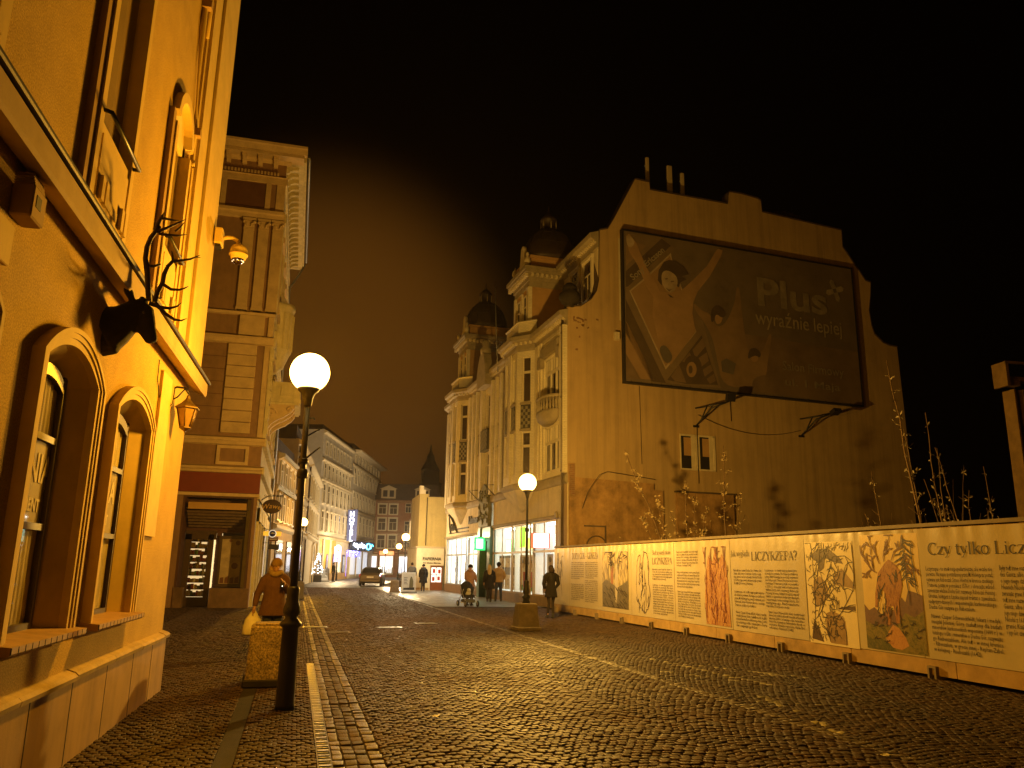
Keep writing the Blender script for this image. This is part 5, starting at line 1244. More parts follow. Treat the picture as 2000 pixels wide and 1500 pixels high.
for (a, b) in ((5.40, 6.10), (6.34, 7.02)):
    f = MB(); f.box(a-.06, a, -.02, .06, 5.92, 7.42); f.box(b, b+.10, -.05, .06, 5.92, 7.42); f.box(a-.06, b+.10, -.05, .06, 7.36, 7.44); f.box(a-.04, b+.06, -.08, .06, 5.86, 5.93); f.box(b-.20, b-.0, -.03, .05, 5.93, 7.36)
    F = on_gable(f, "gable_window", M_RPL); g = MB(); g.box(a, b-.2, -.012, -.006, 5.93, 7.36); g.build("pane", M_BLACK, F); g = MB(); g.box(a+.14, b-.2, -.02, -.013, 6.5, 7.30); g.build("blind", M_TOW, F)
mb = MB(); mb.box(2.2, 2.42, -.16, 0, 11.35, 11.7); on_gable(mb, "vent_box", M_RPL)
rnd = random.Random(9); mb = MB()
for k in range(26):
    x, z = .25+abs(rnd.gauss(0, .5)), 12.2-abs(rnd.gauss(0, .45)); r = rnd.uniform(.02, .09)
    mb.poly([(x+r*rnd.uniform(.5, 1.2)*math.cos(a*.9), -.004, z+r*rnd.uniform(.4, 1)*math.sin(a*.9)) for a in range(7)])
on_gable(mb, "plaster_spall", M_OLD, fix=False)
# stone ball ornament on the shoulder
mb = MB(); mb.lathe([(.16, 12.6), (.24, 12.66), (.18, 12.74), (.40, 12.86), (.48, 13.05), (.44, 13.25), (.30, 13.38), (.32, 13.46), (.27, 13.62), (.14, 13.74), (.001, 13.78)], (.18, .15, 0), 18); on_gable(mb, "stone_urn", pm("soot_stone", (.035, .028, .022), .8, .3, 5, .5, 30, .2))
# roof antennas and chimneys
def GP(s, d, z):
    u = Vector((GB[0]-RA[0], GB[1]-RA[1], 0)).normalized(); n = Vector((u.y, -u.x, 0)); return Vector((RA[0], RA[1], 0))+u*s+n*d+Vector((0, 0, z))
mb_done = None
for s, z0, h, w_, lab in ((4.35, 18.9, 2.0, .17, "tall pale panel antenna at the gable peak, leftmost of three"), (5.55, 18.95, 1.75, .26, "broad pale panel antenna on the gable roof, middle of three"), (6.25, 18.9, 1.55, .18, "narrow pale panel antenna on the gable roof, rightmost of three")):
    a = empty("panel_antenna", GP(s, -.55, z0-.1), GRZ, lab, "antenna", "panel antennas on the roof")
    mb = MB(); mb.bevbox(-w_/2, w_/2, -.12, .0, .35, h, .02); mb.build("panel", pm("antenna_cream", (.48, .40, .26), .5, .1, 4), a)
    mb = MB(); mb.tube([(0, .06, -.6), (0, .06, h+.05)], .04, 8); mb.tube([(-.1, .02, .6), (.1, .02, .6)], .03, 6); mb.tube([(-.1, .02, h-.4), (.1, .02, h-.4)], .03, 6); mb.build("mast", M_GREYM, a)
for s, w_, h, lab in ((12.6, .75, 1.9, "dim brick chimney behind the gable top, left of the pair"), (13.55, .85, 2.0, "dim brick chimney behind the gable top, right of the pair")):
    a = empty("chimney", GP(s, -1.6, 17.8), GRZ, lab, "chimney", "roof chimneys")
    mb = MB(); mb.box(-w_/2, w_/2, 0, .7, 0, h); mb.build("stack", pm("sooty_brick", (.07, .035, .022), .9, .3, 4), a)
    mb = MB(); mb.box(-w_/2-.06, w_/2+.06, -.06, .76, h, h+.12)
    for k in (-.22, .22): mb.lathe([(.11, h+.12), (.10, h+.42)], (k*w_/.8, .35, 0), 10)
    mb.build("cap", pm("sooty_brick", (.07, .035, .022)), a)

# ------------------------------------------------------------------ billboard
BBO = GP(2.78, .18, 0); 
BB_ = empty("billboard", BBO, GRZ, "huge faded phone advertisement banner on the blank gable wall", "billboard")
BX0 = 2.78; TILT = 0.0
def B(px, py):
    # point on the sheet, 0.26 m in front of the wall
    o_ = GP(0, .26, 0); A2 = (o_.x, o_.y); q = GP(16, .26, 0); s, z = on_wall(px, py, A2, (q.x, q.y)); return (s-BX0, z)
tl, trr, br, bl = B(1218, 448), B(1662, 528), B(1684, 794), B(1222, 741)
x0, x1 = (tl[0]+bl[0])/2, (trr[0]+br[0])/2; z0, z1 = (bl[1]+br[1])/2, (tl[1]+trr[1])/2
M_BBG = pmf("banner_slate", (.135, .105, .078), .75, .25, .35, .05, 30, .2, dirt=.2)
M_BSK = pmf("banner_skin", (.38, .235, .12), .75, .2, 1.2, .03, 30, .2); M_BSK2 = pmf("banner_skin_faded", (.25, .16, .085), .75, .25, .8, .03, 30, .2)
M_BPH = pmf("banner_phone_grey", (.18, .13, .085), .7, .2, 1, .03, 30, .2); M_BPD = pmf("banner_phone_dark", (.04, .025, .017), .7, .2, 1, .03, 30, .2)
M_BHA = pmf("banner_hair", (.018, .010, .008), .7, .2, 3, 0, 30, .2); M_BLT = pmf("banner_white", (.46, .37, .27), .7, .35, 1.5, .02, 30, .2); M_BL2 = pmf("banner_white_faded", (.38, .33, .26), .7, .4, 1.5, .02, 30, .2)
M_BL3 = pmf("banner_white_ghost", (.27, .235, .19), .7, .4, 1.5, .02, 30, .2); M_BBL = pmf("banner_blue_grey", (.09, .085, .09), .7, .2, 1, .02, 30, .2); M_BSC = pmf("banner_screen", (.33, .205, .10), .75, .15, .8, .03, 30, .2)
M_BBR = pmf("banner_brown", (.16, .105, .065), .7, .3, .6, .03, 30, .2)
mb = MB(); mb.box(x0, x1, -.08, .10, z0, z1); SHT = mb.build("sheet", M_BBG, BB_)
mb = MB()
for (a, b, c, d) in ((x0-.08, x1+.08, z1, z1+.08), (x0-.08, x1+.08, z0-.08, z0), (x0-.08, x0, z0, z1), (x1, x1+.08, z0, z1)): mb.box(a, b, -.10, .12, c, d)
mb.build("frame", M_BLACK, BB_)
mb = MB()
for k in range(26): x = x0+(x1-x0)*(k+.5)/26; mb.tube([(x, -.09, z0+.03), (x+.03, -.12, z0-.10)], .012, 4)
mb.build("lacing", M_BLACK, BB_)
clampx = lambda p: (min(max(p[0], x0), x1), min(max(p[1], z0), z1))
def bp(name, pts, mat, layer, par=None, smooth=False):
    """printed shape: thin film on the sheet, outline taken on the sheet plane"""
    q = [B(*p) for p in pts]
    if smooth:
        for _ in range(2):
            r = []
            for i in range(len(q)):
                a, b = q[i], q[(i+1) % len(q)]; r += [(a[0]*.75+b[0]*.25, a[1]*.75+b[1]*.25), (a[0]*.25+b[0]*.75, a[1]*.25+b[1]*.75)]
            q = r
    q = [clampx(p) for p in q]; r = []
    for p in q:
        if not r or (abs(p[0]-r[-1][0])+abs(p[1]-r[-1][1])) > 1e-3: r.append(p)
    if len(r) < 3: return None
    mb = MB(); mb.prism_xz(r, -.08-.004*layer, -.08-.004*layer+.003); return mb.build(name, mat, par or SHT, fix=False)
# tilted phone: body, screen, keypad
bp("print_phone", [(1222, 455), (1290, 460), (1318, 484), (1306, 520), (1372, 625), (1408, 758), (1300, 748), (1222, 640)], M_BPH, 1)
bp("print_phone", [(1222, 560), (1222, 530), (1292, 466), (1310, 480), (1226, 560)], M_BPD, 2)
bp("print_phone", [(1222, 480), (1240, 472), (1262, 480), (1222, 520)], M_BSK2, 3)
bp("print_phone", [(1222, 585), (1300, 748), (1272, 745), (1222, 650)], M_BPD, 3)
bp("print_phone", [(1222, 690), (1252, 741), (1222, 738)], M_BBR, 3)
bp("print_phone", [(1222, 625), (1278, 742), (1250, 740), (1222, 690)], M_BSC, 3)
bp("print_screen", [(1229, 568), (1262, 540), (1310, 494), (1312, 505), (1360, 648), (1300, 722)], M_BLT, 3)
bp("print_screen", [(1232, 569), (1264, 543), (1308, 500), (1310, 506), (1357, 647), (1300, 716)], M_BSC, 4)
for pts in ([(1303, 742), (1370, 655), (1402, 752), (1340, 750)],): bp("print_keypad", pts, M_BPD, 4)
for pts in ([(1310, 735), (1326, 712), (1340, 748), (1318, 745)], [(1332, 706), (1346, 688), (1353, 702), (1346, 712)], [(1352, 684), (1372, 660), (1378, 676), (1358, 700)], [(1363, 700), (1380, 688), (1384, 705), (1368, 718)], [(1372, 722), (1388, 712), (1392, 724), (1376, 736)], [(1380, 740), (1394, 730), (1398, 744), (1386, 750)]): bp("print_keypad", pts, M_BBR, 5)
bp("print_dial", [(1352+18*math.cos(k*.393), 718+24*math.sin(k*.393)) for k in range(16)], M_BPD, 6); bp("print_dial", [(1350+10*math.cos(k*.393), 722+15*math.sin(k*.393)) for k in range(16)], M_BSC, 7); bp("print_dial", [(1348+4*math.cos(k*.393), 722+8*math.sin(k*.393)) for k in range(16)], M_BPD, 8)
for cx in (1263, 1270): bp("print_camera_dots", [(cx+4*math.cos(k*.6), 502+5*math.sin(k*.6)) for k in range(10)], M_BHA, 5)
# leaping woman
bp("print_woman", [(1222, 462), (1228, 456), (1242, 474), (1262, 522), (1282, 556), (1288, 570), (1305, 572), (1330, 568), (1352, 548), (1380, 520), (1398, 490), (1402, 486), (1411, 489), (1408, 500), (1386, 540), (1362, 570), (1354, 590), (1352, 612), (1358, 648), (1310, 712), (1298, 706), (1284, 660), (1274, 615), (1276, 580), (1262, 560), (1246, 520), (1228, 490)], M_BSK, 6)
bp("print_skirt", [(1286, 684), (1292, 674), (1302, 676), (1316, 700), (1300, 714)], M_BBL, 7, smooth=True)
bp("print_hair", [(1284, 548), (1286, 528), (1296, 512), (1306, 508), (1318, 510), (1334, 520), (1345, 536), (1330, 540), (1340, 546), (1328, 552), (1325, 562), (1318, 556), (1318, 540), (1300, 528), (1292, 540), (1292, 558)], M_BHA, 7)
bp("print_face", [(1292, 533), (1300, 528), (1312, 532), (1322, 542), (1323, 556), (1316, 570), (1306, 573), (1296, 562), (1291, 548)], M_BLT, 8, smooth=True)
for pts in ([(1297, 545), (1302, 543), (1304, 545), (1300, 547)], [(1309, 549), (1315, 549), (1316, 551), (1310, 552)], [(1299, 562), (1306, 566), (1312, 565), (1306, 570)]): bp("print_face_feature", pts, M_BBR, 9)
bp("print_necklace", [(1303, 574), (1310, 578), (1315, 582), (1308, 581)], M_BHA, 9)
bp("print_hand", [(1222, 466), (1226, 458), (1240, 470), (1236, 482), (1226, 484)], M_BLT, 7, smooth=True)
# two further leaping figures, out of focus
bp("print_figure", [(1354, 590), (1372, 608), (1386, 612), (1400, 640), (1418, 632), (1436, 590), (1438, 560), (1444, 562), (1446, 580), (1450, 620), (1456, 660), (1462, 690), (1490, 690), (1502, 650), (1508, 654), (1500, 700), (1496, 740), (1470, 756), (1412, 756), (1400, 700), (1392, 660), (1376, 630), (1356, 604)], M_BSK2, 2, smooth=True)
bp("print_figure_hair", [(1388, 630), (1388, 604), (1400, 594), (1414, 604), (1418, 616), (1410, 622), (1398, 612), (1394, 628)], M_BHA, 5, smooth=True)
bp("print_figure_face", [(1394, 612), (1404, 606), (1412, 618), (1408, 632), (1398, 634)], M_BSK, 4, smooth=True)
bp("print_figure_hair", [(1460, 702), (1462, 684), (1472, 678), (1486, 688), (1484, 700), (1476, 694), (1466, 698)], M_BHA, 5, smooth=True)
bp("print_figure_face", [(1466, 696), (1474, 690), (1482, 700), (1476, 708), (1468, 706)], M_BSK, 4, smooth=True)
bp("print_figure_shorts", [(1408, 706), (1418, 700), (1437, 710), (1432, 732), (1410, 726)], M_BBL, 5); bp("print_figure_shorts", [(1470, 740), (1490, 732), (1506, 734), (1494, 756), (1468, 758)], M_BBR, 5, smooth=True)
bp("print_ground", [(1440, 650), (1690, 690), (1690, 800), (1470, 764)], M_BBR, 1)
def bt(body, px, py, px2, py2, mat, size, bold=0.0, sp=1.0):
    a, b = B(px, py), B(px2, py2); ang = 0
    o_ = text(body, size, mat, SHT, (a[0], -.105, a[1]), bold=bold, sp=sp, ex=.003)
    wd = max(v.co.x for v in o_.data.vertices)-min(v.co.x for v in o_.data.vertices)
    o_.data.transform(Matrix.Diagonal(((b[0]-a[0])/wd, 1, 1, 1))); return o_
bt("Plus", 1476, 594, 1612, 612, M_BL3, 1.95, .045)
bt("wyraźnie lepiej", 1476, 632, 1644, 652, M_BL2, .98, .004)
bt("Salon Firmowy", 1528, 722, 1648, 742, M_BL3, .62, .004)
bt("ul. 1 Maja", 1532, 752, 1640, 770, M_BL3, .5, .004)
mb = MB(); c = B(1630, 568)
for k in range(4):
    a = k*math.pi/2+.35; ux, uz = math.cos(a), math.sin(a); mb.prism_xz([(c[0]+.10*ux-.13*uz, c[1]+.10*uz+.13*ux), (c[0]+.48*ux-.14*uz, c[1]+.48*uz+.14*ux), (c[0]+.60*ux, c[1]+.60*uz), (c[0]+.48*ux+.14*uz, c[1]+.48*uz-.14*ux), (c[0]+.10*ux+.13*uz, c[1]+.10*uz-.13*ux)], -.105, -.102)
mb.build("print_cross_mark", M_BL2, SHT)
text("Sony", .42, M_BL2, SHT, (B(1236, 548)[0], -.11, B(1240, 549)[1]), rot=(math.pi/2, -.75, 0), bold=.01); text("Ericsson", .40, M_BL2, SHT, (B(1262, 522)[0], -.11, B(1262, 522)[1]), rot=(math.pi/2, -.75, 0), bold=.01)
# floodlight arms under the board
for s, z, lab, up in ((6.2, 8.2, "black floodlight arm under the advertisement, left one tilted up", 1), (11.85, 8.15, "black floodlight arm under the advertisement, right one lying flat", 0)):
    f = empty("floodlight", GP(s, 0, z), GRZ, lab, "floodlight", "floodlights under the billboard")
    mb = MB(); mb.tube([(0, 0, -.35), (.45, -.6, .38), (.95, -1.2, .62)], .035, 6); mb.tube([(0, 0, .45), (.3, -.4, .48), (.95, -1.2, .62)], .035, 6); mb.tube([(0, 0, -.35), (.12, -.25, -.1), (.25, -.55, .46)], .03, 6); mb.box(-.15, .15, -.03, 0, -.42, -.32); mb.build("arm", M_DARK, f)
    mb = MB(); M = Matrix.Translation((1.0, -1.24, .78 if up else .66)) @ Matrix.Rotation(.25 if up else 1.2, 4, 'X'); mb.box(-.20, .20, -.09, .09, -.17, .17, 0, M); mb.build("head", M_BLACK, f)
mb = MB(); p0 = GP(6.2, .05, 8.1); pts = []
for k in range(13): t = k/12; p = GP(6.3+5.5*t, .06, 8.35-1.1*4*t*(1-t)*.45-.3*t); pts.append(p)
mb.tube(pts, .012, 5); mb.tube([GP(8.0, .05, 9.3), GP(8.02, .05, 8.2)], .012, 5); mb.tube([GP(3.4, .03, 9.4), GP(3.45, .03, 6.0)], .010, 4); mb.tube([GP(6.22, .04, 7.8), GP(6.22, .04, 5.3)], .014, 4)
o = mb.build("wall_cable", M_BLACK, None); tag(o, "thin cable sagging between the two floodlight arms on the gable", "cable")
mb = MB(); mb.tube([GP(.6, .15, 4.0), GP(.8, .3, 4.7), GP(1.3, .35, 5.4), GP(1.7, .25, 5.55), GP(4, .15, 5.35)], .011, 5); o = mb.build("wall_cable", M_BLACK, None); tag(o, "dark cable bowing across the old brick patch of the gable", "cable")
# ------------------------------------------------------------------ display hoarding along the right side
FA, FB = (9.69, 31.6), (10.05, 9.56)
def FP(px, py, d=0.0): s, z = on_wall(px, py, (FA[0]-d, FA[1]), (FB[0]-d, FB[1])); return s, z
FN = wall_frame("display_hoarding", FA, FB, "long low hoarding covered with printed legend banners along the right pavement", "hoarding")
M_BAN = pm("banner_vinyl", (.46, .40, .29), .30, .10, 1.2, .55, 2.2, .5, dirt=.06)
M_BANI = pm("banner_ink", (.035, .022, .014), .5, .2, 6, 0, 60, .3)
M_FWOOD = pm("hoarding_boards", (.40, .27, .12), .8, .25, 3, .3, 30, .2, dirt=.3)
M_FTOP = pm("hoarding_rail", (.20, .155, .095), .6, .25, 4, .2, 40, .3)
ZB, ZT = .30, 2.38; SE = 28.5; S0 = FP(1088, 1150)[0]-.22
mb = MB(); mb.box(S0, SE, .0, .05, .07, ZT-.02); mb.build("backing", M_FWOOD, FN)
mb = MB()
for k in range(11): mb.box(S0+k*2.4, S0+k*2.4+2.385, -.035, -.0, .05, ZB-.01)
mb.build("kick_board", M_FWOOD, FN)
mb = MB(); mb.box(S0, SE, -.05, .10, ZT, ZT+.06); mb.build("top_rail", M_FTOP, FN)
for k in range(14):
    s = S0+.3+k*2.05; f = MB(); f.box(s-.09, s-.05, -.10, .25, .0, .16); f.box(s+.05, s+.09, -.10, .25, 0, .16); f.box(s-.09, s+.09, -.10, .2, .16, .19); f.build("foot_bracket", M_FTOP, FN)
mb = MB()
for k in range(11): mb.tube([(S0+.3+k*2.4, .05, ZT), (.3+k*2.4, .9, .0)], .03, 6)
mb.build("back_brace", M_FTOP, FN)
# banners: seams measured along the hoarding
seams = [FP(1088, 1150)[0]-.2, FP(1115, 1150)[0], FP(1236, 1150)[0], FP(1321, 1150)[0], FP(1432, 1150)[0], FP(1579, 1150)[0], FP(1800, 1165)[0], FP(1800, 1165)[0]+3.1, SE]
bans = []
rnd = random.Random(4)
for i in range(len(seams)-1):
    a, b = seams[i]+.008, seams[i+1]-.008
    mb = MB(); nx, nz = max(10, int((b-a)*14)), 26
    ph = rnd.uniform(0, 6)
    def wv(x, z):
        t = (z-ZB)/(ZT-ZB); return -.044-.003*math.sin(x*2.6+ph)*math.sin(t*3.1)-.006*t**6*math.sin(x*17+ph+math.sin(x*5)*1.5)-.0015*math.sin(x*9+z*3)
    vs = [(a+(b-a)*p/nx, wv(a+(b-a)*p/nx, ZB+(ZT-ZB-.03)*q/nz), ZB+(ZT-ZB-.03)*q/nz) for q in range(nz+1) for p in range(nx+1)]
    mb.add(vs, [(q*(nx+1)+p, q*(nx+1)+p+1, (q+1)*(nx+1)+p+1, (q+1)*(nx+1)+p) for q in range(nz) for p in range(nx)], 0, True)
    bans.append(mb.build("banner", M_BAN, FN, fix=False))
YI = -.0535          # printed layer just proud of the vinyl
def ban(s):
    for i in range(len(bans)):
        if seams[i] <= s <= seams[i+1]: return bans[i]
    return bans[-1]
# a light serif roman alphabet for the headings: strokes (polyline, thick?) on a 0..1 em grid
def A_(cx, cz, rx, rz, a0, a1, n=12): return [(cx+rx*math.cos(R_(a0+(a1-a0)*k/n)), cz+rz*math.sin(R_(a0+(a1-a0)*k/n))) for k in range(n+1)]
H_ = .70; X_ = .46
def ser(x, z, w=.13): return ([(x-w/2, z), (x+w/2, z)], 0)
GL = {
'I': (.30, [([(.15, 0), (.15, H_)], 1), ser(.15, 0), ser(.15, H_)]),
'L': (.52, [([(.12, 0), (.12, H_)], 1), ser(.12, H_), ([(.04, 0), (.48, 0), (.50, .17)], 0)]),
'C': (.60, [(A_(.34, .35, .28, .36, 55, 305), 2), ([(.53, .70), (.53, .50)], 0)]),
'Z': (.58, [([(.06, .55), (.07, H_), (.50, H_)], 0), ([(.50, H_), (.06, 0)], 1), ([(.06, 0), (.52, 0), (.54, .17)], 0)]),
'Y': (.60, [([(.08, H_), (.30, .33)], 1), ([(.52, H_), (.30, .33)], 0), ([(.30, .33), (.30, 0)], 1), ser(.08, H_), ser(.52, H_), ser(.30, 0)]),
'R': (.62, [([(.13, 0), (.13, H_)], 1), ser(.13, 0), ([(.04, H_), (.30, H_)]+A_(.30, .535, .18, .165, 90, -90)+[(.13, .37)], 0), ([(.30, .37), (.56, 0)], 1), ser(.57, 0, .1)]),
'E': (.56, [([(.12, 0), (.12, H_)], 1), ([(.04, H_), (.48, H_), (.49, .56)], 0), ([(.12, .36), (.38, .36)], 0), ([(.04, 0), (.50, 0), (.52, .15)], 0), ([(.38, .44), (.38, .28)], 0)]),
'P': (.54, [([(.13, 0), (.13, H_)], 1), ser(.13, 0, .18), ([(.04, H_), (.30, H_)]+A_(.30, .52, .19, .18, 90, -90)+[(.13, .34)], 0)]),
'A': (.62, [([(.06, 0), (.30, H_)], 0), ([(.30, H_), (.55, 0)], 1), ([(.14, .24), (.44, .24)], 0), ser(.06, 0), ser(.55, 0)]),
'D': (.64, [([(.12, 0), (.12, H_)], 1), ([(.04, H_), (.28, H_)]+A_(.28, .35, .29, .35, 90, -90)+[(.04, 0)], 2)]),
'U': (.64, [([(.12, H_), (.12, .22)]+A_(.32, .22, .20, .23, 180, 360)+[(.52, H_)], 2), ser(.12, H_), ser(.52, H_)]),
'H': (.66, [([(.12, 0), (.12, H_)], 1), ([(.54, 0), (.54, H_)], 1), ([(.12, .36), (.54, .36)], 0), ser(.12, 0), ser(.12, H_), ser(.54, 0), ser(.54, H_)]),
'G': (.66, [(A_(.34, .35, .28, .36, 50, 330), 2), ([(.58, .0), (.58, .28)], 1), ser(.56, .28, .18), ([(.55, .70), (.55, .52)], 0)]),
'Ó': (.66, [(A_(.33, .35, .27, .36, 0, 360, 20), 2), ([(.32, .76), (.44, .88)], 1)]),
'N': (.68, [([(.12, 0), (.12, H_)], 0), ([(.10, H_), (.54, 0)], 1), ([(.54, 0), (.54, H_)], 0), ser(.12, 0), ser(.54, H_), ser(.09, H_)]),
'-': (.34, [([(.05, .25), (.28, .25)], 1)]),
'?': (.44, [(A_(.22, .54, .16, .17, 170, -60)+[(.22, .28), (.22, .18)], 1), ([(.19, .03), (.26, .03)], 1)]),
'z': (.42, [([(.05, .36), (.05, X_), (.36, X_)], 0), ([(.36, X_), (.05, 0)], 1), ([(.05, 0), (.38, 0), (.39, .12)], 0)]),
'y': (.44, [([(.06, X_), (.22, .05)], 1), ([(.40, X_), (.16, -.16), (.05, -.18)], 0), ser(.06, X_, .12), ser(.40, X_, .10)]),
't': (.30, [([(.13, .60), (.13, .10)]+A_(.21, .10, .08, .10, 180, 320, 6), 1), ([(.03, X_), (.27, X_)], 0)]),
'l': (.26, [([(.13, 0), (.13, .72)], 1), ser(.13, 0), ser(.09, .72, .09)]),
'k': (.48, [([(.11, 0), (.11, .72)], 1), ser(.11, 0), ([(.38, X_), (.12, .20)], 0), ([(.20, .26), (.42, 0)], 1), ser(.40, X_, .12), ser(.43, 0, .10)]),
'o': (.48, [(A_(.24, .23, .19, .24, 0, 360, 18), 2)]),
'i': (.26, [([(.13, 0), (.13, X_)], 1), ser(.13, 0), ser(.10, X_, .09), ([(.10, .62), (.16, .62)], 1)]),
'c': (.43, [(A_(.24, .23, .19, .24, 45, 315), 2)]),
'r': (.34, [([(.11, 0), (.11, X_)], 1), ser(.11, 0), (A_(.24, .34, .12, .12, 160, 50, 6), 1)]),
'e': (.44, [(A_(.23, .23, .19, .24, 10, 320), 2), ([(.05, .26), (.41, .26)], 0)]),
'p': (.48, [([(.11, -.20), (.11, X_)], 1), ser(.11, -.20), (A_(.25, .23, .17, .24, 150, -150), 2)]),
'a': (.44, [([(.34, X_-.10), (.34, .06), (.42, .0)], 1), (A_(.21, .34, .13, .13, 160, 0, 8), 0), (A_(.19, .14, .13, .14, 60, 330, 12), 2)]),
'J': (.36, [([(.20, H_), (.20, .05)]+A_(.11, .05, .09, .14, 0, -150, 8), 1), ser(.20, H_)]),
'w': (.66, [([(.05, X_), (.19, 0)], 1), ([(.32, X_), (.19, 0)], 0), ([(.32, X_), (.46, 0)], 1), ([(.60, X_), (.46, 0)], 0), ser(.06, X_, .1), ser(.60, X_, .1)]),
'g': (.46, [(A_(.22, .28, .15, .18, 0, 360, 14), 2), (A_(.22, -.08, .18, .11, 0, 360, 14), 0), ([(.12, .13), (.14, .03)], 0), ([(.33, .40), (.43, .44)], 0)]),
'ą': (.44, []), 'd': (.50, [([(.38, 0), (.38, .72)], 1), (A_(.22, .23, .16, .24, 40, 320), 2), ser(.42, 0, .1), ser(.33, .72, .09)]),
'S': (.50, [(A_(.25, .53, .17, .17, 40, 270, 10)+A_(.25, .18, .19, .18, 90, -150, 10), 2)]),
's': (.36, [(A_(.18, .34, .12, .12, 40, 270, 8)+A_(.18, .11, .13, .12, 90, -150, 8), 2)]),
'ę': (.44, []), 'ł': (.28, []), 'm': (.72, [([(.11, 0), (.11, X_)], 1), (A_(.23, .30, .12, .16, 170, 0, 6)+[(.35, 0)], 1), (A_(.47, .30, .12, .16, 170, 0, 6)+[(.59, 0)], 1), ser(.11, 0), ser(.35, 0), ser(.59, 0)]),
'n': (.50, [([(.11, 0), (.11, X_)], 1), (A_(.25, .30, .14, .16, 170, 0, 6)+[(.39, 0)], 1), ser(.11, 0), ser(.39, 0)]), ' ': (.26, [])}
GL['ą'] = (.44, GL['a'][1]+[([(.40, 0), (.34, -.10), (.42, -.15)], 0)]); GL['ę'] = (.44, GL['e'][1]+[([(.28, 0), (.22, -.10), (.30, -.15)], 0)]); GL['ł'] = (.28, GL['l'][1]+[([(.03, .30), (.24, .44)], 0)])
def serif_text(body, s0, s1, z0, zt, thick=.088, thin=.040):
    """heading fitted into s0..s1 with capitals from z0 to zt"""
    wt = sum(GL[c][0] for c in body); kx = (s1-s0)/wt; kz = (zt-z0)/H_
    mb = MB(); x = 0; q = 0
    for ch in body:
        wd, st = GL[ch]
        for pts, th in st:
            ws = []
            n = len(pts)
            for i, p in enumerate(pts):
                if th == 2:
                    a, b = pts[max(0, i-1)], pts[min(n-1, i+1)]; vz = abs(b[1]-a[1])/(abs(b[1]-a[1])+abs(b[0]-a[0])+1e-6); ws.append((thin+(thick-thin)*vz)*kx)
                else: ws.append((thick if th else thin)*(kx if th else kz))
            mb.ribbon([(s0+(x+p[0])*kx, z0+p[1]*kz) for p in pts], ws, YI-.0006*(q % 3)); q += 1
        x += wd
    return mb.build("heading", M_BANI, ban((s0+s1)/2), fix=False)
def head(body, pl, pr, pyb, pyt, pyb2=None):
    a = FP(pl, pyb); b = FP(pr, pyb2 or pyb); t = FP(pl, pyt)
    return serif_text(body, a[0], b[0], (a[1]+b[1])/2, (a[1]+b[1])/2+(t[1]-a[1]))
head("DUCH GÓR - GENEZA", 1120, 1171, 1092, 1081, 1091)
head("Skąd się wzięło miano", 1277, 1313, 1083, 1075)
head("LICZYRZEPA", 1277, 1316, 1102, 1090)
head("Jak wygląda", 1431, 1467, 1087, 1076, 1086)
head("LICZYRZEPA?", 1471, 1561, 1095, 1079, 1093)
head("Czy tylko Liczyrzepa", 1817, 2120, 1080, 1058, 1083)
BODY = ("Liczyrzepa - to imię najpopularniejsze, ale wcale nie pierwsze. Na mapie sporządzonej przez M. Helwiga ta postać nazwana jest Rubenczal. Simon Huettel w kronice czeskiego Trutnova, pisząc w pomniku z 1576 r. i obracając wśród zamieszczan właśnie Ducha Gór, nazywa go Rubenczal. Henning Grosius, księgarz z Lipska napisał traktat o zjawiskach nadprzyrodzonych i wspominając karkonoskiego Ducha Gór nazywa go Rubezalem.",
        "Nawet Caspar Schwenckfeldt, lekarz i medyk miejski Jeleniej Góry, zasłużony dla badań minerałów karkonoskich wspomina (1600 r.) w katalogu roślin i minerałów o Duchu Gór, nazywając go Riebenzahlem. Ale też - w innej kronice - Ribenzalem, w grocie innej - Rephan-Zabel, w kolejnej - Ruebezahl (1642).",
        "Były też inne nazwy Ducha Gór: Hunter des Gentz, albo inny w utworze Opitza o jego niego dziwach nad nim wznosząc Henrich Nicolai z 1618 przygotował się zwracając granic Książę (Dominus Johannes).")
def para(txt, s0, s1, ztop, zbot, lines, size=None, seed=0):
    """justified column of small print"""
    words = txt.split(); out = []; per = max(3, int(len(words)/lines+.999)); rw = random.Random(seed)
    while len(out) < lines:
        ln = []
        L_ = 0; tgt = len(txt)/lines if len(words) >= lines*2 else 38
        while words and L_ < tgt: ln.append(words.pop(0)); L_ += len(ln[-1])+1
        if not ln: words = txt.split(); rw.shuffle(words); continue
        out.append(" ".join(ln))
    dz = (ztop-zbot)/lines; size = size or dz*1.12; P = ban((s0+s1)/2)
    ms = []
    for i, ln in enumerate(out):
        o = text(ln, size, M_BANI, P, (0, 0, 0), ex=0, res=1, name="small_print", bold=.0004); me = o.data
        w_ = max(v.co.x for v in me.vertices); k = (s1-s0)/w_ if i != lines-1 else min((s1-s0)/w_, (s1-s0)/max(w_, 1e-6)*.7)
        ms.append((me, k, ztop-(i+.8)*dz)); bpy.data.objects.remove(o)
    mb = MB()
    for me, k, z in ms:
        b = len(mb.v); mb.v += [(s0+v.co.x*k, YI, z+v.co.y) for v in me.vertices]
        for p in me.polygons: mb.f.append(tuple(i+b for i in p.vertices)); mb.m.append(0); mb.sm.append(False)
        bpy.data.meshes.remove(me)
    return mb.build("small_print", M_BANI, P, fix=False)
def col(px0, px1, pyt, pyb, lines, txt, seed=0):
    a = FP(px0, pyt); b = FP(px1, pyt); c = FP(px0, pyb); para(txt, a[0], b[0], a[1], c[1], lines, seed=seed)
col(1118, 1143, 1097, 1131, 9, BODY[0], 1); col(1118, 1143, 1139, 1171, 9, BODY[1], 2); col(1145, 1170, 1097, 1130, 9, BODY[1], 3); col(1145, 1170, 1132, 1176, 12, BODY[0], 4)
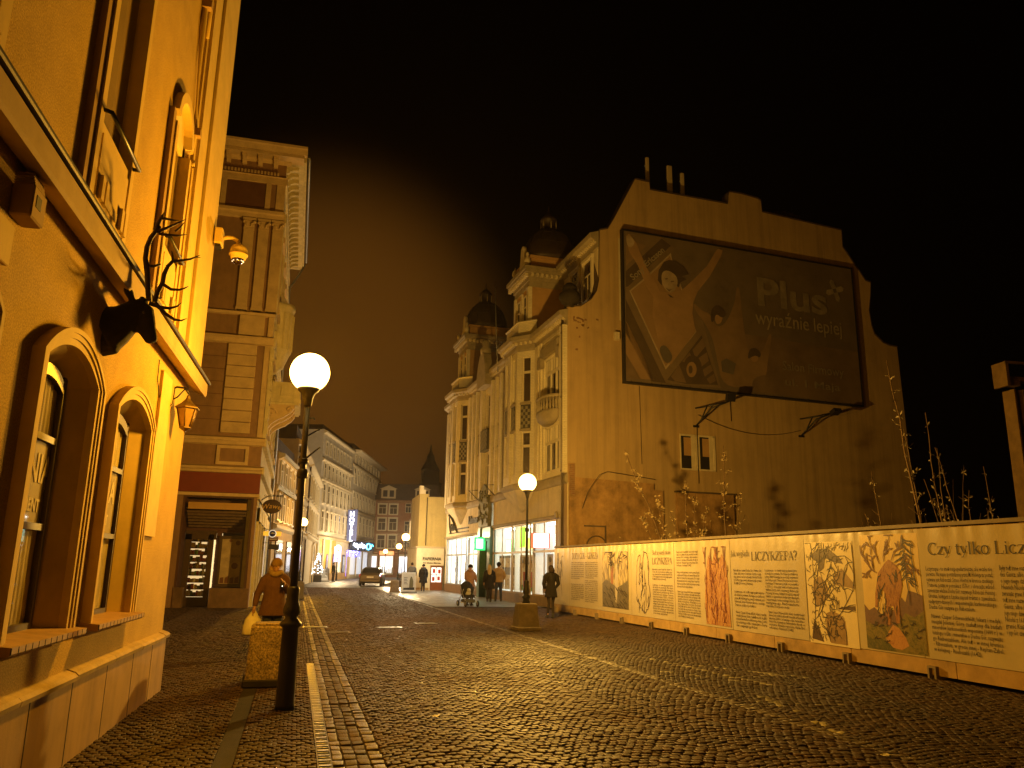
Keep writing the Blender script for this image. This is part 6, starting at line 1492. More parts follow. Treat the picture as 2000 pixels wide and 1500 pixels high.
col(1277, 1316, 1110, 1133, 5, BODY[2], 5); col(1278, 1318, 1140, 1199, 13, BODY[0], 6)
col(1324, 1366, 1076, 1107, 6, BODY[1], 7); col(1325, 1369, 1115, 1148, 6, BODY[0], 8); col(1327, 1371, 1153, 1205, 11, BODY[1]+BODY[2], 9)
col(1436, 1490, 1111, 1142, 5, BODY[2], 10); col(1438, 1496, 1152, 1184, 5, BODY[0][:200], 11); col(1441, 1500, 1192, 1224, 5, BODY[1][:190], 12)
col(1497, 1561, 1111, 1186, 12, BODY[0], 13); col(1505, 1574, 1192, 1228, 6, BODY[1], 14)
col(1812, 1942, 1106, 1190, 8, BODY[0], 15); col(1823, 1958, 1198, 1272, 7, BODY[1], 16); col(1956, 2080, 1104, 1240, 11, BODY[2]*2, 17)
# pictures: generic mountain scenes of rocks, gnarled trunks and firs in the banners' inks
def picmat(name, cols, scale, stretch=(1, 1, 1), dist=2.0):
    m, nt, out = newmat(name); L = nt.links.new
    bs = N(nt, "ShaderNodeBsdfPrincipled"); bs.inputs["Roughness"].default_value = .35
    tc = N(nt, "ShaderNodeTexCoord"); ma = N(nt, "ShaderNodeMapping"); ma.inputs["Scale"].default_value = stretch; L(tc.outputs["Object"], ma.inputs[0])
    n1 = N(nt, "ShaderNodeTexNoise", Scale=scale, Detail=5.0, Roughness=.7, Distortion=dist); L(ma.outputs[0], n1.inputs["Vector"])
    cr = N(nt, "ShaderNodeValToRGB"); e = cr.color_ramp.elements
    while len(e) < len(cols): e.new(.5)
    for i, c in enumerate(cols): e[i].position = .32+.36*i/(len(cols)-1); e[i].color = (*c, 1)
    L(n1.outputs["Fac"], cr.inputs[0]); L(cr.outputs[0], bs.inputs["Base Color"]); L(bs.outputs[0], out.inputs[0]); return m
def pic(px0, px1, pyt, pyb):
    a = FP(px0, pyt); b = FP(px1, pyb if False else pyt); c = FP(px0, pyb); return a[0], b[0], c[1], a[1]
def ppoly(pts, box, y, mat, name, par):
    s0, s1, z0, z1 = box; mb = MB(); mb.poly([(s0+(s1-s0)*u, y, z0+(z1-z0)*v) for u, v in pts]); return mb.build(name, mat, par, fix=False)
def strokes(box, y, mat, name, par, polys, w):
    s0, s1, z0, z1 = box; mb = MB()
    for i, pts in enumerate(polys):
        n = len(pts); mb.ribbon([(s0+(s1-s0)*min(max(u, .01), .99), z0+(z1-z0)*min(max(v, .01), .99)) for u, v in pts], [w*(.35+.65*math.sin(math.pi*(k+.5)/n)) for k in range(n)], y-.0004*(i % 4))
    return mb.build(name, mat, par, fix=False)
def rough(p0, p1, n, amp, rw): return [(p0[0]+(p1[0]-p0[0])*k/n+rw.gauss(0, amp), p0[1]+(p1[1]-p0[1])*k/n+rw.gauss(0, amp)) for k in range(n+1)]
def branchy(rw, u, v, ang, ln, depth, out):
    pts = [(u, v)]
    for k in range(5):
        ang += rw.gauss(0, .25); u += ln/5*math.cos(ang); v += ln/5*math.sin(ang)*.9; pts.append((u, v))
        if depth and rw.random() < .6: branchy(rw, u, v, ang+rw.choice((-1, 1))*rw.uniform(.4, 1.1), ln*.55, depth-1, out)
    out.append(pts)
rw = random.Random(14)
INK = M_BANI; RUST = pm("banner_rust_ink", (.16, .045, .018), .4, .2, 6); 
# (a) edge banner: thorny ink branches
bx_ = pic(1091, 1110, 1080, 1172); ps = []
branchy(rw, .5, .1, 1.5, .8, 2, ps); branchy(rw, .4, .3, 1.9, .6, 2, ps); branchy(rw, .6, .5, 2.2, .5, 2, ps)
strokes(bx_, YI, INK, "picture", ban(bx_[0]+.1), ps, .035)
# (b) dark wood scene with pale trunks
bx_ = pic(1179, 1229, 1078, 1184); P = ban((bx_[0]+bx_[1])/2); b0 = MB(); b0.box(bx_[0], bx_[1], YI, YI+.004, bx_[2], bx_[3])
PB = b0.build("picture", picmat("pic_wood", [(.05, .045, .03), (.20, .16, .09), (.48, .40, .24), (.6, .52, .34)], 2.6, (1, 1, .5)), P)
ppoly([(0, 0), (1, 0), (1, .5), (.8, .42), (.6, .36), (.35, .44), (.15, .5), (0, .42)], bx_, YI-.002, picmat("pic_rock", [(.02, .018, .016), (.07, .06, .045), (.14, .12, .07), (.04, .05, .03)], 9, (1, 1, .6)), "picture_rocks", PB)
ppoly([(.52, .1), (.58, .1), (.62, .45), (.66, .75), (.6, .8), (.55, .72), (.5, .5)], bx_, YI-.003, picmat("pic_trunk", [(.3, .25, .2), (.5, .46, .42), (.25, .25, .32)], 6, (4, 1, .3)), "picture_trunk", PB)
ppoly([(.36, .42), (.44, .42), (.44, .58), (.46, .72), (.40, .74), (.35, .6)], bx_, YI-.003, pm("pic_red", (.30, .12, .07), .4), "picture_trunk", PB)
ps = []; 
for k in range(5): branchy(rw, rw.uniform(.1, .95), rw.uniform(.5, .7), 1.6, .4, 2, ps)
for k in range(36): u, v = rw.uniform(0, .9), rw.uniform(.02, .38); ps.append(rough((u, v), (u+.12, v-.08), 4, .008, rw))
strokes(bx_, YI-.005, INK, "picture_lines", PB, ps, .03)
# (c) ink drawing of rock pillars
bx_ = pic(1243, 1273, 1075, 1197); ps = []
for k in range(20):
    u = rw.uniform(.1, .85); v0 = rw.uniform(.0, .7); ps.append(rough((u, v0), (u+rw.gauss(0, .1), v0+rw.uniform(.1, .3)), 6, .02, rw))
out_ = [(.15, .2), (.05, .45), (.12, .75), (.2, .9), (.32, .92), (.36, .72), (.48, .7), (.6, .98), (.78, .94), (.9, .7), (.85, .5), (.95, .3), (.8, .1), (.6, .03), (.4, .06), (.25, .12), (.15, .2)]
fine = [];
for i in range(len(out_)-1): fine += rough(out_[i], out_[i+1], 4, .012, rw)
ps.append(fine); strokes(bx_, YI, INK, "picture", ban((bx_[0]+bx_[1])/2), ps, .028)
# (d) rust red bark study
bx_ = pic(1376, 1425, 1068, 1217); P = ban((bx_[0]+bx_[1])/2)
PD = ppoly([(.05, .0), (1, .0), (.98, .3), (.95, .55), (.9, .8), (.75, .9), (.62, .78), (.5, .97), (.38, .8), (.2, .88), (.08, .6), (.02, .3)], bx_, YI, picmat("pic_bark", [(.10, .03, .012), (.26, .09, .03), (.50, .30, .12), (.20, .07, .03)], 4.5, (2.6, 1, .5), 3), "picture", P)
ps = []
for k in range(34): u = rw.uniform(.06, .94); v = rw.uniform(.0, .6); ps.append(rough((u, v), (u+rw.gauss(0, .06), v+rw.uniform(.1, .3)), 7, .012, rw))
for u in (.08, .3, .5, .62, .85): branchy(rw, u, .72, 1.57, .33, 1, ps)
strokes(bx_, YI-.003, RUST, "picture_lines", PD, ps, .035)
# (e) ink rocks and firs with hatching
bx_ = pic(1575, 1668, 1060, 1252); P = ban((bx_[0]+bx_[1])/2)
PE = ppoly([(0, 0), (1, 0), (1, 1), (0, 1)], bx_, YI+.002, pm("pic_paper", (.66, .57, .38), .35, .1, 3), "picture", P)
M_WASH = pm("pic_brown_wash", (.30, .20, .10), .4, .3, 6); M_WASHD = pm("pic_dark_wash", (.10, .06, .03), .4, .3, 6)
ppoly([(.38, .30), (.5, .33), (.66, .30), (.76, .24), (.78, .02), (.44, .02), (.36, .12)], bx_, YI+.001, M_WASH, "picture_rocks", PE)
ppoly([(.10, .86), (.28, .93), (.52, .93), (.74, .84), (.80, .78), (.60, .80), (.44, .84), (.40, .74), (.30, .70), (.26, .80)], bx_, YI+.0005, M_WASHD, "picture_foliage", PE)
ppoly([(.58, .66), (.76, .74), (.98, .60), (.98, .55), (.58, .58)], bx_, YI+.001, M_WASH, "picture_hills", PE)
ppoly([(.16, .62), (.30, .66), (.42, .60), (.46, .48), (.34, .38), (.20, .36), (.12, .48)], bx_, YI+.0005, M_WASH, "picture_rocks", PE)
ppoly([(.64, .36), (.80, .38), (.98, .39), (.98, .345), (.64, .35)], bx_, YI+.001, M_WASHD, "picture_hills", PE)
ppoly([(.04, .04), (.30, .02), (.22, .14), (.10, .22)], bx_, YI+.001, M_WASHD, "picture_rocks", PE)
ps = []
for k in range(110):
    u, v = rw.uniform(.05, .7), rw.uniform(.02, .85); a = rw.choice((1.2, 1.9, .3, 2.7)); ps.append(rough((u, v), (u+.13*math.cos(a), v+.07*math.sin(a)), 5, .012, rw))
for u0, v0 in ((.1, .1), (.3, .25), (.55, .12)): branchy(rw, u0, v0, 1.4, .75, 2, ps)
ps += [rough((.02, .62), (.45, .88), 8, .02, rw), rough((.45, .88), (.78, .72), 8, .02, rw), rough((.55, .62), (.95, .52), 8, .012, rw), rough((.4, .24), (.42, .02), 6, .012, rw), rough((.72, .26), (.78, .02), 6, .012, rw), rough((.4, .25), (.75, .27), 8, .02, rw), rough((.65, .36), (.98, .40), 5, .008, rw), rough((.65, .34), (.98, .33), 5, .008, rw)]
for k in range(16): ps.append(rough((.2+.045*k, .93+rw.gauss(0, .02)), (.26+.045*k, .97+rw.gauss(0, .02)), 4, .01, rw))
strokes(bx_, YI-.002, INK, "picture_lines", PE, ps, .017)
# (f) coloured hillside: gnarled tree in the middle, fir at the right, boulder in front
bx_ = pic(1682, 1795, 1046, 1262); P = ban((bx_[0]+bx_[1])/2)
PF = ppoly([(0, 0), (1, 0), (1, 1), (0, 1)], bx_, YI+.003, pm("pic_sky", (.64, .50, .26), .35, .12, 2), "picture", P)
ppoly([(0, .38), (.08, .33), (.18, .36), (.30, .30), (.42, .36), (.55, .34), (.66, .46), (.72, .42), (.78, .52), (.92, .50), (1, .48), (1, .2), (0, .2)], bx_, YI+.001, picmat("pic_hill", [(.10, .055, .06), (.17, .10, .09), (.12, .08, .09)], 4), "picture_hills", PF)
ppoly([(0, .0), (1, 0), (1, .36), (.85, .30), (.7, .33), (.6, .24), (.45, .2), (.3, .22), (.15, .20), (0, .24)], bx_, YI-.001, picmat("pic_grass", [(.05, .045, .02), (.13, .12, .03), (.22, .17, .05), (.06, .06, .03)], 6), "picture_grass", PF)
ppoly([(.34, .1), (.40, .16), (.48, .22), (.58, .2), (.68, .12), (.72, .06), (.6, .02), (.42, .03)], bx_, YI-.002, picmat("pic_boulder", [(.36, .17, .06), (.46, .25, .10), (.30, .13, .05)], 5), "picture_boulder", PF)
ppoly([(0, 0), (.5, 0), (.4, .06), (.25, .1), (.1, .08), (0, .12)], bx_, YI-.003, picmat("pic_moss", [(.05, .05, .02), (.10, .10, .03), (.16, .13, .05)], 9), "picture_grass", PF)
M_TRK = picmat("pic_gnarled", [(.10, .035, .012), (.26, .11, .035), (.38, .19, .07), (.16, .06, .02)], 7, (1.5, 1, .7))
ppoly([(.38, .22), (.44, .22), (.47, .38), (.52, .38), (.55, .24), (.61, .24), (.62, .42), (.70, .56), (.68, .68), (.60, .74), (.50, .78), (.42, .74), (.30, .66), (.22, .48), (.20, .36), (.24, .36), (.28, .48), (.36, .54), (.40, .42)], bx_, YI-.004, M_TRK, "picture_trunk", PF)
ps = []
for u, v, a in ((.34, .74, 2.2), (.42, .76, 1.8), (.55, .77, 1.2), (.62, .72, .8), (.28, .66, 2.7)): branchy(rw, u, v, a, .26, 2, ps)
strokes(bx_, YI-.006, pm("pic_brown_line", (.14, .055, .02), .4), "picture_branches", PF, ps, .028)
ps = [rough((.80, .40), (.76, .98), 8, .004, rw), rough((.93, .48), (.88, .92), 8, .004, rw)]
for k in range(22): v = .60+.017*k; u = .795-.0017*k; ps.append(rough((u, v), (u+rw.choice((-1, 1))*rw.uniform(.06, .18), v-.05), 4, .006, rw))
for k in range(18): u, v = rw.uniform(.25, .65), rw.uniform(.28, .7); ps.append(rough((u, v), (u+rw.gauss(0, .04), v-.09), 4, .008, rw))
for k in range(14): u, v = rw.uniform(.0, .95), rw.uniform(.05, .3); ps.append(rough((u, v), (u+.10, v+rw.gauss(0, .02)), 5, .01, rw))
strokes(bx_, YI-.007, INK, "picture_lines", PF, ps, .026)
# ------------------------------------------------------------------ houses closing the street
M_F1 = pm("far_ochre", (.36, .25, .12), .85, .2, 1.5, .15, 40, .2, dirt=.2); M_F2 = pm("far_grey_cream", (.42, .36, .26), .85, .15, 1.5, .15, 40, .2, dirt=.2)
M_F3 = pm("far_white_cream", (.55, .50, .42), .85, .12, 1.5, .15, 40, .2, dirt=.15); M_F4 = pm("far_red_brown", (.30, .15, .09), .85, .2, 1.5, .15, 40, .2, dirt=.2)
M_FTRIM = pm("far_trim", (.50, .42, .28), .8, .1, 2, .1, 40, .2); M_ROOFD = pm("far_roof", (.05, .035, .028), .85, .3, 2, .3, 20, .2)
def far_house(name, A, B, h, label, wall, floors, win, trim, depth=7.0, gf=3.6, roof=1.2, gap=.0, eave=.35, cornices=(), cat="house", pane=None, tall=None):
    o = wall_frame(name, A, B, label, cat); L_ = math.hypot(B[0]-A[0], B[1]-A[1])
    mb = MB(); mb.box(gap, L_-gap, 0, depth, 0, h); mb.build("wall", wall, o)
    mb = MB()
    for z, d in list(cornices)+[(h-.3, eave)]: moulding(mb, [(0, z-.14), (d*.5, z-.08), (d, z), (d, z+.16), (0, z+.24)], gap, L_-gap, -1)
    mb.build("cornices", trim, o)
    mb = MB(); mb.prism_xz([(gap-.1, h-.05), (L_-gap+.1, h-.05), (L_-gap-.2, h+roof), (gap+.2, h+roof)], .2, depth-.3); mb.build("roof", M_ROOFD, o)
    for (z, wh, n, ww, m0, m1) in win:
        for k in range(n):
            s = m0+(L_-m0-m1)*(k+.5)/n-ww/2
            simple_window(o, s, z, ww, wh, -1, M_WF, (pane or M_GLASSB), d=.03, bars=(.5, .64), fw=.08, sill=.14, surround=(.12, .06))
    return o, L_
PB3 = [(-1.30, 44.6), (-.35, 52.2), (.50, 63.2), (1.83, 81.4), (5.78, 96.0), (10.9, 115.0)]
H1, _ = far_house("narrow_house", PB3[0], PB3[1], 7.6, "narrow ochre house with dark window awnings beyond the stucco house", M_F1, 2, [(3.9, 1.5, 4, .8, .4, .4), (5.8, 1.3, 4, .8, .4, .4)], M_FTRIM, cornices=((3.5, .2), (5.6, .12)), roof=.8)
H2, _ = far_house("narrow_house", PB3[1], PB3[2], 9.5, "taller narrow ochre house with a downpipe left of the shorter cream house", M_F1, 3, [(3.9, 1.6, 5, .85, .4, .4), (6.4, 1.6, 5, .85, .4, .4)], M_FTRIM, cornices=((3.5, .2), (6.0, .14), (8.4, .14)), roof=.9)
H3, _ = far_house("row_house", PB3[2], PB3[3], 9.4, "cream three-storey house with an arched doorway beside the two lit little trees", M_F2, 3, [(4.1, 1.9, 6, 1.0, .5, .5), (6.8, 1.7, 6, 1.0, .5, .5)], M_FTRIM, cornices=((3.7, .25), (6.4, .14)), roof=.9)
mb = MB(); mb.box(10.9, 11.3, -.12, 0, 0, 3.3); mb.box(14.6, 15.0, -.12, 0, 0, 3.3)
for k in range(12):
    a0, a1 = math.pi*k/12, math.pi*(k+1)/12; mb.prism_xz([(12.95+1.65*math.cos(a0), 1.7+1.6*math.sin(a0)), (12.95+1.65*math.cos(a1), 1.7+1.6*math.sin(a1)), (12.95+1.95*math.cos(a1), 1.7+1.9*math.sin(a1)), (12.95+1.95*math.cos(a0), 1.7+1.9*math.sin(a0))], -.14, 0)
DF = mb.build("door_surround", M_FTRIM, H3); mb = MB(); mb.prism_xz([(11.4, 0), (14.5, 0)]+[(12.95+1.55*math.cos(math.pi*k/12), 1.7+1.5*math.sin(math.pi*k/12)) for k in range(13)], -.03, 0); mb.build("door", M_WOODD, DF)
mb = MB(); mb.box(11.9, 12.5, -.05, -.03, .6, 1.9); mb.box(13.3, 13.9, -.05, -.03, .6, 1.9); mb.build("door_panes", em("warm_door_panes", (1, .7, .35), .35), DF)
for hh, n in ((H1, 2), (H2, 2)):
    for k in range(n):
        mb = MB(); s = 1.2+k*4.2; mb.box(s, s+2.4, -.06, 0, .3, 2.9); F = mb.build("shop_front", M_WOODD, hh); mb = MB(); mb.box(s+.15, s+2.25, -.08, -.06, .5, 2.6); mb.build("pane", em("shop_blue_white", (.6, .72, 1.0), .5) if k == 0 and hh is H2 else M_GLASSB, F)
    mb = MB(); L_ = 8; 
    for z in (5.6, 7.4): mb.add([(.3, -.03, z), (L_, -.03, z), (L_, -.5, z-.35), (.3, -.5, z-.35)], [(0, 1, 2, 3)])
    if hh is H1: mb.build("awning", M_BLACK, hh)
for hh, s in ((H2, .12), (H3, .12)):
    mb = MB(); mb.tube([(s, -.10, 0), (s, -.10, 9)], .07, 6); mb.build("downpipe", pm("pipe_brown", (.07, .05, .035), .5), hh)
HO, HL = far_house("hotel", PB3[3], PB3[4], 15.0, "tall cream hotel with a lit vertical sign and rows of sash windows", M_F3, 4, [(4.9, 2.0, 7, .9, .6, .6), (7.7, 1.9, 7, .9, .6, .6), (10.2, 1.5, 8, .8, .6, .6), (12.6, 1.3, 8, .6, .6, .6)], M_FTRIM, cornices=((4.2, .2), (9.9, .16), (11.9, .25)), roof=.5, eave=.3)
mb = MB(); mb.box(0, 8.5, -.05, 0, 0.7, 4.1); mb.build("yellow_ground_floor", pm("far_yellow", (.58, .38, .09), .8, .15, 1.5, .1, 40, .2), HO)
mb = MB(); mb.box(0, HL, -.10, 0, 0, .7); mb.build("plinth", M_PLINTH, HO)
for s, w_, lit in ((1.4, .9, 0), (4.2, 1.0, 0), (7.2, 1.0, 0), (9.6, 1.4, 1), (12.2, 1.2, 0)):
    f = MB(); f.box(s, s+w_, -.09, -.05, .0, 2.7); F = f.build("door", M_WOODD if not lit else M_WF, HO); f = MB(); f.box(s+.12, s+w_-.12, -.11, -.09, .8, 2.5); f.build("pane", em("hotel_warm", (1, .8, .5), .8) if lit else M_GLASSB, F)
mb = MB(); mb.box(2.4, 3.0, -.14, -.05, .7, 4.1); mb.box(5.6, 6.2, -.14, -.05, .7, 4.1); mb.box(.2, .8, -.14, -.05, .7, 4.1); build_split(mb, "pilaster", M_F3, HO)
NX, NL = far_house("town_house", PB3[4], PB3[5], 15.2, "pale town house with a wide eave next to the hotel", M_F3, 4, [(5.2, 2.3, 8, 1.3, .5, .5), (8.3, 1.9, 9, .9, .5, .5), (11.2, 1.9, 9, .9, .5, .5), (13.7, .9, 9, .7, .5, .5)], M_FTRIM, cornices=((4.6, .2), (7.9, .16), (13.2, .2)), roof=.7, eave=1.0)
for k in range(3):
    mb = MB(); s = 1.2+k*4; mb.box(s, s+3.2, -.08, 0, .2, 4.0); F = mb.build("shop_front", M_WF, NX); mb = MB(); mb.box(s+.2, s+3.0, -.10, -.08, .5, 3.2); mb.build("pane", em("shop_white_blue", (.75, .85, 1.0), .9 if k else .6), F)
# hotel sign: white lit letters stacked on a dark blue blade
hs = empty("hotel_sign", HO.matrix_basis @ Vector((13.2, -.1, 6.0)), HO.rotation_euler.z-math.pi/2-R_(12), "tall vertical hotel sign with stacked white lit letters", "sign")
mb = MB(); mb.bevbox(.10, 1.25, -.12, .12, -1.75, 1.80, .03); mb.build("blade", em("blade_blue", (.25, .38, 1.0), .10, (.12, .16, .4)), hs)
for i, ch in enumerate("HOTEL"): text(ch, .78, em("letter_white", (.85, .92, 1.0), 2.5), hs, (.66, -.14, 1.05-i*.70), bold=.035, ex=.02, ax='CENTER')
mb = MB(); mb.box(0, .12, -.03, .03, -1.2, -1.1); mb.box(0, .12, -.03, .03, 1.1, 1.2); mb.build("bracket", M_DARK, hs)
# string of blue lights and neon over the entrance
bl = empty("blue_light_garland", HO.matrix_basis @ Vector((13.0, -.35, 2.7)), HO.rotation_euler.z, "garland of blue fairy lights hanging over the hotel entrance", "fairy lights")
rnd = random.Random(2); mb = MB(); mw = MB(); wire = MB()
for k in range(52):
    x = k*.15; dr_ = rnd.uniform(.15, .75); wire.tube([(x, 0, .5), (x, 0, .5-dr_)], .008, 4)
    for q in range(int(dr_/.12)+1): (mw if rnd.random() < .10 else mb).ball((x+rnd.uniform(-.02, .02), -.02, .5-q*.12), .032, 0, 6, 4)
for q in range(22): mb.ball((0, -.02, .4-q*.13), .035, 0, 6, 4)
wire.tube([(0, 0, .5), (7.8, 0, .5)], .012, 4); wire.tube([(0, 0, .5), (0, 0, -2.5)], .008, 4); wire.build("wire", M_BLACK, bl)
o = mb.build("blue_bulbs", em("fairy_blue", (.015, .02, 1.0), 3.5), bl); o["kind"] = "stuff"; o = mw.build("white_bulbs", em("fairy_white", (.7, .75, 1.0), 9.0), bl); o["kind"] = "stuff"
ne = empty("neon_sign", HO.matrix_basis @ Vector((15.6, -.4, 3.75)), HO.rotation_euler.z-R_(25), "glowing white and cyan script neon sign above the blue fairy lights", "sign")
mb = MB(); mb.bevbox(-.4, 4.4, -.08, .08, -.5, .55, .05); mb.build("board", pm("neon_board", (.03, .05, .12), .5), ne)
mb = MB(); pts = [(.1+.10*k, -.12, .05+.26*math.sin(k*1.25)+.10*math.sin(k*.5)) for k in range(24)]; mb.tube(pts, .055, 6); mb.build("white_tube", em("neon_white", (.75, .85, 1.0), 8.0), ne)
mb = MB(); mb.tube([(3.1+.42*math.cos(k*.5), -.12, .02+.34*math.sin(k*.5)) for k in range(14)], .07, 6); mb.tube([(3.6, -.12, -.2), (3.8, -.12, .3), (4.1, -.12, .1)], .06, 6); mb.build("cyan_tube", em("neon_cyan", (.02, .65, 1.0), 6.0), ne)
pj = empty("projecting_sign", HO.matrix_basis @ Vector((7.6, -.1, 2.6)), HO.rotation_euler.z-math.pi/2, "small violet and white box sign on the yellow hotel wall", "sign")
mb = MB(); mb.bevbox(.05, .75, -.1, .1, -.7, .9, .03); mb.build("box", em("sign_violet", (.35, .15, 1.0), 1.8), pj); mb = MB(); mb.box(.12, .68, -.11, -.10, .0, .8); mb.build("white_half", em("sign_warm_white", (1, .85, .7), 1.2), pj)
cw = empty("corner_lightbox", NX.matrix_basis @ Vector((NL-1.0, -.2, 5.6)), NX.rotation_euler.z-math.pi/2, "tall white lit box window hung on the far end of the pale town house", "sign")
mb = MB(); mb.box(0, 1.5, -.4, .4, -1.6, 2.0); mb.build("frame", M_FTRIM, cw)
for z in (-1.45, .75):
    mb = MB(); mb.box(.15, 1.35, -.43, -.40, z, z+1.1); mb.build("lit_pane", em("box_white", (.85, .92, 1.0), 1.8), cw)
# little lit fir trees
def lit_fir(x, y, h, lab):
    t = empty("christmas_tree", (x, y, 0), 0, lab, "tree", "lit christmas trees at the doorway"); rnd = random.Random(int(h*100))
    mb = MB(); mb.bevbox(-.4, .4, -.4, .4, 0, .62, .03); mb.build("tub", M_BLACK, t); mb = MB(); mb.tube([(0, 0, .6), (0, 0, h)], [.04, .01], 6); mb.build("trunk", M_WOODD, t)
    mb = MB()
    for k in range(420):
        v = rnd.random(); r = (1-v)*.55*math.sqrt(rnd.random())+.03; a = rnd.uniform(0, 6.28); z = .65+v*(h-.65); x_, y_ = r*math.cos(a), r*math.sin(a); d = Vector((math.cos(a), math.sin(a), rnd.uniform(-.5, .2))).normalized()*.13; s = Vector((-math.sin(a), math.cos(a), 0))*.02
        p = Vector((x_, y_, z)); mb.add([p-s, p+s, p+d], [(0, 1, 2)])
    mb.build("needles", pm("fir_green", (.03, .05, .02), .7), t, fix=False)
    mb = MB()
    for k in range(60): v = rnd.random(); r = (1-v)*.55+.04; a = rnd.uniform(0, 6.28); mb.ball((r*math.cos(a), r*math.sin(a), .7+v*(h-.7)), .04, 0, 6, 4)
    o = mb.build("fairy_lights", em("fairy_cool", (.9, .95, 1.0), 5.0), t); o["kind"] = "stuff"
p = gnd(596, 1134); lit_fir(1.15, 76.5, 2.3, "smaller slim lit christmas tree left of the pair at the arched door"); lit_fir(2.05, 78.2, 2.6, "broader lit christmas tree right of the pair at the arched door")

# ------------------------------------------------------------------ red-brown house closing the view
E0 = (10.2, 112.0); EB, EL = far_house("corner_tenement", E0, (18.6, 110.5), 10.5, "red-brown tenement with mansard dormers closing the end of the street", M_F4, 3, [(3.9, 1.8, 2, 1.1, .2, 5.3), (6.3, 1.7, 2, 1.1, .2, 5.3), (8.5, 1.4, 2, 1.1, .2, 5.3)], pm("tenement_trim", (.36, .22, .14), .8), depth=6, gf=3.6, roof=.1, cornices=((3.4, .25), (5.9, .12)))
mb = MB(); mb.box(3.9, 7.4, -.7, 0, 3.4, 8.0); mb.box(3.7, 7.6, -.8, .0, 8.0, 8.12); mb.box(3.75, 7.55, -.75, -.6, 8.12, 8.7); BYW = mb.build("bay", M_F4, EB)
for s in (4.1, 5.2, 6.35): simple_window(EB, s, 6.1, .85, 1.5, -1, M_WF, M_GLASS, d=.72, bars=(.5, .65)); simple_window(EB, s, 3.75, .85, 1.5, -1, M_WF, M_GLASS, d=.72, bars=(.5, .65)); simple_window(EB, s, 8.75, .8, 1.3, -1, M_WF, M_GLASS, d=.03, bars=(.5, .65))
mb = MB(); P = [(-.2, 10.5), (8.8, 10.5), (8.5, 12.7), (.2, 12.7)]; mb.prism_xz(P, -.2, 5.5); mb.build("mansard_roof", M_ROOFD, EB)
for s in (.7, 5.4):
    mb = MB(); mb.box(s, s+2.0, -.35, 1.2, 10.7, 12.0); mb.prism_xz([(s-.2, 12.0), (s+2.2, 12.0), (s+1.0, 12.5)], -.4, 1.2); D2 = mb.build("dormer", M_FTRIM, EB)
    for q in (.25, 1.15): mb = MB(); mb.box(s+q, s+q+.6, -.37, -.35, 10.9, 11.8); mb.build("pane", M_GLASS, D2)
for k, (s, w_, st, c) in enumerate(((-.9, 1.5, 2.4, (.9, .9, 1.0)), (.9, 1.9, 2.6, (.95, .9, .85)), (3.5, 3.9, 3.0, (.9, .92, 1.0)))):
    mb = MB(); mb.box(s, s+w_, -.12, 0, .4, 3.1); F = mb.build("shop_front", M_WF, EB); mb = MB(); mb.box(s+.1, s+w_-.1, -.15, -.12, .6, 2.8); mb.build("pane", em("tenement_shop_%d" % k, c, st*.55), F)
    mb = MB()
    rnd = random.Random(k)
    for q in range(int(w_*4)): x = s+.2+q*.25; mb.box(x, x+.12, -.16, -.15, .6, .6+rnd.uniform(.2, 1.0))
    mb.build("display", M_BLACK, F)
mb = MB(); mb.box(.9, 2.8, -.3, -.1, 3.05, 3.5); mb.build("shop_sign", em("sign_orange_red", (1, .22, .05), 2.0), EB)
fl = empty("flag", (12.4, 95.0, 5.2), -.2, "pale banded flag on a slanting pole high before the red-brown tenement", "flag")
mb = MB(); mb.tube([(0, 0, -1.6), (.35, -.2, 1.8)], .04, 6); mb.build("pole", M_GREYM, fl)
mb = MB(); vs = [(.3+.38*i+.05*math.sin(j*.8), -.2+.12*math.sin(i*1.2+j*.5), 1.7-.42*j-.30*i) for j in range(6) for i in range(6)]
fs = [(j*6+i, j*6+i+1, (j+1)*6+i+1, (j+1)*6+i) for j in range(5) for i in range(5)]
mb.add(vs, fs, 0, True)
for i in range(25): mb.m[i] = (0, 1, 2, 1, 0)[i % 5]
mb.build("cloth", [pm("flag_cream", (.6, .52, .38), .8), pm("flag_red", (.42, .16, .08), .8), pm("flag_white", (.7, .66, .55), .8)], fl, fix=False)

# ------------------------------------------------------------------ stationery shop annexe and its taller neighbour wall
M_PAP = pm("annexe_cream", (.68, .62, .46), .8, .12, 1.5, .15, 50, .2, dirt=.15)
PA = empty("stationery_shop", (7.95, 55.0, 0), R_(-1.5), "low cream annexe of a stationery shop with a brown glazed door", "shop")
mb = MB(); mb.box(0, .98, 0, .25, 0, 2.82); mb.box(.98, 1.9, 0, .25, 1.66, 2.82); mb.box(0, .2, .25, 6, 0, 2.82); mb.build("wall", M_PAP, PA)
mb = MB(); mb.box(-.08, 1.95, -.10, 5, 2.82, 2.92); mb.build("roof_edge", M_FTRIM, PA)
mb = MB(); mb.box(0, .9, -.04, 0, 0, .18); mb.build("plinth", M_PLINTH, PA)
mb = MB()
for (a, b, c, d) in ((.98, 1.06, 0, 1.62), (1.74, 1.84, 0, 1.62), (1.06, 1.74, 1.52, 1.62), (1.06, 1.74, 0, .55), (1.38, 1.42, .55, 1.52), (1.06, 1.74, 1.02, 1.06)): mb.box(a, b, .02, .08, c, d)
D3 = mb.build("door", pm("door_red_brown", (.20, .07, .03), .5), PA); mb = MB(); mb.box(1.06, 1.74, .05, .06, .55, 1.52); mb.build("pane", em("papier_pane", (1, .93, .86), 1.3), D3)
mb = MB()
for x, z in ((1.12, .62), (1.48, .66), (1.52, 1.12), (1.15, 1.15)): mb.box(x, x+.18, .03, .05, z, z+.28)
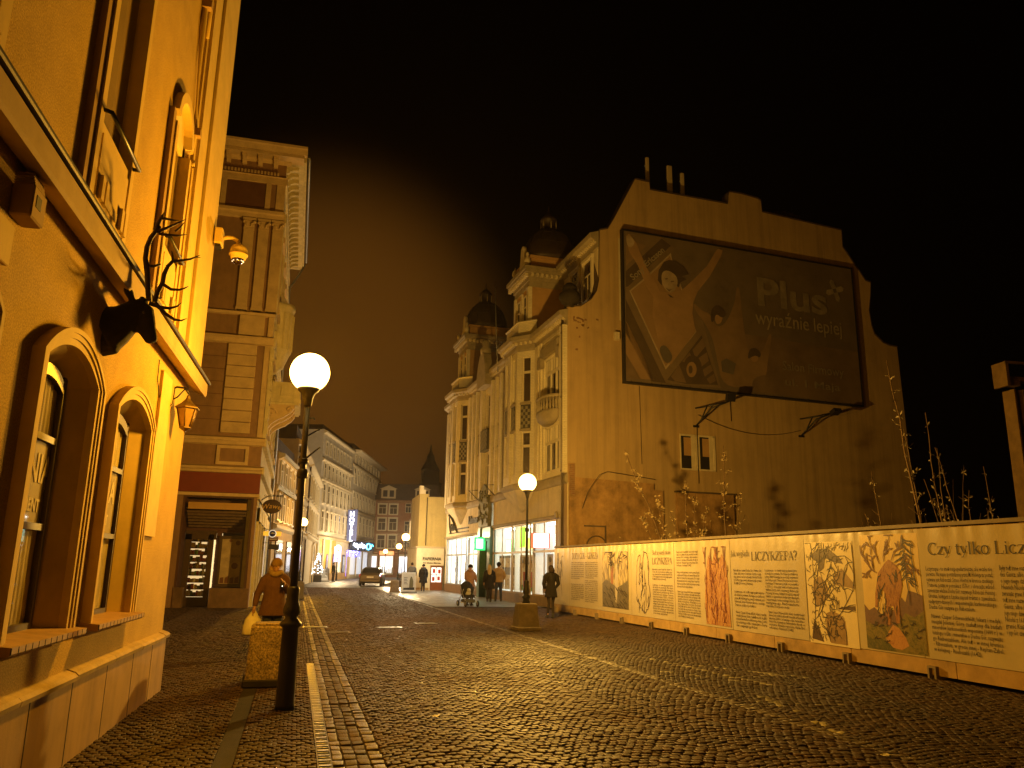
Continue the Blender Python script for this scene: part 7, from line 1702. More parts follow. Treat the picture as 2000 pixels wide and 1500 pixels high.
mb.build("stickers", [pm("sticker_red", (.4, .05, .03), .6)], D3); mb = MB(); mb.ball((1.70, .0, .82), .025, 0, 8, 6); mb.build("handle", M_GREYM, D3)
text("PAPIERNIA", .29, M_SL, PA, (.42, -.02, 2.0), bold=.006, ex=.012, xs=.93); text("Art. Szkolne i Biurowe", .135, M_SL, PA, (.46, -.02, 1.78), bold=.004, ex=.008, xs=.97)
YW = empty("yellow_fire_wall", (8.1, 55.6, 0), R_(-1.5), "tall windowless yellow fire wall with a stepped chimney above the stationery shop", "wall")
mb = MB(); mb.box(.62, 2.2, 0, 5, 0, 6.35); mb.box(0, .62, 0, 5, 0, 6.55); mb.build("wall", pm("fire_wall_yellow", (.52, .42, .18), .85, .12, 1.2, .15, 40, .2, dirt=.15, streak=.15), YW)
mb = MB(); mb.box(.0, .26, .0, .7, 6.55, 7.12); mb.box(.26, .40, 0, .7, 6.55, 6.85); CHM = mb.build("chimney", M_PAP, YW); mb = MB(); mb.box(-.03, .29, -.03, .73, 7.12, 7.18); mb.build("cap", M_ROOFD, CHM)
mb = MB(); mb.box(-.05, 2.25, -.05, 5, 6.55, 6.6) if False else mb.box(.62, 2.25, -.04, 5, 6.35, 6.41); mb.build("coping", M_ROOFD, YW)
mb = MB(); mb.tube([(.52, -.05, 6.3), (.52, -.05, 3.0)], .025, 5); mb.build("conduit", M_BLACK, YW)
# dim tower far behind
TW = empty("clock_tower", (31.5, 200, 0), 0, "dim town tower with a stepped top far behind the fire wall", "tower")
mb = MB(); mb.box(-2.6, 2.6, -2.6, 2.6, 0, 22); mb.build("shaft", pm("tower_dark", (.05, .04, .035), .9), TW)
mb = MB(); mb.box(-2, 2, -2, 2, 22, 25); mb.lathe([(2.2, 25), (2.4, 25.5), (1.6, 27), (1.1, 28), (1.0, 29), (.4, 30), (.1, 32)], seg=8, smooth=False); mb.build("cupola", pm("tower_dark", (.05, .04, .035)), TW)
# ------------------------------------------------------------------ people
M_SKIN = pm("skin", (.42, .24, .15), .55, .1, 8, .1, 60, .35)
def cloth(name, c): return pm(name, c, .9, .25, 7, .5, 45, .15)
def finger(mb, base, dirv, curl, ln, r):
    p = Vector(base); d = Vector(dirv).normalized(); c = Vector(curl).normalized(); pts = [p]
    for k in range(3): p = p+d*ln*(.42, .32, .26)[k]; pts.append(p); d = (d+c*.35).normalized()
    mb.tube(pts, [r, r*.95, r*.85, r*.65], 6)
def hand(mb, wrist, dirv, palm, side):
    """palm with four unequal fingers and a thumb leaving the side of the palm"""
    w = Vector(wrist); d = Vector(dirv).normalized(); pn = Vector(palm).normalized(); s = d.cross(pn).normalized()*side
    mb.tube([w, w+d*.04, w+d*.085], [.026, .034, .030], 8); 
    for k, (o_, ln) in enumerate(((-.026, .070), (-.009, .080), (.009, .074), (.025, .058))):
        finger(mb, w+d*.08+s*o_, d, pn, ln, .0095)
    finger(mb, w+d*.025-s*.028, (d-s*.9), pn+s*.4, .062, .0105)
def person(label, loc, rz, h=1.70, group=None, legs=None, arms=None, head_turn=(0, 0), coat=None, coat_len=.85, coat_w=1.0, trousers=None, shoes=M_BLACK, hair=None, hair_len=.0, hat=None, scarf=None, hood=None, legw=1.0, slim=1.0, voxel=.014, lean=0.0, face=True):
    """figure facing -y; joints given for a 1.70 m body"""
    o = empty("person", loc, rz, label, "person", group); k = h/1.70
    legs = legs or [((-.09, -.01, .48), (-.10, .02, .08)), ((.09, -.01, .48), (.10, .02, .08))]
    arms = arms or [((-.25, .02, 1.12), (-.25, -.06, .88)), ((.25, .02, 1.12), (.25, -.06, .88))]
    S = lambda p: Vector((p[0]*k, (p[1]+lean*max(0, p[2]-.9))*k, p[2]*k))
    r = lambda v: v*k
    mb = MB()
    # trunk, neck, head
    mb.tube([S((0, 0, .86)), S((0, 0, .96)), S((0, 0, 1.08)), S((0, .01, 1.22)), S((0, .01, 1.35)), S((0, .01, 1.43))], [r(.12), r(.145*slim), r(.125*slim), r(.14*slim), r(.135*slim), r(.07)], 14)
    mb.tube([S((-.16, .01, 1.40)), S((0, .01, 1.42)), S((.16, .01, 1.40))], [r(.058), r(.07), r(.058)], 10)
    mb.tube([S((0, .01, 1.40)), S((0, -.01, 1.50)), S((0, -.015, 1.55))], [r(.058), r(.052), r(.055)], 10)
    hc = S((0, -.02, 1.605)); tz, tx = head_turn; HM = Matrix.Translation(hc) @ Matrix.Rotation(tz, 4, 'Z') @ Matrix.Rotation(tx, 4, 'X')
    t = MB(); t.ball((0, 0, r(.012)), r(.098), 0, 16, 12, .80, .98, 1.10); t.ball((0, -r(.028), -r(.052)), r(.060), 0, 12, 9, .92, 1.0, 1.05); t.ball((0, -r(.072), -r(.090)), r(.024), 0, 8, 6)
    t.tube([(0, -r(.092), r(.012)), (0, -r(.110), -r(.020)), (0, -r(.106), -r(.030))], [r(.010), r(.015), r(.012)], 8)
    t.tube([(-r(.025), -r(.086), -r(.055)), (0, -r(.094), -r(.054)), (r(.025), -r(.086), -r(.055))], [r(.007), r(.011), r(.007)], 6)
    for sx in (-1, 1): t.ball((sx*r(.080), r(.005), -r(.005)), r(.024), 0, 8, 6, .4, .8, 1.2); t.tube([(sx*r(.018), -r(.090), r(.026)), (sx*r(.05), -r(.080), r(.028))], r(.009), 6)
    mb.add([HM @ Vector(v) for v in t.v], t.f, 0, True)
    for i, (kn, an) in enumerate(legs):
        sx = -1 if i == 0 else 1; mb.tube([S((sx*.085, 0, .90)), S((sx*.09, 0, .74)), S(kn), S(((kn[0]+an[0])/2, (kn[1]+an[1])/2+.012, (kn[2]+an[2])/2+.02)), S(an)], [r(.095), r(.082*legw), r(.056*legw), r(.054*legw), r(.038)], 10)
        mb.tube([S((an[0], an[1]+.03, an[2]-.03)), S((an[0], an[1]-.06, an[2]-.045)), S((an[0]+sx*.01, an[1]-.15, an[2]-.055))], [r(.040), r(.038), r(.030)], 8)
    for i, (el, wr) in enumerate(arms):
        sx = -1 if i == 0 else 1; mb.tube([S((sx*.165, .01, 1.40)), S((sx*.19, .01, 1.36)), S(el), S(wr)], [r(.055), r(.055), r(.042), r(.028)], 10)
        d = (S(wr)-S(el)).normalized(); hand(mb, S(wr), d, (-sx, -.3, 0), sx)
    body = blob(mb, voxel*k, "body", M_SKIN, o, 3)
    if face:
        for sx in (-1, 1):
            e = MB(); e.ball((0, 0, 0), r(.0095), 0, 8, 6); p = HM @ Vector((sx*r(.032), -r(.083), r(.012))); e.v = [tuple(Vector(v)+p) for v in e.v]; e.build("eye", M_BLACK, o)
        e = MB(); e.tube([HM @ Vector((-r(.020), -r(.0985), -r(.055))), HM @ Vector((0, -r(.106), -r(.056))), HM @ Vector((r(.020), -r(.0985), -r(.055)))], r(.005), 6); e.build("mouth", pm("lips", (.24, .09, .07), .5), o)
    if trousers:
        mb = MB(); mb.tube([S((0, 0, .80)), S((0, 0, .92)), S((0, 0, 1.02))], [r(.13), r(.155*slim), r(.145*slim)], 14)
        for i, (kn, an) in enumerate(legs):
            sx = -1 if i == 0 else 1; mb.tube([S((sx*.085, 0, .88)), S((sx*.09, 0, .74)), S(kn), S(((kn[0]+an[0])/2, (kn[1]+an[1])/2+.015, (kn[2]+an[2])/2+.02)), S((an[0], an[1], an[2]+.03))], [r(.108), r(.095*legw), r(.070*legw), r(.066*legw), r(.058*legw)], 12)
        blob(mb, voxel*k, "trousers", trousers, o, 3)
    if shoes:
        for i, (kn, an) in enumerate(legs):
            sx = -1 if i == 0 else 1; mb = MB(); mb.tube([S((an[0], an[1]+.05, an[2]-.035)), S((an[0], an[1]-.03, an[2]-.03)), S((an[0], an[1]-.11, an[2]-.045)), S((an[0]+sx*.012, an[1]-.19, an[2]-.055))], [r(.040), r(.050), r(.045), r(.026)], 10)
            mb.tube([S((an[0], an[1], an[2]-.02)), S((an[0], an[1]+.0, an[2]+.09))], [r(.048), r(.050)], 10)
            for v in range(len(mb.v)): x_, y_, z_ = mb.v[v]; mb.v[v] = (x_, y_, max(z_, r(an[2]-.078)))
            blob(mb, .012*k, "shoe", shoes, o, 1)
    if coat:
        mb = MB(); zl = coat_len; cw = coat_w
        def ell(z, rx, ry, cy=0): 
            c = S((0, cy, z)); return [(c.x+r(rx)*math.cos(2*math.pi*q/20), c.y+r(ry)*math.sin(2*math.pi*q/20), c.z) for q in range(20)]
        fl_ = .20+.05*max(0, .95-zl)/.4
        mb.skin([ell(zl, fl_*cw*1.0, .165*cw), ell((zl+.98)/2, .205*cw, .155*cw), ell(.98, .185*cw, .145*cw), ell(1.10, .165*cw*slim, .13*cw), ell(1.25, .185*cw*slim, .145*cw, .01), ell(1.37, .185*slim, .125, .01), ell(1.44, .105, .09, .01), ell(1.50, .08, .08, .0)])
        for i, (el, wr) in enumerate(arms):
            sx = -1 if i == 0 else 1; mb.tube([S((sx*.07, .01, 1.425)), S((sx*.13, .01, 1.405)), S((sx*.19, .01, 1.36)), S(el), S((el[0]*.1+wr[0]*.9, el[1]*.1+wr[1]*.9, el[2]*.1+wr[2]*.9))], [r(.080), r(.086), r(.088), r(.066), r(.050)], 10)
        blob(mb, voxel*k, "coat", coat, o, 4)
    if hair:
        mb = MB(); t = MB(); t.ball((0, r(.012), r(.028)), r(.104), 0, 16, 12, .86, 1.0, 1.04)
        if hair_len: t.tube([(0, r(.06), r(.03)), (0, r(.085), -r(.07)), (0, r(.10), -r(.07)-hair_len*k*.6), (0, r(.09), -r(.07)-hair_len*k)], [r(.09), r(.105), r(.10), r(.05)], 12)
        t.v = [v for v in t.v]
        mb.add([HM @ Vector(v) for v in t.v], t.f, 0, True)
        # keep the face clear
        mb.v = [tuple(HM @ (lambda q: Vector((q.x, max(q.y, -r(.045)) if q.z < r(.062) else q.y, q.z)))(HM.inverted() @ Vector(v))) for v in mb.v]
        blob(mb, .013*k, "hair", hair, o, 2)
    if hat:
        t = MB(); t.ball((0, r(.005), r(.055)), r(.112), 0, 16, 12, .92, 1.02, .95); t.lathe([(r(.088), r(.012)), (r(.108), r(.012)), (r(.110), r(.06)), (r(.09), r(.06))], (0, r(.003), 0), 16)
        t.v = [tuple(HM @ Vector((v[0], v[1], max(v[2], r(.010))))) for v in t.v]; blob(t, .014*k, "hat", hat, o, 2)
    if scarf:
        mb = MB(); c = S((0, -.005, 1.475)); mb.tube([(c.x+r(.098)*math.cos(q*.524), c.y+r(.095)*math.sin(q*.524), c.z+r(.02)*math.sin(q*1.3)) for q in range(13)], r(.055), 8); blob(mb, .014*k, "scarf", scarf, o, 2)
    if hood:
        mb = MB(); c = S((0, .09, 1.47)); mb.ball(c, r(.11), 0, 14, 10, 1.25, .8, .8); mb.tube([(c.x+r(.14)*math.cos(q*.524), c.y-r(.07)+r(.12)*math.sin(q*.524), c.z+r(.03)) for q in range(13)], r(.05), 8); blob(mb, .014*k, "hood", hood, o, 2)
    return o
C_RUST = cloth("coat_rust", (.12, .062, .030)); C_BLK = cloth("coat_black", (.009, .007, .006)); C_JEAN = cloth("jeans_dark", (.035, .040, .06)); C_TAN = cloth("jacket_tan", (.36, .22, .09))
C_MUST = cloth("knit_mustard", (.26, .16, .05)); C_SCARF = cloth("scarf_ochre", (.32, .22, .09)); C_GREY = cloth("coat_grey", (.07, .068, .066)); C_PINK = cloth("jacket_dusty_rose", (.30, .17, .12)); C_DKT = cloth("tights_dark", (.022, .016, .014))
HBLK = cloth("hair_dark", (.018, .011, .008)); HBLD = cloth("hair_blond", (.48, .32, .12))
# woman by the near lamp with a white carrier bag
pw = person("person in a rust coat and mustard hat carrying a white bag beside the nearest lamp", (-.33, 15.5, 0), R_(8), 1.66, coat=C_RUST, coat_len=.72, coat_w=1.18, trousers=C_JEAN, hat=C_MUST, scarf=C_SCARF, hair=HBLD, hair_len=.05,
       arms=[((-.30, .03, 1.10), (-.34, -.02, .86)), ((.26, -.06, 1.14), (.13, -.26, 1.30))], head_turn=(.25, .15), voxel=.012)
bg_ = empty("carrier_bag", (-.33-.33, 15.46, 0), R_(8), "white plastic carrier bag hanging from the rust-coated person's hand", "bag")
mb = MB(); rings = []
for z, rx, ry in ((.36, .15, .06), (.40, .17, .09), (.52, .165, .08), (.64, .13, .055), (.72, .075, .035), (.78, .035, .02)):
    rings.append([(rx*math.cos(q*.349)*(1+.08*math.sin(q*2.3+z*9)), ry*math.sin(q*.349), z) for q in range(18)])
mb.skin(rings); mb.build("bag", pm("bag_plastic", (.70, .64, .50), .45, .15, 9, .4, 20, .4), bg_); mb = MB(); mb.tube([(-.03, 0, .76), (-.02, 0, .82), (.02, 0, .82), (.03, 0, .76)], .008, 6); mb.build("handle", M_WHITE, bg_)
ph = empty("mobile_phone", (-.20, 15.2, 1.27), R_(15), "small phone with a lit dot held up by the rust-coated person", "phone")
mb = MB(); mb.bevbox(-.034, .034, -.005, .005, -.07, .07, .003); mb.build("body", M_BLACK, ph); mb = MB(); mb.ball((0, -.006, -.045), .008, 0, 8, 6); mb.build("lamp", em("phone_light", (1, .95, .85), 4), ph)
# woman walking away past the hoarding
person("person in a flared black coat walking away beside the hoarding", (8.25, 25.8, 0), R_(180), 1.68, coat=C_BLK, coat_len=.68, coat_w=.98, trousers=C_DKT, slim=.82, legw=.72, hair=HBLK, hair_len=.05, face=True, voxel=.012, shoes=M_BLACK,
       legs=[((-.07, -.03, .48), (-.075, .0, .08)), ((.07, .0, .48), (.085, -.12, .09))], arms=[((-.26, .0, 1.12), (-.18, -.14, .96)), ((.26, .0, 1.12), (.18, -.14, .96))])
# woman with pushchair, blonde in black, man in tan jacket
person("person in a dusty rose jacket pushing a pushchair", (7.30, 34.25, 0), R_(8), 1.66, coat=C_PINK, coat_len=.80, coat_w=1.15, trousers=C_DKT, hair=HBLK, hat=C_BLK, scarf=C_PINK, arms=[((-.24, -.08, 1.14), (-.17, -.33, 1.04)), ((.24, -.08, 1.14), (.17, -.33, 1.04))], voxel=.014)
person("person with long blond hair and a black coat seen from behind", (8.95, 37.6, 0), R_(170), 1.70, coat=C_BLK, coat_len=.62, coat_w=1.1, trousers=C_DKT, hair=HBLD, hair_len=.40, voxel=.014, legs=[((-.07, -.05, .48), (-.075, .0, .08)), ((.07, .04, .48), (.085, .10, .10))])
person("person in a tan jacket and blue jeans with a dark cap seen from behind", (9.50, 38.0, 0), R_(165), 1.80, coat=C_TAN, coat_len=.86, coat_w=1.15, trousers=C_JEAN, hat=C_BLK, hair=HBLK, voxel=.014, legs=[((-.10, -.07, .48), (-.12, .06, .10)), ((.10, -.02, .48), (.13, -.12, .08))], arms=[((-.28, .0, 1.14), (-.22, -.16, .98)), ((.28, .02, 1.12), (.26, -.06, .90))])
person("person in a grey coat standing at the annexe corner behind the folding sign", (7.55, 54.0, 0), R_(190), 1.80, coat=C_GREY, coat_len=.78, coat_w=1.1, trousers=C_GREY, hair=HBLK, voxel=.02)
person("person in a hooded dark coat walking past the cream annexe", (8.10, 52.6, 0), R_(175), 1.68, coat=C_BLK, coat_len=.55, coat_w=1.15, trousers=C_DKT, hood=C_GREY, hat=C_BLK, voxel=.02, legs=[((-.07, -.05, .48), (-.075, .02, .08)), ((.07, .04, .48), (.085, .10, .10))])
person("distant person in dark clothes beside the pale folding sign on the left", (3.55, 79.0, 0), R_(60), 1.76, coat=C_BLK, coat_len=.80, trousers=C_DKT, hair=HBLK, voxel=.03)
person("distant person silhouetted against lit shop windows behind the parked car", (9.9, 100.0, 0), R_(20), 1.75, coat=C_BLK, coat_len=.80, trousers=C_DKT, hair=HBLK, voxel=.03)
person("distant person silhouetted before the widest lit shop right of the lamps", (14.35, 101.0, 0), R_(-20), 1.75, coat=C_BLK, coat_len=.80, trousers=C_DKT, hair=HBLK, voxel=.03)
# pushchair
pc = empty("pushchair", (7.06, 33.45, 0), R_(10), "black pushchair with four wheels and a silver frame", "pushchair")
mb = MB()
for s in (-1, 1):
    mb.tube([(.25*s, -.42, .18), (.25*s, .0, .52), (.25*s, .40, .98), (.23*s, .50, 1.02)], .016, 6); mb.tube([(.25*s, .38, .16), (.25*s, .08, .50), (.25*s, -.10, .70)], .016, 6); mb.tube([(.25*s, -.40, .17), (.25*s, .38, .16)], .014, 6)
mb.tube([(-.23, .50, 1.02), (.23, .50, 1.02)], .02, 6); mb.build("frame", pm("pushchair_silver", (.45, .45, .45), .35, .1, 6, .05, 60, .5, metal=.7), pc)
for (x, y) in ((-.27, -.42), (.27, -.42), (-.29, .38), (.29, .38)):
    mb = MB(); mb.lathe([(.06, -.022), (.115, -.026), (.128, 0), (.115, .026), (.06, .022)], (x, y, .128), 16, axis='x'); w_ = mb.build("wheel", M_BLACK, pc); mb = MB(); mb.lathe([(.001, -.026), (.065, -.024), (.065, .024), (.001, .026)], (x, y, .128), 12, axis='x'); mb.build("hub", M_GREYM, w_)
mb = MB(); mb.skin([[(x*.22, y, z) for x, y, z in ((-1, -.25, .36), (1, -.25, .36), (1, -.20, .48), (-1, -.20, .48))], [(x*.22, y, z) for x, y, z in ((-1, .12, .34), (1, .12, .34), (1, .10, .47), (-1, .10, .47))], [(x*.22, y, z) for x, y, z in ((-1, .30, .62), (1, .30, .62), (1, .20, .66), (-1, .20, .66))], [(x*.20, y, z) for x, y, z in ((-1, .36, .88), (1, .36, .88), (1, .28, .88), (-1, .28, .88))]], smooth=False); mb.build("seat", cloth("pushchair_cloth", (.02, .02, .022)), pc)
mb = MB(); rings = []
for k in range(6):
    a = .2+k*.42; rings.append([(.25*math.cos(math.pi*q/10), .26-.34*math.sin(a)*(.6+.4*math.sin(math.pi*q/10)), .66+.36*math.cos(a)*1.0*(.5+.5*math.sin(math.pi*q/10))) for q in range(11)])
mb.skin(rings, closed=False); mb.build("hood", cloth("pushchair_cloth", (.02, .02, .022)), pc, fix=False)
mb = MB(); mb.bevbox(-.22, .22, -.30, .25, .17, .30, .03); mb.build("basket", cloth("basket_grey", (.10, .10, .10)), pc)
mb = MB(); mb.ball((0, .02, .56), .13, 0, 14, 10, 1.1, .9, 1.0); mb.ball((0, -.08, .66), .085, 0, 12, 8); mb.build("blanket", cloth("blanket_white", (.5, .48, .45)), pc)

# ------------------------------------------------------------------ folding signs
def aboard(x, y, rz, label, pale):
    b = empty("folding_sign", (x, y, 0), rz, label, "folding sign", "folding signs on the pavement")
    mb = MB(); P = [(-.42, .08, .0), (.42, .08, .0)]
    for y_, s in ((-.16, 1), (.22, -1)):
        for (x0, x1, z0, z1) in ((-.42, -.36, .10, 1.22), (.36, .42, .10, 1.22), (-.36, .36, .10, .16), (-.36, .36, 1.16, 1.22)):
            ya = y_+s*.14*z0; yb = y_+s*.14*z1; mb.add([(x0, ya-.015, z0), (x1, ya-.015, z0), (x1, yb-.015, z1), (x0, yb-.015, z1), (x0, ya+.015, z0), (x1, ya+.015, z0), (x1, yb+.015, z1), (x0, yb+.015, z1)], [(0, 1, 2, 3), (4, 5, 6, 7), (0, 1, 5, 4), (1, 2, 6, 5), (2, 3, 7, 6), (3, 0, 4, 7)])
    mb.build("frame", M_WHITE if not pale else M_GREYM, b)
    mb = MB(); mb.add([(-.36, -.15+.14*.16, .16), (.36, -.15+.14*.16, .16), (.36, -.15+.14*1.16, 1.16), (-.36, -.15+.14*1.16, 1.16)], [(0, 1, 2, 3)]); SH = mb.build("sheet", pm("folding_sheet", (.62, .58, .48), .5, .15, 3) if not pale else pm("folding_sheet_pale", (.62, .66, .74), .5, .1, 3), b, fix=False)
    mb = MB(); f = lambda u, v: (u, -.158+.14*v, v)
    if not pale:
        mb.poly([f(-.34, .18), f(.34, .18), f(.34, .34), f(-.34, .30)], 1)
        mb.poly([f(.02, .32), f(.26, .30), f(.28, .70), (.20, -.158+.14*.95, .95), f(.12, .98), f(.05, .75)], 0)
        for k in range(5): mb.poly([f(-.30, .52+k*.09), f(-.08-.04*(k % 2), .52+k*.09), f(-.08-.04*(k % 2), .55+k*.09), f(-.30, .55+k*.09)], 1)
    else:
        for k in range(7): mb.poly([f(-.26, .35+k*.1), f(.22-.08*(k % 3), .35+k*.1), f(.22-.08*(k % 3), .39+k*.1), f(-.26, .39+k*.1)], 1)
    mb.build("print", [pm("print_olive", (.14, .12, .05), .5), M_BLACK], SH, fix=False)
    mb = MB(); mb.bevbox(-.50, .50, -.30, .36, 0, .09, .03); mb.build("foot", M_GREYM, b)
aboard(6.75, 49.6, R_(5), "white framed folding sign with a dark figure print on the right pavement", False)
aboard(2.75, 79.5, R_(10), "pale bluish folding sign in front of the hotel", True)

# ------------------------------------------------------------------ parked car seen from behind
car = empty("parked_car", (6.05, 66.0, 0), R_(-10), "silver-brown hatchback parked with its tail towards the viewer", "car")
M_CAR = pm("car_paint", (.10, .08, .06), .3, .1, 3, 0, 60, .6, metal=.5)
def sect(y, zb, zs, zt, wb, ws, wt): return [(-wb, y, zb), (wb, y, zb), (ws, y, zb+.22), (ws, y, zs), (wt, y, zt-.05), (wt-.09, y, zt), (-wt+.09, y, zt), (-wt, y, zt-.05), (-ws, y, zs), (-ws, y, zb+.22)]
mb = MB(); mb.skin([sect(-2.08, .42, .70, .86, .66, .74, .64), sect(-1.98, .28, .86, .98, .76, .83, .70), sect(-1.5, .22, .92, 1.02, .82, .87, .78), sect(0, .20, .92, 1.0, .84, .88, .80), sect(1.2, .20, .90, .98, .84, .88, .80), sect(1.75, .24, .80, .88, .80, .85, .72), sect(2.08, .36, .62, .72, .64, .74, .60)], smooth=True); mb.build("body", M_CAR, car)
mb = MB()
def cab(y, zb, zt, wb, wt): return [(-wb, y, zb), (wb, y, zb), (wt, y, zt-.06), (wt-.10, y, zt), (-wt+.10, y, zt), (-wt, y, zt-.06)]
mb.skin([cab(-1.92, .94, 1.0, .72, .68), cab(-1.45, .95, 1.38, .77, .60), cab(-.8, .96, 1.45, .79, .62), cab(.2, .96, 1.44, .79, .62), cab(1.0, .94, 1.02, .77, .66)], smooth=True); mb.build("cabin", M_CAR, car)
mb = MB(); mb.add([(-.62, -1.915, 1.03), (.62, -1.915, 1.03), (.52, -1.49, 1.36), (-.52, -1.49, 1.36)], [(0, 1, 2, 3)]); mb.build("rear_window", M_GLASS, car)
for s in (-1, 1):
    mb = MB(); mb.add([(s*.80, -1.3, 1.0), (s*.80, .75, 1.0), (s*.655, .15, 1.37), (s*.655, -1.25, 1.35)], [(0, 1, 2, 3)]); mb.build("side_window", M_GLASS, car)
    mb = MB(); mb.bevbox(s*.74-.12, s*.74+.12, -2.02, -1.80, .68, .90, .03); mb.build("tail_light", em("tail_red", (1, .05, .02), .25, (.35, .02, .02)), car)
    mb = MB(); mb.bevbox(s*.93-.07, s*.93+.07, .62, .80, .95, 1.08, .03); mb.build("mirror", M_CAR, car)
    for y in (-1.3, 1.3):
        mb = MB(); mb.lathe([(.19, -.09), (.29, -.10), (.315, -.06), (.315, .06), (.29, .10), (.19, .09)], (s*.80, y, .315), 20, axis='x'); w_ = mb.build("wheel", M_BLACK, car); mb = MB(); mb.lathe([(.001, -.085), (.19, -.07), (.19, .07), (.001, .085)], (s*.80, y, .315), 12, axis='x'); mb.build("rim", M_GREYM, w_)
mb = MB(); mb.bevbox(-.80, .80, -2.16, -1.95, .32, .56, .05); mb.build("bumper", M_CAR, car)
mb = MB(); mb.box(-.26, .26, -2.10, -2.085, .64, .75); mb.build("number_plate", M_WHITE, car)
mb = MB(); mb.ball((.76, -2.03, .83), .05, 0, 8, 6); mb.build("reversing_light", em("reverse_white", (.8, .85, 1), 5), car)
# outdoor heaters / tables glimpsed right of the car: low hedge boxes
for i, (x, y) in enumerate(((8.1, 62.5), (9.2, 62.3))):
    t = empty("planter_box", (x, y, 0), 0, ("dark planter box with low shrubs, nearer the lamp posts" if i == 0 else "dark planter box with low shrubs, nearer the grey-coated person"), "planter", "planter boxes by the road")
    mb = MB(); mb.bevbox(-.5, .5, -.25, .25, 0, .5, .02); mb.build("box", M_WOODD, t); rnd = random.Random(i+40); mb = MB()
    for k in range(260):
        p = Vector((rnd.uniform(-.48, .48), rnd.uniform(-.23, .23), rnd.uniform(.5, .95))); d = Vector((rnd.gauss(0, 1), rnd.gauss(0, 1), rnd.gauss(0, 1))).normalized()*.07; s = d.cross(Vector((0, 0, 1))).normalized()*.03; mb.add([p-s, p+s, p+d], [(0, 1, 2)])
    mb.build("foliage", pm("shrub_dark", (.045, .05, .022), .7), t, fix=False)
# ------------------------------------------------------------------ saplings growing behind the hoarding
M_BARK = pm("sapling_bark", (.20, .13, .07), .8, .3, 8, .2, 40, .2); M_LEAF = pm("dry_leaf", (.52, .40, .21), .6, .35, 9, .1, 40, .35); M_LEAFG = pm("pale_leaf", (.36, .30, .20), .55, .3, 9, .1, 40, .4)
def sapling(label, base, stems, seed, leafn, leaf, lsize=.11, spread=.5, group="saplings behind the hoarding", leafy=(.55, 1.0)):
    t = empty("sapling", base, 0, label, "sapling", group); rnd = random.Random(seed); mb = MB(); tips = []; lv = MB()
    def leafat(p, s):
        d = Vector((rnd.gauss(0, 1), rnd.gauss(0, 1), rnd.gauss(.1, .7))).normalized()*s; sd = d.cross(Vector((rnd.gauss(0, 1), rnd.gauss(0, 1), rnd.gauss(0, 1)))).normalized()*s*.22
        m_ = p+d*.5; up_ = sd.cross(d).normalized()*s*.06
        lv.add([p, m_+sd+up_, p+d, m_-sd+up_], [(0, 1, 2, 3)])
    for (tx, ty, h, r) in stems:
        h *= 1.3; tx *= 1.15; r *= .85
        n = 9; pts = []; wob = [Vector((rnd.gauss(0, .05), rnd.gauss(0, .05), 0)) for _ in range(n+1)]; acc = Vector((0, 0, 0))
        for k in range(n+1):
            f = k/n; acc += wob[k]*.6; pts.append(Vector((tx*f**1.3, ty*f**1.3, h*f))+acc*(f))
        mb.tube(pts, [r*(1-.8*k/n)+.004 for k in range(n+1)], 7)
        for b in range(int(4+h*1.6)):
            f = rnd.uniform(.35, .97); i = min(n-1, int(f*n)); p = pts[i]+(pts[i+1]-pts[i])*(f*n-i); a = rnd.uniform(0, 6.28); ln = rnd.uniform(.25, .9)*spread*(1.25-f); q = [p]; d = Vector((math.cos(a), math.sin(a), rnd.uniform(.5, 1.3))).normalized()
            for k in range(4): q.append(q[-1]+d*ln/4); d = (d+Vector((rnd.gauss(0, .25), rnd.gauss(0, .25), .15))).normalized()
            mb.tube(q, [.012, .009, .007, .005, .003], 5); tips.append((q, f))
        for k in range(leafn):
            f = rnd.uniform(*leafy); i = min(n-1, int(f*n)); p = pts[i]+(pts[i+1]-pts[i])*(f*n-i); leafat(p+Vector((rnd.gauss(0, .05), rnd.gauss(0, .05), 0)), lsize*rnd.uniform(.7, 1.2))
    for q, f in tips:
        if f < leafy[0]-.1: continue
        for k in range(max(1, int(leafn*.7))): i = rnd.randrange(1, 4); leafat(q[i]+(q[i+1]-q[i])*rnd.random() if i < 4 else q[i], lsize*rnd.uniform(.7, 1.2))
    mb.build("trunk", M_BARK, t); o = lv.build("leaves", leaf, t, fix=False); return t
def sb(px, y): p = aty(px, 1060, y); return (p.x, y, 0)
sapling("leafy sapling with upright tufts left of the twin gable windows", sb(1325, 27.0), [(-1.6, .2, 4.6, .04), (-.9, -.2, 3.3, .03), (-1.2, .3, 2.7, .025)], 31, 26, M_LEAF, .12, .8)
sapling("leafy sapling right under the twin gable windows", sb(1348, 26.5), [(-.2, 0, 3.7, .035), (.35, .2, 3.4, .03), (-.5, .1, 2.9, .025), (.6, 0, 3.0, .03)], 32, 18, M_LEAF, .12, .7)
sapling("taller airy sapling right of the twin gable windows", sb(1414, 26.0), [(.2, 0, 4.7, .04), (.9, .2, 3.4, .025)], 33, 14, M_LEAF, .12, 1.0)
sapling("bare leaning twig behind the hoarding near the old brick patch", sb(1258, 28.5), [(-1.0, 0, 2.2, .03), (-.2, 0, 1.3, .02)], 34, 1, M_LEAF, .12, .3)
sapling("faint thin sapling against the right end of the gable wall", sb(1742, 19.0), [(-.35, .1, 3.4, .022), (-.6, 0, 2.5, .018)], 35, 3, M_LEAFG, .11, .6)
sapling("tall forked sapling with pale hanging leaves at the gable's right edge", sb(1817, 17.5), [(-.75, 0, 5.6, .04), (-.25, .2, 4.2, .028), (.55, 0, 2.6, .022)], 36, 6, M_LEAFG, .13, .6)
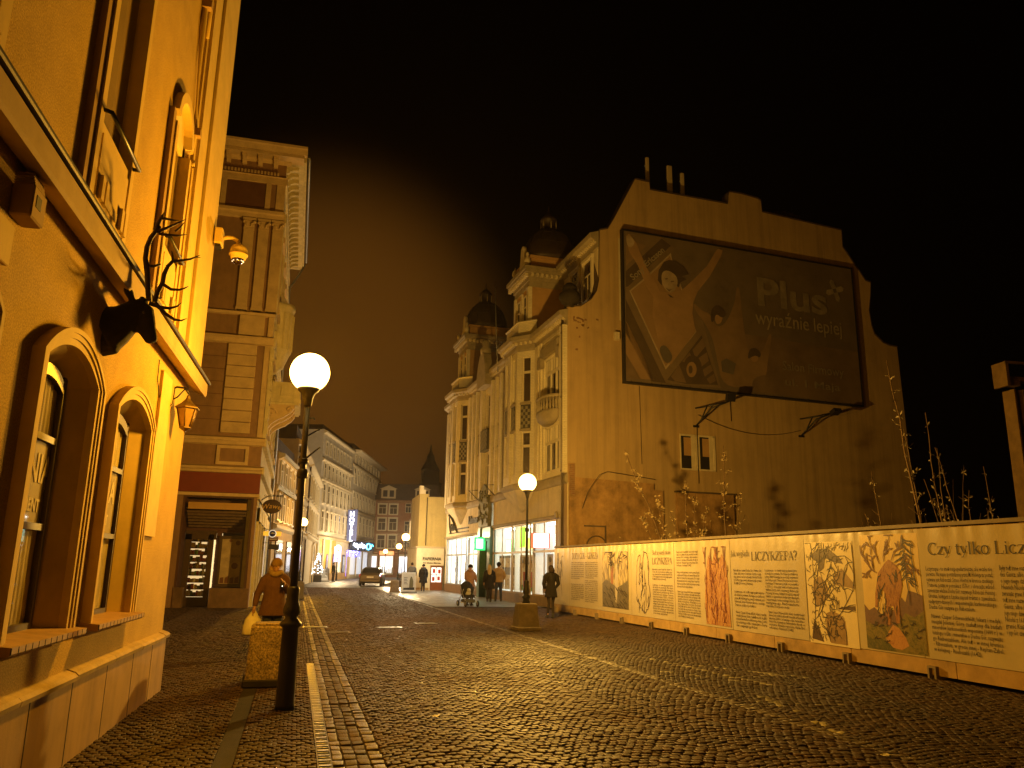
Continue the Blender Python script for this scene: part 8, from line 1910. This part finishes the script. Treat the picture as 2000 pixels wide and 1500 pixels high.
sapling("slim straight sapling second from the gable's right edge", sb(1855, 18.0), [(-.45, 0, 4.6, .024), (.0, .1, 3.9, .022)], 37, 3, M_LEAFG, .11, .45)
sapling("clustered thin saplings mid-way to the yellow steel frame", sb(1885, 17.0), [(-.25, 0, 2.6, .02), (.1, 0, 2.9, .02), (-.5, .2, 2.3, .018)], 38, 4, M_LEAFG, .11, .5)
sapling("leaning sapling with a drooping leafy tip before the yellow steel frame", sb(1908, 18.0), [(-.75, 0, 3.9, .024), (-.3, .1, 2.6, .02)], 39, 4, M_LEAFG, .12, .4)
sapling("thin sapling right beside the yellow steel frame", sb(1955, 18.5), [(-.35, 0, 3.6, .022), (-.1, .1, 2.7, .02)], 40, 3, M_LEAFG, .11, .45)
sapling('wide tangle of dry leafless stems between the leafy saplings', sb(1380, 27.5), [(-.5, 0, 2.3, .018), (.2, .2, 2.7, .018), (.8, 0, 2.1, .016), (1.4, .1, 2.9, .018), (2.2, 0, 2.2, .016), (-1.3, 0, 2.0, .016)], 51, 2, M_LEAF, .10, .9)
sapling('loose group of bare thin stems right of the forked sapling', sb(1870, 19.0), [(-.9, 0, 3.3, .016), (-.3, .2, 2.9, .016), (.3, 0, 3.6, .016), (.8, .1, 2.6, .014), (-1.4, 0, 2.4, .014), (1.2, 0, 3.0, .014)], 52, 2, M_LEAFG, .12, .6)
# weeds: grass-like dead stalks along the plot
mb = MB(); rnd = random.Random(77)
for k in range(900):
    y = rnd.uniform(11.5, 30); x = rnd.uniform(10.8, 15.0)+max(0, (22-y))*.25; h = abs(rnd.gauss(1.9, .6)) if rnd.random() < .5 else rnd.uniform(.5, 1.6); dx, dy = rnd.gauss(0, .22), rnd.gauss(0, .22)
    mb.tube([(x, y, 0), (x+dx*.4, y+dy*.4, h*.5), (x+dx, y+dy, h)], [.006, .005, .002], 3)
o = mb.build("dead_weeds", M_BARK, None, fix=False); tag(o, "thin dead weed stalks filling the plot behind the hoarding", "weeds", kind="stuff")
o = MB().poly([(10.3, 3, .02), (60, 3, .02), (60, 31.5, .02), (10.3, 31.0, .02)]).build("waste_ground", pm("dry_earth", (.05, .038, .025), .95, .4, 1.5, .5, 30, .1), None, fix=False); tag(o, kind="structure")
# street tree before the end house
t = empty("street_tree", (14.2, 88.0, 0), 0, "small dark round street tree before the red-brown tenement", "tree"); rnd = random.Random(8)
mb = MB(); mb.tube([(0, 0, 0), (.05, 0, 1.2), (0, .1, 2.3), (.05, 0, 3.2)], [.10, .08, .06, .03], 8)
for k in range(9): a = k*.7; mb.tube([(0, 0, 1.9+.12*k), (.5*math.cos(a), .5*math.sin(a), 2.5+.12*k), (.9*math.cos(a), .9*math.sin(a), 3.0+.1*k)], [.035, .02, .008], 5)
mb.build("trunk", M_WOODD, t); mb = MB()
cl = [(rnd.gauss(0, .6), rnd.gauss(0, .6), 3.0+rnd.gauss(0, .55)) for _ in range(16)]
for k in range(1500):
    c = cl[rnd.randrange(16)]; p = Vector(c)+Vector((rnd.gauss(0, .26), rnd.gauss(0, .26), rnd.gauss(0, .24))); d = Vector((rnd.gauss(0, 1), rnd.gauss(0, 1), rnd.gauss(0, 1))).normalized()*.12; s = d.cross(Vector((.3, .2, 1))).normalized()*.05; mb.add([p-d*.5, p+s, p+d*.5, p-s], [(0, 1, 2, 3)])
mb.build("crown", pm("crown_brown_green", (.07, .05, .022), .7, .4, 6), t, fix=False)
# ------------------------------------------------------------------ yellow steel frame at the right edge
YF = empty("steel_frame", (21.75, 20.0, 0), R_(-6), "weathered yellow steel portal frame rising behind the hoarding at the right edge", "steel frame")
M_YST = pm("yellow_steel", (.20, .125, .045), .6, .3, 3, .2, 40, .3, dirt=.3)
mb = MB(); mb.box(.12, .17, -.25, .25, 0, 7.45); mb.box(.17, .42, -.05, .05, 0, 7.45); mb.box(.42, .47, -.25, .25, 0, 7.45); mb.build("post", M_YST, YF)
mb = MB(); mb.box(-.02, 4.5, -.16, .16, 7.75, 7.81); mb.box(-.02, 4.5, -.04, .04, 7.81, 7.92); mb.build("beam", M_YST, YF)
mb = MB(); mb.box(.10, .48, -.14, .14, 7.60, 7.76); mb.build("corner_bracket", M_YST, YF); mb = MB(); mb.box(-.12, -.02, -.3, .3, 7.55, 8.35); mb.box(-.12, 4.5, -.30, -.24, 8.28, 8.36); mb.build("guard_rail", M_YST, YF)
mb = MB(); mb.tube([(.65, 0, 5.9), (1.6, 0, 5.6), (4.2, 0, 4.6)], .07, 6); mb.box(.3, 4.5, -.2, .2, 3.55, 3.75); mb.build("brace", M_YST, YF)
# ------------------------------------------------------------------ night haze over the street
if HAZE > 0:
    hz = MB().box(-40, 60, -12, 240, -1.0, 48).build("haze", None, None) if False else None
    me = MB(); me.box(-40, 60, -12, 240, -1.0, 48)
    m, nt, out = newmat("night_haze"); v = N(nt, "ShaderNodeVolumePrincipled"); v.inputs["Color"].default_value = (.95, .85, .70, 1); v.inputs["Density"].default_value = HAZE; v.inputs["Anisotropy"].default_value = .82
    nt.links.new(v.outputs[0], out.inputs["Volume"]); hz = me.build("haze", m, None); tag(hz, kind="stuff")
SC.render.engine = 'CYCLES'; cy = SC.cycles
cy.max_bounces = 6; cy.diffuse_bounces = 3; cy.glossy_bounces = 2; cy.transmission_bounces = 3; cy.transparent_max_bounces = 12; cy.volume_bounces = 0
cy.sample_clamp_indirect = 4.0; cy.caustics_reflective = False; cy.caustics_refractive = False
try: cy.use_denoising = True; cy.denoiser = 'OPENIMAGEDENOISE'
except Exception: pass
SC.view_settings.view_transform = 'Standard'; SC.view_settings.look = 'None'; SC.view_settings.exposure = EXPOSURE; SC.view_settings.gamma = 1.0
SC.render.resolution_x = 1024; SC.render.resolution_y = 768
